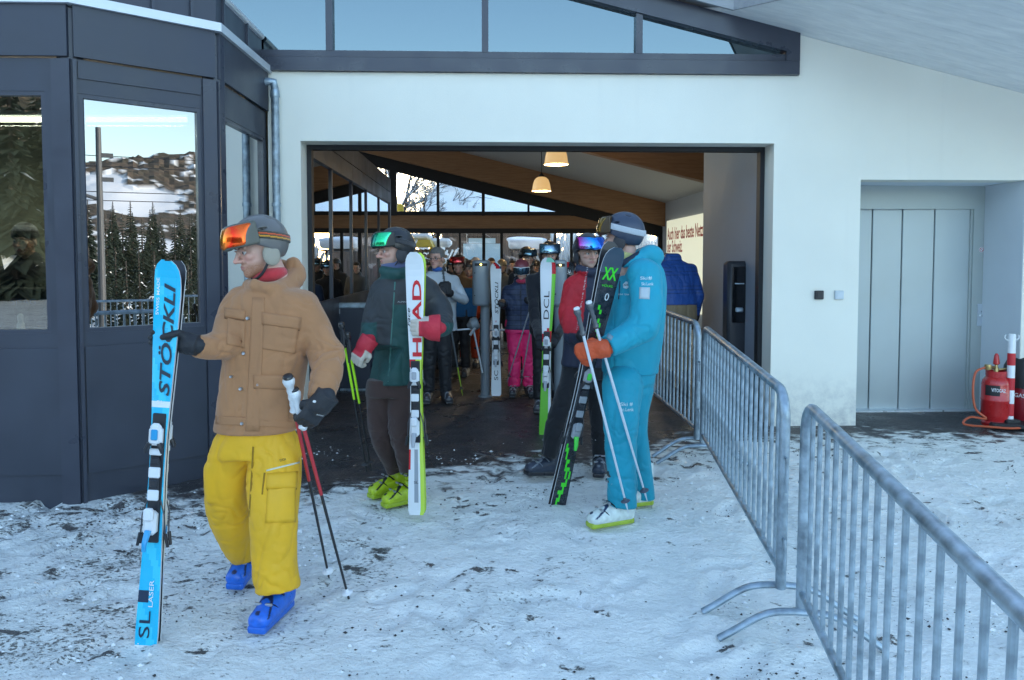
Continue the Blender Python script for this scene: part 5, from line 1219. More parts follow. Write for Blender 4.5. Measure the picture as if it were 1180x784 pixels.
def glove(root, wrist, fdir, back, side, curl, thumb, m, s=1.0, h=.0032, col=(.03, .03, .035), cuff=.06, cr_=.043, spread=1.0, name='glove', fold=.0012, cuffcol=None, mitten=False):
    """fdir: towards the fingers; back: normal of the back of the hand; side +1 right / -1 left; curl: joint bends in degrees per finger"""
    f = Vector(fdir).normalized(); b = Vector(back); b = (b - f * b.dot(f)).normalized(); x = f.cross(b) * side
    Rm = np.array([[x.x, f.x, b.x], [x.y, f.y, b.y], [x.z, f.z, b.z]])
    parts = [rbox((0, .052, 0), (.046, .048, .020), .018), chain([((0, -.04, 0), .031), ((0, .02, 0), .033)])]
    if cuff: parts.append(smax_f(chain([((0, -cuff - .04, 0), cr_ * 1.12), ((0, .0, 0), cr_)]), plane_f((0, -1, 0), cuff), .006))
    fx = (.034, .0115, -.0115, -.034); fl = (.082, .092, .086, .070); fr_ = (.0140, .0145, .0140, .0125); fingers = []
    if mitten: fx = (.026, .008, -.010, -.028); fr_ = (.021, .023, .022, .019)
    for i in range(4):
        cu = curl[i] if isinstance(curl[0], (list, tuple)) else curl; p = np.array([fx[i] * spread, .092, 0.0]); a = 0; pts = [((fx[i] * .9, .06, 0), fr_[i]), (tuple(p), fr_[i] * 1.05)]
        for k, (fq, ang) in enumerate(zip((.44, .31, .25), cu)):
            a += R(ang); p = p + np.array([0, math.cos(a), -math.sin(a)]) * fl[i] * fq; pts.append((tuple(p), fr_[i] * (1.0, .93, .86)[k]))
        fingers.append(chain(pts, smooth=False))
    fk = .012 if mitten else .0025
    fg = union(fingers, fk); palm = union(parts, .02)
    tp = {'wrap': [((.030, .022, -.006), .018), ((.052, .050, -.026), .0155), ((.040, .078, -.048), .0145), ((.016, .092, -.056), .013)],
          'along': [((.030, .022, -.004), .018), ((.058, .052, -.012), .0155), ((.066, .085, -.016), .0145), ((.062, .112, -.016), .0125)],
          'over': [((.030, .022, -.006), .018), ((.048, .05, -.034), .0155), ((.036, .074, -.058), .0145), ((.024, .100, -.062), .013)]}[thumb]
    th = chain(tp, smooth=False)
    def F_(X): return smin(smin(palm(X), fg(X), .008), th(X), .010)
    F_.bb = (np.array([-.07, -.12, -.12]), np.array([.1, .2, .06]))
    V, Fc = surf(framed(F_, wrist, Rm, s), h); V = relax(V, Fc, 1)
    if fold: V = folds(V, vnorm(V, Fc), fold, 38, seed=3)
    L = ((V - np.array(wrist)) @ Rm) / s; cc = np.tile(np.array(col, float), (len(V), 1)) if not callable(col) else col(L)
    if cuffcol is not None: cc[L[:, 1] < -.0] = cuffcol
    g = mk(name, V, Fc, m, root, smooth=True, col=cc)
    w = lambda p: Vector(np.array(wrist) + s * (Rm @ np.array(p)))
    return g, w
def boot(root, heel, yaw, cols, s=1.0, tilt=0., h=.0055, lean=14, detail=True, toe_up=0., name='ski_boot'):
    """heel: point on the ground under the ankle; yaw as for heads"""
    f = Vector((math.sin(R(yaw)), -math.cos(R(yaw)), 0)); Rm = frame_from((f.x * math.cos(R(toe_up)), f.y * math.cos(R(toe_up)), math.sin(R(toe_up))))
    sole = rbox((0, .075, .018), (.046, .155, .019), .012); foot = union([chain([((0, -.045, .085), .052), ((0, .03, .085), .056), ((0, .12, .070), .050), ((0, .185, .056), .044)]), rbox((0, .07, .045), (.047, .145, .025), .02)], .03)
    cl = math.tan(R(lean)); shell = chain([((0, -.03, .10), .060), ((0, -.03 + .1 * cl, .20), .062), ((0, -.03 + .22 * cl, .32), .066)]); spoiler = rbox((0, -.055, .21), (.045, .02, .10), .015)
    up = union([foot, shell, spoiler], .03)
    def fu(X): return smax(up(X), .028 - X[:, 2], .008)
    fu.bb = (np.array([-.08, -.12, 0]), np.array([.08, .25, .4])); sole.bb = (np.array([-.06, -.1, -.01]), np.array([.06, .25, .05]))
    w = lambda p: Vector(np.array(heel) + s * (Rm @ np.array(p)))
    def bc(L):
        c = np.tile(np.array(cols[0], float), (len(L), 1))
        if len(cols) > 3: m_ = (np.abs(L[:, 0]) > .03) & (L[:, 2] < .075) ; c[m_] = cols[3]
        groove = (np.abs(L[:, 2] - .175 + L[:, 1] * .25) < .004); c[groove] *= .3
        fr_ = L[:, 1] > -.01
        for off in (.190, .226): c[(np.abs(L[:, 2] + .62 * L[:, 1] - off) < .0055) & fr_ & (L[:, 2] > .065) & (L[:, 1] > .05)] = np.array(cols[2]) * .8
        for zz in (.215, .275): c[(np.abs(L[:, 2] - zz + .2 * L[:, 1]) < .008) & fr_] = np.array(cols[2]) * .8
        c[(L[:, 2] > .30)] = (.02, .02, .022); sc_ = vn(L * 60); c = c * (.85 + .25 * sc_)[:, None]; return c
    b = loc_obj(name, fu, heel, Rm, s, h, BOOTM, root, col=bc); loc_obj('sole', sole, heel, Rm, s, .007, BOOTM, b, col=cols[1])
    if detail:
        for (y, z, ww, ang) in ((.150, .108, .043, 40), (.098, .146, .050, 55), (.062, .205, .062, 75), (.078, .268, .066, 78)):
            cc = M(); n_ = 7; pts = []
            for k in range(n_):
                a = math.pi * (k / (n_ - 1)); pts.append(w((ww * 1.06 * math.cos(a), y - .03 + .034 * math.sin(a) * (1.0 if z > .19 else .9) - (.0 if z > .19 else .01), z - (.03 if z < .19 else 0) * (1 - math.sin(a)))))
            cc.tube(pts, .0085 * s, 6, flat=.6); bk = mb('buckle', cc, mat('buckle_%d' % int(cols[2][0] * 100), cols[2], .35, .4), b, smooth=True)
            cc = M(); pq = w((.0, y + .012, z + .004)); fx_ = Vector(Rm[:, 0]); fy = Vector(Rm[:, 1]); fz = Vector(Rm[:, 2]); 
            for sx in (-1, 1): cc = M(); cc.box(w((sx * .026, y + .004, z + .000)), (.034 * s, .014 * s, .012 * s), (fx_, fy, fz), ch=.003); mb('buckle_lever', cc, mat('buckle_steel', (.50, .52, .55), .3, .8), bk)
    return b, w
BOOTM = mat('boot_plastic', (.5, .5, .5), .38, attr=True, coat=.15, var=(30, .12), bump=(40, .15))
def pole(tip, top, cols, lab, group='ski poles', basket=(.75, .78, .8), r=.0085, split=.32, gripm=None, bands=((.0, .35),), strap=True, gs=1.0):
    """cols: shaft upper, shaft lower, grip"""
    tip, top = Vector(tip), Vector(top); ax = (top - tip).normalized(); L = (top - tip).length; t = thing('ski_pole', lab, 'ski pole', tip, group)
    at = lambda k: tip.lerp(top, k); cm = lambda c: mat('pole_%d_%d_%d' % tuple(int(x * 100) for x in c), c, .3, .2, coat=.3)
    f1 = 1 - .17 * gs / L * 1.2
    c = M(); c.tube([at(0), at(.03 / L), at(.05 / L), at(split)], [.002, .004, r * .7, r * .9], 10); sh = mb('shaft', c, cm(cols[1]), t, smooth=True)
    c = M(); c.tube([at(split), at(f1)], [r * 1.0, r * 1.12], 10); mb('upper_shaft', c, cm(cols[0]), sh, smooth=True)
    c = M(); c.lathe(at(.075 / L), [(r, 0), (.026, .003), (.030, .006), (.026, .009), (.012, .014), (r, .03)], 14, axis=ax); mb('basket', c, mat('basket_%d' % int(basket[0] * 100), basket, .4), t, smooth=True)
    # contoured grip
    x = ax.orthogonal().normalized(); gp0 = at(f1); pts = []; rs = []
    for k, rr_ in enumerate((.010, .020, .0135, .016, .0125, .016, .013, .016, .014, .021, .024, .016)): pts.append(gp0 + ax * (k / 11 * .17 * gs)); rs.append(rr_ * gs)
    c = M(); c.tube(pts, rs, 12); g = mb('grip', c, cm(cols[2]), t, smooth=True)
    c = M(); c.lathe(gp0 + ax * .166 * gs, [(.019 * gs, 0), (.021 * gs, .006), (.017 * gs, .014), (.004, .018)], 12, axis=ax); mb('grip_cap', c, cm(cols[3] if len(cols) > 3 else cols[2]), g, smooth=True)
    if strap:
        c = M(); q = gp0 + ax * .15 * gs; s_ = Vector((ax.y, -ax.x, 0)).normalized() if abs(ax.z) < .99 else Vector((1, 0, 0)); s_ = Vector((.35, -.6, 0)).normalized()
        c.tube([q, q + s_ * .04 - Z * .03, q + s_ * .055 - Z * .10, q + s_ * .03 - Z * .17, q + s_ * .008 - Z * .10, q - Z * .01], .007, 6, flat=.3); mb('strap', c, mat('black_strap', (.02, .02, .022), .7), g, smooth=True)
    return t
# ------------------------------------------------------------------ skis
def W_prof(z, L, tw, ww, bw):
    k = z / L
    return float(np.interp(k, [0, .015, .05, .15, .45, .55, .80, .92, .965, .985, 1.0], [bw * .82, bw * .97, bw, bw * .93, ww, ww, tw * .90, tw, tw * .96, tw * .80, tw * .34]))
def ski_pair(base, top, nrm, lab, faces, sides, tw=.122, ww=.070, bw=.104, gap=.022, bind=None, lettering=(), roll=0., thick=.014, base_col=(.03, .03, .035), tipround=True, back_face=None):
    """base, top: world points; nrm: direction the front top-sheet looks to; faces(k, x) -> material index into sides list"""
    base, top = Vector(base), Vector(top); zd = (top - base).normalized(); L = (top - base).length; n_ = Vector(nrm); n_ = (n_ - zd * n_.dot(zd)).normalized(); xd = n_.cross(zd) * -1
    # xd points to the right of someone looking at the top sheet
    xd = zd.cross(n_) ; 
    if xd.dot(Vector((1, 0, 0))) < 0: xd = -xd
    t = thing('ski_pair', lab, 'skis', base, 'pairs of skis held upright'); made = []
    for which in (0, 1):
        sg = 1 if which == 0 else -1; V = []; Fc = []; mi = []; nst = 64; nc = 8
        for i in range(nst + 1):
            k = (i / nst); k = k if i < nst * .9 else .9 + .1 * math.sin((k - .9) / .1 * math.pi / 2); z = k * L; w = W_prof(z, L, tw, ww, bw) / 2
            camb = .010 * math.sin(math.pi * min(1, k / .9)) ; tipc = max(0, (k - .90) / .10) ** 2 * .045 + max(0, (.03 - k) / .03) ** 2 * .004
            off = gap / 2 - camb * .6 + tipc; c0 = base + zd * z; th = thick * (1 + .25 * math.exp(-((k - .48) / .2) ** 2)) * (1 - .55 * max(0, (k - .9) / .1))
            for j in range(nc + 1):
                u = -1 + 2 * j / nc; e = .0015 if abs(u) == 1 else 0; V.append(c0 + xd * (w * u) + n_ * (sg * (off + th - e * 1.2)))
            V.append(c0 + xd * w + n_ * (sg * off)); V.append(c0 - xd * w + n_ * (sg * off))
        S_ = nc + 3
        for i in range(nst):
            a = i * S_; b = (i + 1) * S_; k = (i + .5) / nst
            for j in range(nc): Fc.append((a + j, a + j + 1, b + j + 1, b + j)); mi.append(faces(k, -1 + 2 * (j + .5) / nc))
            Fc += [(a + nc, a + nc + 1, b + nc + 1, b + nc), (a + nc + 1, a + nc + 2, b + nc + 2, b + nc + 1), (a + nc + 2, a, b, b + nc + 2)]; mi += [len(sides) - 2, len(sides) - 1, len(sides) - 2]
        e = nst * S_; Fc += [tuple(range(nc + 3))[::-1], tuple(range(e, e + nc + 3))]; mi += [len(sides) - 1] * 2
        o = mk('ski', V, Fc, sides, t, mi=mi); made.append(o)
        o.data.polygons.foreach_set('use_smooth', [False] * len(o.data.polygons))
        if bind:
            B_ = bind; nn = n_ * sg; T0 = thick * 1.2 + gap / 2 - .008
            q = lambda k, x, d: base + zd * (k * L) + xd * x + nn * (T0 + d); fr3 = (xd, zd, nn); m1, m2, m3 = B_['mats']; z1, z2 = B_['heel'], B_['toe']
            c = M(); c.box(q((z1 + z2) / 2, 0, .006), (.060, (z2 - z1) * L + .20, .012), fr3, ch=.004); bd = mb('binding', c, m1, o)
            # toe piece
            c = M(); c.box(q(z2, 0, .030), (.062, .085, .036), fr3, ch=.012); c.box(q(z2 + .035 / L * 1.0, 0, .036), (.050, .05, .034), fr3, ch=.014); mb('toe_piece', c, m2, bd)
            for sx in (-1, 1):
                c = M(); c.tube([q(z2 - .03 / L, sx * .022, .045), q(z2 - .06 / L, sx * .036, .046), q(z2 - .075 / L, sx * .038, .044)], [.012, .011, .007], 8); mb('toe_wing', c, m1 if B_.get('dark_wing', True) else m2, bd, smooth=True)
            c = M(); c.box(q(z2 + .005, 0, .052), (.03, .05, .012), fr3, ch=.005); mb('toe_cap', c, m3, bd)
            # track and plate
            c = M(); c.box(q((z1 + z2) / 2, 0, .018), (.046, .17, .014), fr3, ch=.004); mb('toe_plate', c, m1, bd)
            for kz, (dz_, ln, wd_, mm) in enumerate(((-.075, .05, .050, m2), (-.02, .035, .036, m1), (.03, .05, .052, m2), (.085, .03, .040, m1), (.125, .03, .056, m2))):
                c = M(); c.box(q((z1 + z2) / 2, 0, .024) + zd * dz_, (wd_, ln, .016), fr3, ch=.005); mb('adjustment_block', c, mm, bd)
            # heel piece
            c = M(); c.box(q(z1, 0, .032), (.060, .11, .045), fr3, ch=.014); c.box(q(z1 + .045 / L, 0, .060), (.046, .06, .03), fr3, ch=.010); mb('heel_piece', c, m2, bd)
            c = M(); c.tube([q(z1 - .03 / L, 0, .055), q(z1 - .08 / L, 0, .085), q(z1 - .115 / L, 0, .088)], [.017, .014, .010], 8, flat=.7); mb('heel_lever', c, m3, bd, smooth=True)
            # brake arms
            for sx in (-1, 1):
                c = M(); c.tube([q(z1 + .10 / L, sx * .030, .010), q(z1 + .03 / L, sx * .050, .008), q(z1 - .06 / L, sx * .056, .0), q(z1 - .105 / L, sx * .066, -.006)], .0035, 6); br = mb('brake_arm', c, mat('steel_dark', (.12, .12, .13), .3, .8), bd, smooth=True)
                c = M(); c.tube([q(z1 - .06 / L, sx * .057, .002), q(z1 - .12 / L, sx * .070, -.004)], [.009, .007], 8); mb('brake_pad', c, mat('black_plastic'), br, smooth=True)
        if which == 0 or back_face:
            for (s, k0, x0, hgt, wid, m, mode, shear, bold) in (lettering if which == 0 else ()):
                # mode 'up': reads bottom to top ; 'flat': reads across
                th_ = gap / 2 - .010 * math.sin(math.pi * min(1, k0 / .9)) * .6 + thick * (1 + .25 * math.exp(-((k0 - .48) / .2) ** 2)); k1 = k0 + wid / L / 2
                if mode == 'up': to_ = text(s, m, o, base + zd * (k0 * L) + xd * (x0 + hgt / 2) + n_ * (max(th_, gap / 2 + thick * 1.02) + .0012), zd, -xd, hgt, wid, shear, bold, ext=.0004)
                else: to_ = text(s, m, o, base + zd * (k0 * L) + xd * (x0 - wid / 2) + n_ * (max(th_, gap / 2 + thick * 1.02) + .0012), xd, zd, hgt, wid, shear, bold, ext=.0004)
                if to_:
                    for v in to_.data.vertices: kk = v.co.dot(zd) / L; v.co += n_ * (max(0, (kk - .90) / .10) ** 2 * .045 * 1.0 - 0)
    for k_, wd in ((.20, ww * 1.35), (.78, ww * 1.45)):
        pass
    return t, zd, xd, n_, L
# ================================================================== people : individuals
def proj(V):
    x, y, z = V[:, 0], V[:, 1], V[:, 2] - EYE; dp = y * CT - z * ST; up = y * ST + z * CT
    return PPX + F_PX * x / dp, PPY - F_PX * up / dp
def ch(pts, smooth=True): return chain([(P(x, y, Y), r * Y / F_PX) for x, y, Y, r in pts], smooth=smooth)
def tr(rows, n=2.5, yaw=0.):
    out = []
    for py, l, r, ry, Y in rows:
        c = P((l + r) / 2, py, Y); out.append((c.x, c.y, c.z, (r - l) / 2 * Y / F_PX, ry))
    return rings(out, n, yaw)
def person(px, Y, lab, group='skiers coming through the entrance'):
    b = P(px, 300, Y); b.z = G(Y); return thing('person', lab, 'person', b, group)
LENS_RED = lens('lens_red_mirror', (.80, .38, .02), (.88, .03, .01), (.80, .12, .02)); LENS_GREEN = lens('lens_green_mirror', (.02, .12, .20), (.02, .55, .20), (.05, .65, .30))
LENS_BLUE = lens('lens_blue_mirror', (.45, .04, .30), (.02, .35, .75), (.02, .12, .65)); LENS_DARK = lens('lens_smoke', (.05, .08, .10), (.12, .22, .30), (.05, .10, .16)); LENS_AMB = lens('lens_amber', (.25, .15, .03), (.10, .08, .04), (.5, .3, .05))
def hm(nm, c, rough=.4, coat=.15): return mat('helmet_' + nm, c, rough, coat=coat, var=(5, .06))
SKI_W = mat('ski_white', (.72, .76, .78), .25, coat=.6); INK = mat('print_black', (.015, .017, .022), .4); INKW = mat('print_white'); NAVY = mat('print_navy', (.012, .03, .07), .4)
DARKB = mat('ski_base_dark', (.02, .02, .024), .35); STEEL = mat('ski_edge_steel', (.45, .48, .52), .3, .9)

# ---------------- A : tan jacket, yellow trousers
A = person(305, 3.85, 'man in tan jacket and yellow ski trousers with red mirrored goggles')
Ya = 3.85; Rm = hframe(-50, -12, 4); hc = P(299, 288, Ya)
head(A, hc, Rm, 1.12, (.60, .36, .28), ((.30, .12, .05), 1.0), lookx=-.6, h=.003)
hA = helmet(A, hc, Rm, 1.12, hm('grey', (.13, .125, .12), .38), size=1.02, pads=(.34, .31, .25))
goggles(A, hc, Rm, 1.12, LENS_RED, (.10, .10, .08), (.06, .055, .04), size=1.03, stripes=((-.55, -.2, (.65, .30, .03)), (.1, .45, (.65, .10, .03))))
loc_obj('neck_warmer', ell((0, -.02, -.125), (.078, .082, .045)), hc, Rm, 1.07, .006, KNIT, A, col=(.50, .04, .05))
tan = np.array((.385, .185, .085))
jf = [tr([(331, 290, 336, .10, Ya), (341, 270, 360, .125, Ya), (362, 259, 365, .145, Ya), (400, 257, 356, .15, Ya), (430, 256, 350, .15, Ya), (462, 252, 346, .152, Ya), (496, 249, 341, .15, Ya)]),
      ch([(278, 346, Ya, 16), (266, 368, 3.80, 16), (257, 396, 3.70, 16)]), ch([(257, 397, 3.70, 16.5), (241, 400, 3.64, 15), (222, 399, 3.56, 12.5)]),
      ch([(349, 351, Ya, 17), (361, 376, Ya, 17.5), (376, 408, 3.82, 17.5)]), ch([(376, 408, 3.82, 17.5), (376, 432, 3.74, 17), (368, 466, 3.64, 14.5)]),
      ch([(338, 304, 4.0, 8), (340, 318, 3.98, 11), (328, 330, 3.86, 10), (310, 332, 3.74, 7), (293, 328, 3.74, 5)]), ch([(293, 328, 3.74, 5), (288, 328, 3.84, 6), (298, 322, 4.0, 7), (325, 308, 4.05, 9)])]
def jcol(V):
    c = np.tile(tan, (len(V), 1)); n = fbm(V * 9, 3)[:, None]; c = c * (.9 + .22 * n); px, py = proj(V); d = np.clip(1 - np.abs(py - 482) / 2.0, 0, 1)[:, None] * .25; return c * (1 - d)
E_ = [(P(257, 398, 3.66), (1, 0, .3), .10, .010, 14), (P(377, 412, 3.75), (0, .2, 1), .11, .011, 14), (P(345, 400, 3.75), (.5, 0, 1), .12, .007, 13), (P(300, 470, 3.7), (0, 0, 1), .18, .004, 10), (P(262, 350, 3.8), (.8, 0, 1), .08, .006, 16), (P(350, 350, 3.75), (.8, 0, 1), .08, .006, 16), (P(372, 445, 3.66), (0, 0, 1), .08, .006, 20)]
jk = cloth('jacket', jf, A, CLOTH, .0065, .030, jcol, .010, 7.0, E_, 1, 2, subs=[cutter(P(227, 399, 3.575), P(222, 399, 3.56) - P(241, 400, 3.64)), cutter(P(369, 461, 3.65), P(370, 457, 3.66) - P(376, 432, 3.74)), cutter(P(296, 498, Ya), (0, 0, -1), .5)])
bv = world_bvh(jk); TANM = mat('tan_cloth_patch', tuple(tan * .98), .88, bump=(240, .25), var=(6, .1)); SEAM = mat('tan_seam', tuple(tan * .45), .9); SNAP = mat('snap_metal', (.45, .47, .5), .3, .9)
for q, nm in (([(291, 343), (305, 343), (299, 497), (283, 497)], 'placket'), ([(262, 366), (283, 370), (282, 401), (261, 397)], 'chest_pocket'), ([(303, 368), (345, 375), (340, 408), (301, 402)], 'chest_pocket'), ([(254, 428), (276, 432), (273, 484), (250, 478)], 'hip_pocket'), ([(294, 438), (335, 438), (332, 487), (292, 486)], 'hip_pocket'), ([(249, 479), (344, 486), (341, 493), (249, 489)], 'hem_band')):
    patch(nm, bv, q, jk, TANM, 12, 18, .0065)
for q in ([(259, 355), (283, 358), (282, 369), (259, 366)], [(302, 360), (347, 366), (345, 380), (302, 374)], [(253, 424), (277, 428), (277, 441), (252, 437)], [(292, 432), (337, 433), (336, 449), (292, 448)]):
    patch('pocket_flap', bv, q, jk, TANM, 10, 6, .014); ql = [(q[3][0], q[3][1] + .3), (q[2][0], q[2][1] + .3), (q[2][0], q[2][1] + 1.5), (q[3][0], q[3][1] + 1.5)]; patch('seam', bv, ql, jk, SEAM, 10, 1, .009)
for x, y in ((285, 367), (279, 407), (277, 448), (279, 488)): button('snap_button', bv, x + 1, y, jk, SNAP, .0085)
for x, y in ((270, 362), (312, 369), (332, 372), (267, 434), (298, 443)): button('snap_button', bv, x, y, jk, SNAP, .007)
print_on('label', bv, 'II', 338, 390, jk, INK, .03, .008)
# trousers
ylw = np.array((.74, .40, .012))
tf = [tr([(482, 264, 332, .10, Ya), (500, 254, 338, .12, Ya), (524, 246, 347, .13, Ya)]), ch([(272, 516, Ya, 24), (263, 545, 3.88, 25), (264, 585, 3.92, 23), (273, 622, 4.0, 18), (284, 645, 4.08, 14), (286, 662, 4.1, 13)]), ch([(317, 524, Ya, 28), (316, 560, 3.78, 29), (316, 610, 3.72, 27), (317, 650, 3.70, 26), (320, 680, 3.70, 26), (321, 700, 3.72, 25)])]
def cut_hem(V): return V
cargo = rbox(P(246, 556, 3.84), (.022, .05, .10), .02)
def ycol(V):
    c = np.tile(ylw, (len(V), 1)) * (.92 + .18 * fbm(V * 8, 3)[:, None]); return c
E_ = [(P(300, 525, 3.7), (1, 0, .4), .12, .008, 10), (P(264, 600, 3.85), (.5, 0, 1), .13, .009, 11), (P(318, 615, 3.62), (.3, 0, 1), .14, .006, 9), (P(318, 670, 3.62), (.2, 0, 1), .12, .009, 13), (P(288, 560, 3.7), (1, 0, .15), .10, .006, 12)]
tz = cloth('trousers', tf + [cargo], A, SHELL, .0065, .028, ycol, .012, 5.5, E_, 4, 2, subs=[cutter(P(320, 679, 3.70), (.10, -.15, -1)), cutter(P(284, 646, 4.08), (.25, -.1, -1))]); bt = world_bvh(tz)
YP = mat('yellow_patch', tuple(ylw * .97), .62, bump=(180, .15), var=(6, .08)); YS = mat('yellow_seam', tuple(ylw * .4), .8)
patch('cargo_pocket', bt, [(309, 548), (341, 546), (340, 602), (306, 603)], tz, YP, 10, 12, .008); patch('pocket_flap', bt, [(308, 546), (342, 543), (341, 563), (307, 564)], tz, YP, 10, 5, .014); patch('seam', bt, [(308, 564), (341, 563), (341, 564.4), (308, 565.4)], tz, YS, 8, 1, .010)
patch('zip', bt, [(307, 541.5), (345, 532), (345, 534), (307, 543.5)], tz, mat('zip_pale', (.62, .62, .45), .5), 8, 1, .004); patch('zip', bt, [(304, 545), (306, 545), (303, 570), (301.5, 570)], tz, YS, 1, 8, .003)
print_on('lettering', bt, 'DOPE', 327, 530, tz, mat('print_olive', (.12, .10, .03), .6), .012, .05)
patch('fly_seam', bt, [(291, 515), (293, 515), (288, 596), (286.5, 596)], tz, YS, 1, 10, .0025)
blue = ((.010, .13, .62), (.010, .12, .55), (.008, .02, .09)); hb = P(322, 700, 3.86); 
fp = P(316, 300, 3.75); fp.z = G(3.75) + .010; boot(A, fp, -10, blue, 1.03)
fp = P(285, 300, 4.20); fp.z = G(4.20) + .05; boot(A, fp, -4, blue, 1.05, toe_up=-10)
gl, w = glove(A, P(221, 397, 3.575), (-.97, .03, .16), (0.05, 1, .05), -1, (10, 28, 40), 'over', LEATHER, 1.08, col=(.018, .019, .023), cuff=.03, cr_=.044)
gl2, w2_ = glove(A, P(371, 464, 3.62), (-.62, -.06, -.78), (.42, -.86, -.20), 1, (38, 58, 45), 'wrap', LEATHER, 1.12, col=(.022, .023, .027), cuff=.045, cr_=.050)
bg_ = world_bvh(gl2); print_on('lettering', bg_, 'ROXA', 369, 478, gl2, INKW, .010, .035, up=(.4, 0, 1)); button('toggle', bg_, 363, 463, gl2, INKW, .006)
RPOLE = ((.50, .03, .04), (.02, .02, .022), (.70, .72, .74), (.02, .02, .022))
pole(P(380, 670, 4.17), P(330, 426, 3.55), RPOLE, 'red and black ski pole of the tan jacket man, tip nearer his boots', 'poles of the tan jacket man', strap=False, gs=1.25, split=.52, r=.009)
pole(P(404, 698, 3.92), P(336, 440, 3.60), RPOLE, 'red and black ski pole of the tan jacket man, tip farther right', 'poles of the tan jacket man', strap=False, gs=1.25, split=.52, r=.009)
for y_, s_ in ():
    pass
# cyan skis
CY = mat('ski_cyan', (.004, .47, .74), .22, coat=.7); CY2 = mat('ski_cyan_light', (.03, .56, .78), .22, coat=.7)
def fA(k, x):
    if k < .012: return 2
    if k > .985 and x > -.2: return 1
    if .62 < k < .635: return 2
    if .12 < k < .15 and x < .1: return 4
    return 3 if (math.sin(k * 31 + x * 2.2) > .55) else 0
BND = {'mats': (mat('black_plastic'), mat('binding_white', (.70, .73, .76), .3, coat=.3), mat('binding_cyan', (.01, .30, .60), .3, coat=.4)), 'heel': .335, 'toe': .555}
sA, zd, xd, nn, L = ski_pair(P(170, 748, 3.5), P(191, 300, 3.5) + Vector((0, .06, 0)), (.02, -1, 0), 'bright cyan skis with dark lettering stood upright in the tan jacket man\'s hand', fA, [CY, DARKB, SKI_W, CY2, NAVY, SKI_W, DARKB], bind=BND,
    lettering=[('STÖCKLI', .655, .008, .062, .52, mat('print_slate', (.045, .065, .09), .3, .5), 'up', .25, .022), ('SWISS MADE', .86, -.040, .013, .17, INKW, 'up', 0, .004), ('SL', .635, .0, .014, .035, INKW, 'flat', 0, .01),
               ('SL', .035, -.010, .050, .125, NAVY, 'up', 0, .0), ('LASER', .115, .012, .020, .125, INKW, 'up', 0, .0)])

# ---------------- B : green jacket, brown trousers, lime boots
Yb_ = 5.3
B = person(455, Yb_, 'man in dark green jacket, brown trousers and lime boots holding white skis')
Rm = hframe(-62, -4, 0); hc = P(455, 289, Yb_)
head(B, hc, Rm, 1.06, (.56, .34, .27), ((.10, .07, .05), .5), lookx=-.3, brow=(.07, .05, .04))
helmet(B, hc, Rm, 1.06, hm('black', (.022, .023, .026), .35), pads=(.05, .05, .055)); goggles(B, hc, Rm, 1.06, LENS_GREEN, (.02, .02, .022), (.03, .03, .033), stripes=((-.5, .5, (.05, .05, .055)),))
def gb_(X): return smax(ell((0, .005, -.105), (.074, .096, .060))(X), X[:, 2] + .055 - np.clip(-X[:, 1] * .9, -.02, .09), .008)
gb_.bb = (np.array([-.1, -.1, -.18]), np.array([.1, .12, .1])); loc_obj('neck_gaiter', gb_, hc, Rm, 1.06, .005, KNIT, B, col=(.10, .12, .22))
jf = [tr([(314, 444, 486, .09, Yb_), (326, 433, 500, .12, Yb_), (345, 428, 502, .14, Yb_), (380, 428, 490, .14, Yb_), (410, 426, 482, .14, Yb_), (442, 424, 479, .145, Yb_)]),
      ch([(439, 335, Yb_, 12), (432, 360, 5.28, 12.5), (426, 390, 5.2, 11.5), (424, 400, 5.17, 11)]), ch([(494, 336, Yb_, 14), (507, 356, 5.28, 14), (509, 374, 5.18, 13)]), ch([(509, 374, 5.18, 13.5), (505, 377, 5.1, 12.5), (498, 378, 5.05, 12)]),
      ch([(443, 312, 5.25, 6), (458, 316, 5.2, 7), (474, 313, 5.3, 8), (478, 302, 5.42, 8), (462, 298, 5.46, 6)])]
def bcol(V):
    c = np.tile(np.array((.030, .034, .038)), (len(V), 1)); px, py = proj(V); gr = np.array((.012, .062, .058)); m = (py > 398) | ((py > 352) & (px > 452) & (px < 486)) | ((py > 372) & ((px < 434) | (px > 492))) | (py < 322) & (px < 474); c[m] = gr
    return c * (.85 + .3 * fbm(V * 7, 3)[:, None])
E_ = [(P(428, 372, 5.15), (0, 0, 1), .10, .008, 13), (P(508, 368, 5.1), (.3, 0, 1), .10, .009, 13), (P(450, 420, 5.15), (0, 0, 1), .16, .005, 9), (P(440, 345, 5.15), (1, 0, .5), .1, .005, 14)]
jb = cloth('jacket', jf, B, SHELL, .0075, .03, bcol, .009, 7, E_, 8, 2, subs=[cutter(P(424, 395, 5.17), P(424, 398, 5.17) - P(427, 384, 5.2)), cutter(P(450, 443, Yb_), (0, 0, -1), .5), cutter(P(502, 377, 5.06), (-1, -.2, -.1), .1, .05)]); bj = world_bvh(jb)
patch('zip', bj, [(454.5, 325), (456, 325), (448, 440), (446.5, 440)], jb, mat('zip_green', (.05, .16, .14), .5), 1, 16, .003); patch('chest_zip', bj, [(451.5, 352), (452.6, 352), (452, 372), (451, 372)], jb, INK, 1, 4, .003)
print_on('lettering', bj, 'ALPINE', 464, 348, jb, mat('print_grey', (.35, .37, .38), .5), .010, .07)
br = np.array((.052, .030, .026))
E_ = [(P(440, 500, 5.2), (0, 0, 1), .14, .008, 10), (P(464, 505, 5.2), (0, 0, 1), .14, .008, 10), (P(472, 532, 5.2), (0, 0, 1), .1, .008, 14)]
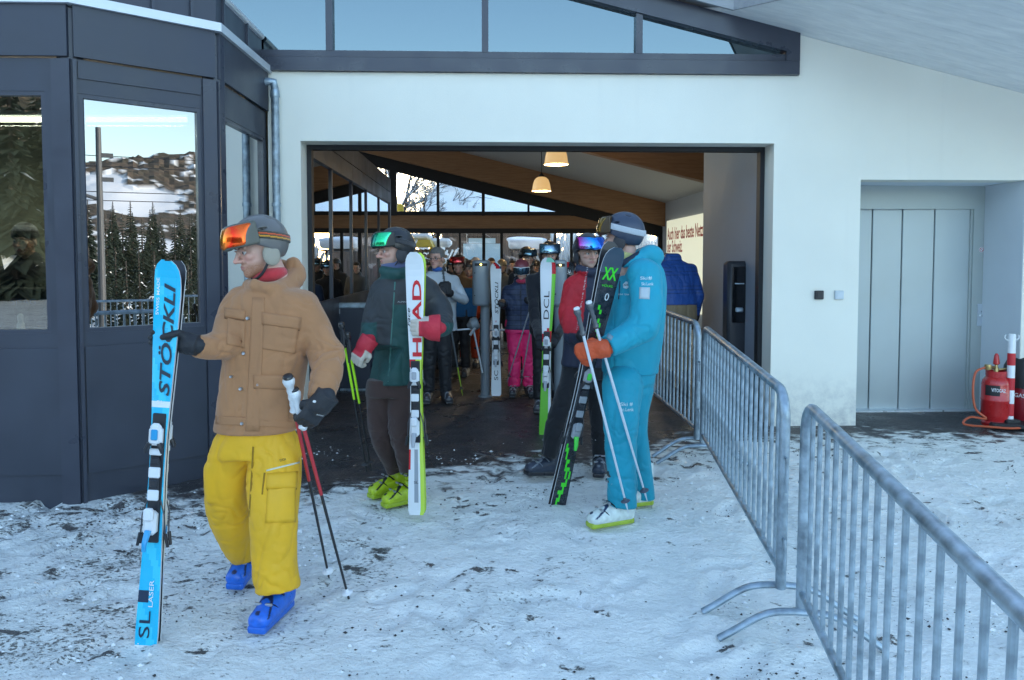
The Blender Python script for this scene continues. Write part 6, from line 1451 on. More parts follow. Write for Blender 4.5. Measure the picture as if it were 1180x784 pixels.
tz = cloth('trousers', [tr([(436, 424, 478, .13, Yb_), (456, 422, 479, .13, Yb_)]), ch([(437, 450, Yb_, 14), (436, 480, 5.28, 13), (440, 508, 5.3, 12), (453, 538, 5.38, 9.5), (455, 550, 5.38, 9)]), ch([(464, 452, Yb_, 17), (464, 480, 5.26, 16), (466, 505, 5.24, 15.5), (472, 536, 5.22, 13), (472, 552, 5.22, 12.5)])], B, CLOTH, .008, .025, lambda V: np.tile(br, (len(V), 1)) * (.85 + .3 * fbm(V * 7, 3)[:, None]), .010, 6, E_, 12, 2, subs=[cutter(P(472, 544, 5.22), (0, -.1, -1)), cutter(P(453, 546, 5.38), (.2, 0, -1))])
lime = ((.42, .55, .015), (.34, .46, .02), (.02, .02, .022)); fp = P(473, 300, 5.32); fp.z = G(5.32) + .01; boot(B, fp, -52, lime, 1.0); fp = P(456, 300, 5.5); fp.z = G(5.5) + .012; boot(B, fp, -50, lime, 1.0)
def redglove(L):
    c = np.tile(np.array((.50, .025, .045)), (len(L), 1)); c[(L[:, 1] > .085)] = (.52, .47, .40); c[(L[:, 0] > .036) & (L[:, 1] > .03)] = (.52, .47, .40); return c
glove(B, P(422, 397, 5.14), (-.55, -.2, -.80), (-.45, -.85, .1), -1, (40, 50, 35), 'wrap', LEATHER, 1.12, col=redglove, cuff=.045, cr_=.055, h=.0042)
glove(B, P(500, 378, 4.98), (-.97, -.12, .02), (.2, -.95, .1), 1, (42, 62, 40), 'wrap', LEATHER, 1.15, col=redglove, cuff=.035, cr_=.074, h=.0042)
NEON = ((.45, .85, .02), (.02, .02, .022), (.02, .02, .024))
pole(P(423, 546, 5.42), P(392, 368, 5.08), NEON, 'neon yellow and black ski pole in the green jacket man\'s lowered hand, left one', 'poles of the green jacket man', basket=(.03, .03, .03), split=.5)
pole(P(428, 543, 5.46), P(399, 380, 5.08), NEON, 'neon yellow and black ski pole in the green jacket man\'s lowered hand, right one', 'poles of the green jacket man', basket=(.03, .03, .03), split=.5)
YLG = mat('ski_yellow_green', (.50, .70, .06), .25, coat=.5); SR = mat('ski_red', (.55, .02, .03), .25, coat=.5); SG = mat('ski_green', (.16, .55, .04), .25, coat=.5); SGREY = mat('ski_grey', (.30, .34, .38), .3, coat=.4)
def fB(k, x):
    if k > .60: return 0
    if k > .555: return 2 if x < 0 else 3
    if x > .45: return 3
    if .2 < x < .32 and k > .25: return 2
    if k < .25: return 4 if abs(x) < .35 and k > .05 else (2 if (x < -.7 and k > .17) else 0)
    return 0
BND2 = {'mats': (mat('black_plastic'), mat('binding_white'), mat('binding_grey', (.35, .38, .42), .35)), 'heel': .335, 'toe': .53}
ski_pair(P(481, 592, 5.0), P(480, 293, 5.0) + Vector((0, .05, 0)) if False else P(479, 291, 5.04), (-.10, -1, 0), 'white skis with big red letters and yellow green edges held by the green jacket man', fB, [SKI_W, INK, SR, YLG, SGREY, YLG, YLG], bind=BND2, tw=.125, ww=.072, bw=.112, gap=.03,
    lettering=[('HEAD', .605, .012, .060, .50, SR, 'up', 0, .022), ('race', .72, -.040, .014, .12, INK, 'up', .3, .008), ('SL', .12, 0.0, .016, .03, INK, 'flat', 0, 0)])

# ---------------- C : red and navy jacket
Yc_ = 5.95
C = person(684, Yc_, 'man in red and navy jacket with blue mirrored goggles behind black skis')
Rm = hframe(16, -2, 0); hc = P(677, 292, Yc_)
head(C, hc, Rm, 1.02, (.58, .37, .29), ((.25, .14, .09), .25), lookx=-.9, brow=(.09, .06, .04), fat=1.06)
helmet(C, hc, Rm, 1.03, hm('charcoal', (.05, .052, .058), .5), pads=(.04, .04, .045)); goggles(C, hc, Rm, 1.03, LENS_BLUE, (.015, .015, .03), (.03, .03, .035))
jf = [tr([(312, 670, 698, .08, Yc_), (322, 656, 716, .11, Yc_), (345, 650, 722, .13, Yc_), (385, 650, 716, .135, Yc_), (422, 646, 712, .14, Yc_)]), ch([(662, 332, Yc_, 13), (657, 360, 5.9, 13), (662, 386, 5.75, 12)]), ch([(662, 386, 5.75, 12), (674, 388, 5.6, 10.5), (684, 386, 5.5, 10)]), ch([(712, 335, Yc_, 12), (718, 360, 5.95, 12), (712, 385, 5.8, 11)]), ch([(668, 310, 5.88, 5), (682, 314, 5.85, 5), (700, 309, 5.95, 6), (690, 305, 6.06, 6), (670, 306, 6.05, 6)])]
def ccol(V):
    px, py = proj(V); c = np.tile(np.array((.50, .014, .025)), (len(V), 1)); nv = np.array((.022, .028, .055)); mid = 684 - (py - 320) * .09; m = (np.abs(px - mid) < 7.5) | (py > 384) | (py < 313) | ((px > 700) & (py > 330)); c[m] = nv; w_ = (np.abs(px - (675 - (py - 320) * .17)) < .5) & (py < 380) & (np.sin(py * 3) > 0); c[w_] = (.5, .5, .5); return c * (.88 + .22 * fbm(V * 7, 2)[:, None])
E_ = [(P(659, 375, 5.8), (0, 0, 1), .1, .008, 13), (P(664, 330, 5.82), (.5, 0, 1), .1, .005, 13)]
cloth('jacket', jf, C, SHELL, .008, .03, ccol, .009, 7, E_, 20, 2)
blk = np.array((.016, .017, .02)); E_ = [(P(650, 475, 5.8), (.2, 0, 1), .14, .008, 10), (P(692, 500, 5.9), (0, 0, 1), .14, .007, 11)]
cloth('trousers', [tr([(415, 648, 710, .125, Yc_), (436, 648, 708, .12, Yc_)]), ch([(664, 432, Yc_, 15), (652, 462, 5.85, 14), (641, 492, 5.8, 12.5), (633, 522, 5.78, 10), (629, 534, 5.78, 10)]), ch([(690, 436, 6.0, 14), (692, 480, 6.0, 12), (693, 532, 6.02, 11), (693, 545, 6.02, 11)])], C, CLOTH, .009, .025, lambda V: np.tile(blk, (len(V), 1)), .010, 6, E_, 22, 2, subs=[cutter(P(632, 526, 5.78), (-.35, 0, -1)), cutter(P(693, 537, 6.02), (0, 0, -1))])
dkb = ((.035, .045, .07), (.02, .02, .025), (.25, .28, .32)); fp = P(635, 300, 5.85); fp.z = G(5.85) + .03; boot(C, fp, -62, dkb, .98, toe_up=7); fp = P(694, 300, 6.02); fp.z = G(6.02) + .01; boot(C, fp, -12, dkb, .98)
glove(C, P(674, 387, 5.56), (.98, -.1, .05), (-.1, .95, -.1), -1, (20, 40, 40), 'over', LEATHER, .98, col=(.018, .018, .022), cuff=.05, h=.005)
# black skis with green marks
SB = mat('ski_black', (.022, .026, .034), .28, coat=.5, var=(30, .3)); SSL = mat('ski_slate', (.05, .075, .11), .3, coat=.4); NG = mat('print_neon_green', (.06, .72, .03), .4)
def fC(k, x):
    if k > .90: return 2
    if k < .28:
        return 3 if abs(x - (-.9 + k * 9 if k < .15 else .45 - (k - .15) * 9)) < .32 and math.sin(k * 900 + x * 40) > -.5 else 0
    if .62 < k < .80: return 3 if abs(x - .1 + (k - .7) * 4) < .2 and math.sin(k * 1400 + x * 60) > 0 else 0
    return 0
BND3 = {'mats': (mat('black_plastic'), mat('binding_steel_grey', (.28, .31, .34), .35), mat('binding_green', (.06, .60, .06), .35)), 'heel': .34, 'toe': .545}
sC, zd, xd, nn, L = ski_pair(P(640, 588, 5.32), P(708, 282, 4.82), (.22, -1, -.15), 'black skis with neon green emblem leaning in front of the red jacket man', fC, [SB, INK, SSL, NG, SKI_W, DARKB], bind=BND3, tw=.135, ww=.080, bw=.108, gap=.045,
    lettering=[('XX', .885, .0, .085, .095, NG, 'flat', .0, .03), ('VÖLKL', .862, .0, .018, .075, NG, 'flat', .15, .01), ('0', .815, .012, .05, .028, SKI_W, 'flat', 0, 0)])

# ---------------- D : turquoise ski suit
Yd = 5.0
D = person(735, Yd, 'tall person in turquoise ski suit with orange mittens and amber goggles')
Rm = hframe(-120, -2, 0); hc = P(717, 274, 5.08)
head(D, hc, Rm, 1.05, (.56, .34, .27), None, eyes=True)
helmet(D, hc, Rm, 1.08, hm('midnight', (.035, .05, .085), .4), size=1.03, pads=(.05, .07, .12)); goggles(D, hc, Rm, 1.08, LENS_AMB, (.05, .03, .012), (.45, .50, .55), size=1.04)
loc_obj('neck_gaiter', ell((0, -.01, -.125), (.078, .086, .055)), hc, Rm, 1.05, .006, KNIT, D, col=(.50, .52, .22))
tq = np.array((.006, .30, .42))
Yd = 5.1
jf = [tr([(301, 718, 756, .11, Yd), (315, 712, 764, .15, Yd), (345, 703, 767, .17, Yd), (385, 698, 763, .17, Yd), (415, 695, 759, .17, Yd), (430, 694, 757, .165, Yd)]),
      ch([(742, 318, 4.86, 20), (746, 345, 4.80, 19), (742, 376, 4.74, 17.5)]), ch([(742, 376, 4.74, 17.5), (722, 388, 4.70, 15.5), (698, 401, 4.65, 12.5)]),
      ch([(724, 320, 5.18, 14), (716, 350, 5.2, 15), (708, 378, 5.1, 13), (696, 398, 4.98, 11)]),
      ch([(720, 304, 4.94, 5), (738, 296, 4.94, 7), (750, 291, 5.05, 9), (752, 298, 5.2, 9), (738, 302, 5.22, 7), (720, 304, 5.16, 5)]), ell(P(745, 296, 5.08), (.105, .11, .062))]
def dcol(V):
    px, py = proj(V); c = np.tile(tq, (len(V), 1)); dk = np.array((.010, .022, .045)); t = (px - 712) * (289 - 308) / (735 - 712) + 308; m = (np.abs(py - t) < 4.5) & (px > 708) & (px < 737) & (V[:, 1] < 5.0); c[m] = dk; return c * (.9 + .2 * fbm(V * 6, 3)[:, None])
E_ = [(P(740, 374, 4.66), (1, 0, .5), .11, .010, 12), (P(735, 335, 4.8), (.3, 0, 1), .12, .005, 10), (P(712, 410, 4.85), (0, 0, 1), .15, .004, 9), (P(725, 390, 4.66), (1, 0, -.4), .08, .007, 15)]
jd = cloth('jacket', jf, D, SHELL, .0072, .03, dcol, .010, 5.5, E_, 30, 2, subs=[cutter(P(701, 400, 4.66), P(698, 400, 4.65) - P(722, 388, 4.70), .12, .08), cutter(P(725, 431, Yd), (0, 0, -1), .5)]); bd_ = world_bvh(jd)
TW = mat('print_pale', (.50, .66, .70), .6)
print_on('lettering', bd_, 'Ski', 742, 321, jd, TW, .022, .045); print_on('lettering', bd_, '#', 749, 321, jd, TW, .024, .024); print_on('lettering', bd_, 'Ski.Lenk', 746, 327.5, jd, TW, .020, .075); patch('sleeve_badge', bd_, [(737, 331), (749, 331.5), (748.5, 345), (736.5, 344.5)], jd, mat('badge_silver', (.42, .50, .54), .5), 4, 4, .003)
c = M(); p_, n_ = hit(bd_, 722, 329)
if p_: 
    c.lathe(p_, [(.024, 0), (.026, .004), (.02, .006)], 6, axis=n_); mb('chest_emblem', c, TW, jd); print_on('lettering', bd_, 'ADB', 722, 329, jd, tq is not None and NAVY, .012, .034, off=.0075); print_on('lettering', bd_, 'LENK TEAM', 719, 339.5, jd, TW, .010, .075)
patch('chest_zip', bd_, [(714, 324), (715, 324), (713.5, 345), (712.5, 345)], jd, NAVY, 1, 5, .003)
patch('cuff_tab', bd_, [(701, 384), (707, 388), (704, 393), (699, 389)], jd, mat('tab_grey', (.16, .26, .32), .5), 3, 3, .004)
E_ = [(P(716, 500, 4.85), (.3, 0, 1), .16, .008, 8), (P(716, 560, 4.85), (.2, 0, 1), .16, .008, 9), (P(735, 450, 4.85), (.5, 0, 1), .1, .006, 10), (P(742, 545, 5.1), (.2, 0, 1), .12, .007, 11)]
tz = cloth('trousers', [tr([(420, 696, 756, .15, Yd), (442, 696, 753, .145, Yd)]), ch([(718, 445, 4.95, 24), (717, 480, 4.92, 21), (716, 520, 4.92, 18), (717, 560, 4.92, 17.5), (717, 580, 4.92, 17), (718, 600, 4.92, 17)]), ch([(732, 450, 5.1, 21), (731, 490, 5.14, 16), (736, 530, 5.2, 13), (743, 566, 5.24, 11), (744, 584, 5.24, 11)])], D, SHELL, .0075, .03, lambda V: np.tile(tq * .96, (len(V), 1)) * (.9 + .2 * fbm(V * 6, 3)[:, None]), .012, 5.5, E_, 33, 2, subs=[cutter(P(717, 584, 4.92), (-.1, -.1, -1)), cutter(P(744, 575, 5.24), (0, 0, -1))]); btd = world_bvh(tz)
print_on('lettering', btd, 'Ski', 719, 466, tz, TW, .022, .045); print_on('lettering', btd, '#', 727, 466, tz, TW, .022, .022); print_on('lettering', btd, 'Ski.Lenk', 722, 472, tz, TW, .022, .09)
wb = ((.66, .74, .70), (.36, .48, .04), (.02, .05, .12)); fp = P(717, 300, 4.93); fp.z = G(4.93) + .008; b1_, wbt = boot(D, fp, -66, wb, 1.04); fp = P(741, 300, 5.26); fp.z = G(5.26) + .01; boot(D, fp, -72, wb, 1.0)
orc = (.56, .085, .025)
glove(D, P(695, 402, 4.65), (-.97, .0, -.12), (.1, -.95, .15), 1, (34, 50, 40), 'wrap', LEATHER, 1.15, col=orc, cuff=.03, cr_=.048, h=.0042, mitten=True, fold=.003)
glove(D, P(690, 399, 4.90), (-.9, -.2, -.35), (.0, .3, .9), -1, (40, 50, 40), 'wrap', LEATHER, 1.05, col=orc, cuff=.03, h=.005, mitten=True, fold=.003)
WP = ((.62, .68, .74), (.60, .66, .72), (.10, .11, .12), (.70, .72, .74))
pole(P(724, 591, 4.76), P(663, 350, 4.56), WP, 'white ski pole in the orange mitten crossing in front of the white boot', 'white poles of the person in turquoise', basket=(.08, .09, .12), strap=False)
pole(P(746, 578, 4.88), P(677, 343, 4.58), WP, 'white ski pole held in the orange mitten, tip behind the other', 'white poles of the person in turquoise', basket=(.08, .09, .12), strap=False)
# ================================================================== people in the middle distance and the queue
def simple(px, Y, top, lab, jc, pc, yaw=0, w=.23, hat=None, pads=None, gog=None, gogf=None, gstrap=(.1, .1, .1), hair=(.05, .035, .025), tone=(.55, .35, .27), armL=None, armR=None, h=.012, jlen=.50, scarf=None, face=True, group='skiers queuing in the hall', legs=(.09, .10), boots=((.05, .05, .055), (.03, .03, .03), (.4, .42, .45)), jm=None, fold=.008, lean=0, glasses=False, raised=True, beard=None, fat=1.0, pants_mat=None, bootdetail=False, look=0, bdz=0, hp=None):
    """a standing figure: px = column in the photograph, Y = distance, top = top of head; armL/armR: world chains or None (hanging)"""
    k = Y / F_PX; x0 = P(px, 300, Y).x; H = P(px, top, Y).z - .02; root = thing('person', lab, 'person', Vector((x0, Y, 0)), group); s = H / 1.78
    f = Vector((math.sin(R(yaw)), -math.cos(R(yaw)), 0)); r_ = f.cross(Z)   # r_: towards the person's right
    at = lambda a, b, z: Vector((x0, Y, 0)) + r_ * (a * s) + f * (b * s) + Z * (z * s)
    Rm = hframe(yaw + look, -4); hc = at(0, .03 + lean, 1.655)
    if hp: hc = at(*hp); Rm = hframe(yaw, -45)
    if face: head(root, hc, Rm, s * 1.0, tone, beard, h=.005 if h < .012 else .008, glasses=glasses, brow=tuple(hair or (.05, .04, .03)), fat=fat)
    if hat is not None:
        he = helmet(root, hc, Rm, s * 1.02, hm('%d_%d' % (int(hat[0] * 1000), int(hat[2] * 1000)), hat), h=.007, vents=False, pads=pads or hat)
    elif hair is not None:
        def hf(X):
            d = ell((0, -.022, .040), (.084, .103, .088))(X); return smax(d, -smax(.045 - X[:, 1] * 1, -(.060 + .0 * X[:, 0]) + X[:, 2] * 1, .01) if False else np.minimum(X[:, 1] - .035, .055 - X[:, 2]) , .012)
        hf.bb = (np.array([-.1, -.14, -.07]), np.array([.1, .1, .14])); loc_obj('hair', hf, hc, Rm, s, .006, HAIR, root, col=lambda L: np.tile(np.array(hair), (len(L), 1)) * (.7 + .6 * vn(L * 150))[:, None])
    if gog is not None: goggles(root, hc, Rm, s * 1.02, gog, gogf or (.03, .03, .03), gstrap, raised=raised, h=.006)
    T = tuple
    rw = []
    for z, a, b, off in ((1.50, .08, .065, 0), (1.44, .17, .09, 0), (1.36, .205, .115, 0), (1.2, .19, .125, 0), (1.0, .185, .125, 0), (1.50 - jlen - .12, .20, .13, 0)):
        c = at(0, lean * (z - .8) / .85, z); rw.append((c.x, c.y, c.z, a * s * w / .21, b * s))
    yw = R(yaw)
    fs = [rings(rw, 2.4, yw), chain([(at(.05, -.02 + lean, 1.52), .055 * s), (at(-.05, -.02 + lean, 1.52), .055 * s)])]; Wd = w * .86; subs = []
    for sg, arm in ((1, armR), (-1, armL)):
        sh = at(sg * Wd * .95, lean * .7, 1.40)
        if arm is None: pts = [(sh, .062 * s), (at(sg * (Wd + .05), -.01, 1.12), .052 * s), (at(sg * (Wd + .04), .06, .88), .042 * s)]
        else: pts = [(sh, .062 * s), (arm[0], .052 * s), (arm[1], .042 * s)]
        fs.append(chain(pts, smooth=False)); e_, w_ = Vector(pts[1][0]), Vector(pts[2][0]); subs.append(cutter(w_, (w_ - e_), .09, .09))
        d_ = (w_ - e_).normalized(); bk = -f if arm is None else (f * -1 if abs(d_.dot(f)) < .8 else Z)
        glove(root, w_ + d_ * .01, d_, (f * -.2 + r_ * sg) if arm is None else (f + Z * .4 if abs(d_.dot(Z)) < .7 else f), 1 if sg < 0 else -1, (30, 45, 35), 'wrap', LEATHER, s * 1.05, h=.006 if h < .012 else .010, col=(.02, .02, .024), cuff=.03, cr_=.042, fold=0)
    m_ = jm or CLOTH; cl = cloth('jacket', fs, root, m_, h, .03, (lambda V: (jc(V) if callable(jc) else np.tile(np.array(jc), (len(V), 1))) * (.85 + .3 * fbm(V * 8, 2)[:, None])), fold, 7, [(at(Wd, .05, 1.15), (0, 0, 1), .12, .008, 12), (at(-Wd, .05, 1.15), (0, 0, 1), .12, .008, 12)], px, 2, subs=subs)
    lg = []
    for sg in (1, -1): lg.append(chain([(at(sg * .09, 0, .92), .105 * s), (at(sg * legs[0], .01, .5), .08 * s), (at(sg * legs[1], 0, .20), .072 * s), (at(sg * legs[1], 0, .06), .075 * s)]))
    c = at(0, 0, .9); lg.append(rings([(c.x, c.y, .84 * s, .19 * s * w / .21, .12 * s), (c.x, c.y, 1.02 * s, .18 * s * w / .21, .12 * s)], 2.4, yw))
    cloth('trousers', lg, root, pants_mat or SHELL, h * 1.1, .03, (lambda V: np.tile(np.array(pc), (len(V), 1)) * (.85 + .3 * fbm(V * 8, 2)[:, None])), fold, 6, [(at(.1, .05, .5), (0, 0, 1), .15, .008, 11), (at(-.1, .05, .5), (0, 0, 1), .15, .008, 11), (at(.1, .05, .2), (0, 0, 1), .12, .008, 14), (at(-.1, .05, .2), (0, 0, 1), .12, .008, 14)], px + 3, 2, subs=[cutter(at(0, 0, .13), (0, 0, -1), .5, .2)])
    for sg in (1, -1): bp = at(sg * legs[1], -.01, 0); bp.z = G(bp.y) + .005; boot(root, bp, yaw - sg * 8, boots, s * .97, h=.008 if h < .012 else .014, detail=bootdetail)
    if scarf is not None: loc_obj('scarf', ell((0, .01, -.135), (.078, .085, .04)), hc, Rm, s, .008, KNIT, root, col=scarf)
    return root, at, hc, Rm, s, cl
def quilt(base, pitch=.055):
    def f(V): g = np.abs(((V[:, 2] / pitch) % 1) - .5); return np.tile(np.array(base), (len(V), 1)) * (1 - .55 * (g > .46))[:, None]
    return f
# F : grey haired man with glasses in a pale jacket
Yf = 8.6
def fcol(V):
    px, py = proj(V); c = np.tile(np.array((.42, .46, .50)), (len(V), 1)); c[py < 313] = (.03, .032, .035); m = np.abs(px - (510 + (py - 310) * .14)) < 1.3; c[m] = (.05, .055, .06); c[(py > 352) & (px < 505)] = (.10, .11, .13); return c
rF, at, hc, Rm, s, jF = simple(503, Yf, 283, 'grey haired man with glasses in a pale grey jacket and black trousers', fcol, (.018, .019, .022), yaw=8, look=-28, w=.25, hair=(.16, .155, .15), tone=(.55, .32, .25), glasses=True, h=.009, armL=(P(535, 346, Yf - .02), P(518, 338, Yf - .28)), armR=(P(484, 352, Yf - .05), P(500, 356, Yf - .25)), jm=SHELL, group='skiers coming through the entrance', jlen=.56)
loc_obj('collar', ell((0, -.01, -.125), (.062, .07, .035)), hc, Rm, s, .006, KNIT, rF, col=(.03, .12, .42))
mb('folded_cap', M().box(P(513, 333, Yf - .33), (.14, .06, .16), (Vector((.98, -.1, .1)), Vector((.1, 1, 0)), Vector((-.1, 0, 1))), ch=.025), mat('black_strap'), rF)
pole(P(533, 456, 8.35), P(515, 352, 8.2), ((.10, .11, .12), (.35, .50, .04), (.02, .02, .02)), 'dark ski pole with neon lower end beside the man with glasses', 'poles of the man with glasses', basket=(.03, .03, .03), r=.009)
# G : woman with red goggles, blue jacket, brown collar
def gcol(V):
    px, py = proj(V); c = np.tile(np.array((.02, .10, .22)), (len(V), 1)); c[(py < 332)] = (.12, .055, .02); return c
simple(529, 10.6, 294, 'woman in a dark blue jacket with red goggles pushed up on a dark helmet', gcol, (.015, .015, .018), yaw=-12, w=.22, hat=(.035, .02, .02), gog=lens('lens_pink_mirror', (.5, .03, .03), (.75, .06, .08), (.3, .05, .05)), h=.013, tone=(.50, .30, .24), hair=(.05, .03, .02))
# H : pink trousers, navy quilted jacket
Yh = 9.0
def hcol(V):
    px, py = proj(V); b_ = np.array((.028, .045, .10)); g = np.abs(((V[:, 2] / .06) % 1) - .5); c = np.tile(b_, (len(V), 1)) * (1 - .6 * (g > .455))[:, None]; m = np.abs(px - 600) < .6; c[m] = (.01, .012, .02); return c
rH, at, hc, Rm, s, jH = simple(601, Yh, 299, 'woman in navy quilted jacket and bright pink ski trousers with white helmet', hcol, (.85, .03, .17), yaw=2, look=-8, w=.235, hat=(.22, .05, .07), pads=(.72, .74, .76), gog=LENS_DARK, gogf=(.70, .72, .74), gstrap=(.6, .62, .64), raised=False, h=.0085, armL=(P(623, 356, Yh - .05), P(615, 349, Yh - .30)), armR=(P(580, 352, Yh - .05), P(579, 349, Yh - .28)), scarf=(.48, .03, .08), group='skiers coming through the entrance', bootdetail=True, boots=((.03, .032, .036), (.02, .02, .022), (.5, .52, .54)), jm=QUILT, pants_mat=QUILT, fold=.012)
pole(P(584, 441, 8.75), P(616, 340, 8.62), ((.35, .37, .40), (.30, .31, .33), (.03, .03, .035)), 'thin grey ski pole slanting across the pink trousers', 'poles of the woman in pink trousers', basket=(.05, .05, .05), r=.008)
pole(P(600, 443, 8.8), P(619, 338, 8.62), ((.35, .37, .40), (.30, .31, .33), (.03, .03, .035)), 'thin dark ski pole hanging between the pink trouser legs', 'poles of the woman in pink trousers', basket=(.05, .05, .05), r=.008)
def fH(k, x):
    if k > .93: return 2 if abs(x + (k - .965) * 20) < .45 else (3 if abs(x + (k - .985) * 20) < .3 else 0)
    if .10 < k < .03: return 1
    return 0
BND5 = {'mats': (mat('black_plastic'), mat('binding_white'), mat('binding_grey')), 'heel': .30, 'toe': .47}
ski_pair(P(572, 456, 8.72), P(571.5, 303, 8.72), (-.05, -1, 0), 'narrow white skis with red and blue tip held by the woman in pink trousers', fH, [SKI_W, INK, SR, NAVY, SGREY, DARKB], bind=BND5, tw=.125, ww=.08, bw=.115, lettering=[('STÖCKLI', .62, .004, .045, .36, INK, 'up', .2, .01), ('SC', .12, .0, .045, .11, INK, 'up', 0, .0), ('x', .555, 0, .02, .02, SR, 'flat', 0, .0)])
# I, J : dark helmets behind
simple(606, 10.4, 285, 'man in black with a black helmet and lettered goggle strap behind the pink trousers woman', (.014, .015, .019), (.012, .012, .014), yaw=30, w=.24, hat=(.02, .02, .023), gog=LENS_DARK, gstrap=(.35, .35, .36), h=.013)
rJ, at, hc, Rm, s, jJ = simple(633, 8.1, 279, 'man in black with a dark helmet holding white, red and green skis', (.012, .013, .018), (.012, .012, .014), yaw=0, w=.235, hat=(.03, .022, .02), gog=lens('lens_pale', (.10, .25, .35), (.30, .45, .55), (.05, .10, .16)), gstrap=(.22, .12, .03), h=.010, armL=(P(652, 372, 7.8), P(641, 388, 7.35)), armR=(P(617, 372, 7.8), P(622, 390, 7.4)), group='skiers coming through the entrance')
def fJ(k, x):
    if k > .95 and x > -.2: return 4
    if x > .62 and k > .60: return 2 if k > .9 else 3
    if .53 < k < .60 + x * .03: return 2
    if k < .53: return 3 if x < .4 else 0
    if x > .3 and k > .6: return 3 if x > .1 + (1 - k) * 1.3 + .25 else 0
    return 0
ski_pair(P(628, 503, 7.15), P(632, 297, 7.15), (-.12, -1, 0), 'white, red and green skis with outlined black letters in the hall entrance', fJ, [SKI_W, INK, SR, SG, mat('ski_mint', (.25, .62, .45), .3, coat=.4), SG, DARKB], bind=BND2, tw=.145, ww=.082, bw=.11, gap=.03, lettering=[('DCL', .66, -.008, .050, .26, INK, 'up', 0, -.004)])
# K : red jacket behind, with black and red skis
simple(668, 9.6, 292, 'person in red jacket half hidden behind the man in red and navy', (.45, .015, .02), (.015, .015, .018), yaw=10, w=.22, hat=(.03, .03, .035), h=.014)
def fK(k, x): return 2 if (k > .93 and x < 0) or (.55 < k < .6) else 0
ski_pair(P(655, 438, 8.9), P(655, 302, 8.9), (.05, -1, 0), 'dark black and red skis standing beside the rear turnstile column', fK, [SB, INK, SR, SKI_W, DARKB], tw=.12, ww=.075, bw=.11, lettering=[('atomic', .72, 0, .04, .30, SKI_W, 'up', .2, .005)])
# E : blue quilted jacket seen from behind
def ecol(V): g = np.abs(((V[:, 2] / .042) % 1) - .5); return np.tile(np.array((.012, .065, .27)), (len(V), 1)) * (1 - .5 * (g > .44))[:, None]
simple(779, 8.9, 268, 'person in bright blue quilted jacket turned away behind the barrier', ecol, (.20, .15, .09), yaw=195, w=.27, hat=None, hair=(.05, .04, .03), h=.010, lean=.10, jm=QUILT, jlen=.36, fold=.010, hp=(.06, .34, 1.44))
# the queue further back
for (px, Y, top, lab, jc, pc, hat, gg_) in (
    (548, 13.2, 297, 'queuing person with a white and red helmet behind the turnstile column', (.02, .02, .024), (.015, .015, .018), (.55, .50, .50), None),
    (541, 11.6, 300, 'queuing child sized person in orange clothing between the glasses man and the turnstile', (.55, .06, .015), (.50, .05, .012), (.04, .03, .03), None),
    (566, 15.5, 296, 'queuing person in olive jacket seen above the turnstile box', (.10, .09, .05), (.02, .02, .02), None, None),
    (578, 14.0, 299, 'queuing person in beige hat and grey jacket between column and pink trousers woman', (.10, .11, .12), (.02, .02, .02), (.30, .24, .15), None),
    (520, 13.8, 298, 'queuing person in dark jacket behind the woman with red goggles', (.02, .025, .035), (.015, .015, .018), (.02, .02, .024), LENS_DARK),
    (478, 12.2, 300, 'queuing person in black near the side room glass', (.015, .016, .02), (.015, .015, .018), (.10, .10, .11), LENS_DARK),
    (462, 10.6, 303, 'queuing person in navy leaning by the side room, mostly behind the green jacket man', (.02, .03, .06), (.015, .015, .018), (.03, .03, .035), LENS_GREEN),
    (494, 15.0, 301, 'queuing person in grey behind the man with glasses', (.12, .13, .14), (.03, .03, .03), None, None),
    (536, 16.5, 298, 'farther queuing person with a dark cap left of the turnstile', (.03, .03, .03), (.02, .02, .02), (.05, .05, .05), None),
    (507, 11.2, 305, 'short queuing person in dark teal behind the man with glasses', (.02, .06, .07), (.02, .02, .02), (.03, .03, .03), None),
    (590, 16.8, 299, 'farther queuing person in black behind the pink trousers woman', (.02, .02, .022), (.02, .02, .02), None, None),
    (618, 15.2, 300, 'queuing person in dark red behind the two black helmets', (.20, .02, .03), (.02, .02, .02), (.02, .02, .024), None)):
    simple(px, Y, top, lab, jc, pc, yaw=(px * 37) % 50 - 25, w=.225, hat=hat, gog=gg_, h=.018, fold=.005)
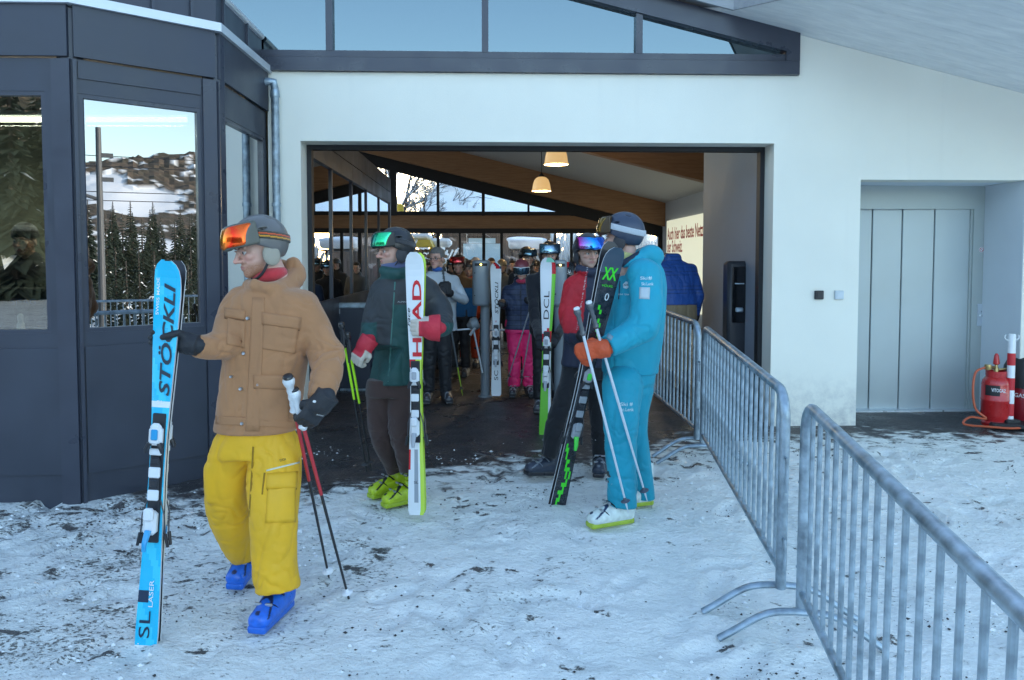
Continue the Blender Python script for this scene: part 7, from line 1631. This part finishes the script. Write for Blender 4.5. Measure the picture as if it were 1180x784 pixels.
# man in the booth
rb_, at, hc, Rm, s, jb_ = simple(31, 6.35, 257, 'booth attendant in dark jacket and black beanie looking down behind the window', (.02, .022, .03), (.02, .02, .022), yaw=8, w=.27, hair=None, h=.012, group='people inside the booth', armL=(P(62, 345, 6.2), P(48, 352, 5.95)), armR=(P(4, 345, 6.2), P(18, 352, 5.95)), beard=((.08, .06, .05), .6))
def bn(X): return smax(ell((0, -.018, .045), (.092, .110, .105))(X), .028 - X[:, 2] - X[:, 1] * 0, .006)
bn.bb = (np.array([-.1, -.14, .0]), np.array([.1, .12, .17]))
loc_obj('beanie', bn, hc, Rm, s, .006, KNIT, rb_, col=lambda L: np.where((np.abs(L[:, 2] - .105) < .022)[:, None], np.array((.16, .17, .20)), np.array((.015, .016, .02))))
# counter things inside the booth
dk = thing('booth_desk', 'dark counter desk behind the front booth window', 'desk', Vector((-3.9, 5.85, 0)))
c = M(); c.box((-3.85, 5.86, .98), (1.5, .62, .05), ch=.01); mb('desk_top', c, mat('desk_dark', (.06, .065, .06), .5), dk); c = M(); c.box((-3.85, 6.1, .45), (1.5, .05, .96)); mb('desk_front', c, mat('desk_dark'), dk)
mpx = P(24, 378, 5.62); mpx.z = 1.005
mc = thing('desk_microphone', 'pale cylindrical desk microphone stand on the booth counter', 'microphone', mpx)
c = M(); c.lathe(mpx, [(.05, 0), (.05, .01), (.027, .015), (.026, .13), (.018, .14), (.02, .16), (.02, .19), (.008, .205)], 18); mb('stand', c, mat('pale_plastic', (.55, .60, .58), .3), mc, smooth=True)
lp = P(28, 340, 5.9); lpz = 1.06
mo = thing('monitor', 'back of a black monitor with blue letters on the booth counter', 'monitor', Vector((lp.x, lp.y, 1.005)))
c = M(); c.box((lp.x, lp.y, 1.24), (.46, .04, .30), ch=.01); mb('screen_back', c, mat('black_plastic'), mo); c = M(); c.box((lp.x, lp.y + .02, 1.05), (.06, .04, .12)); c.box((lp.x, lp.y + .02, 1.012), (.2, .14, .012)); mb('foot', c, mat('black_plastic'), mo)
text('SISAG', mat('print_blue', (.03, .14, .40), .4), mo, Vector((lp.x - .09, lp.y - .021, 1.26)), (1, 0, 0), Z, .045, .19, ext=.001)
pp = P(6, 372, 5.7); ps = thing('paper_stack', 'pale green paper stack on the booth counter', 'papers', Vector((pp.x, pp.y, 1.005)))
mb('sheets', M().box((pp.x, pp.y, 1.02), (.22, .16, .03), (Vector((.95, .3, 0)), Vector((-.3, .95, 0)), Z)), mat('paper_green', (.40, .50, .40), .7), ps)
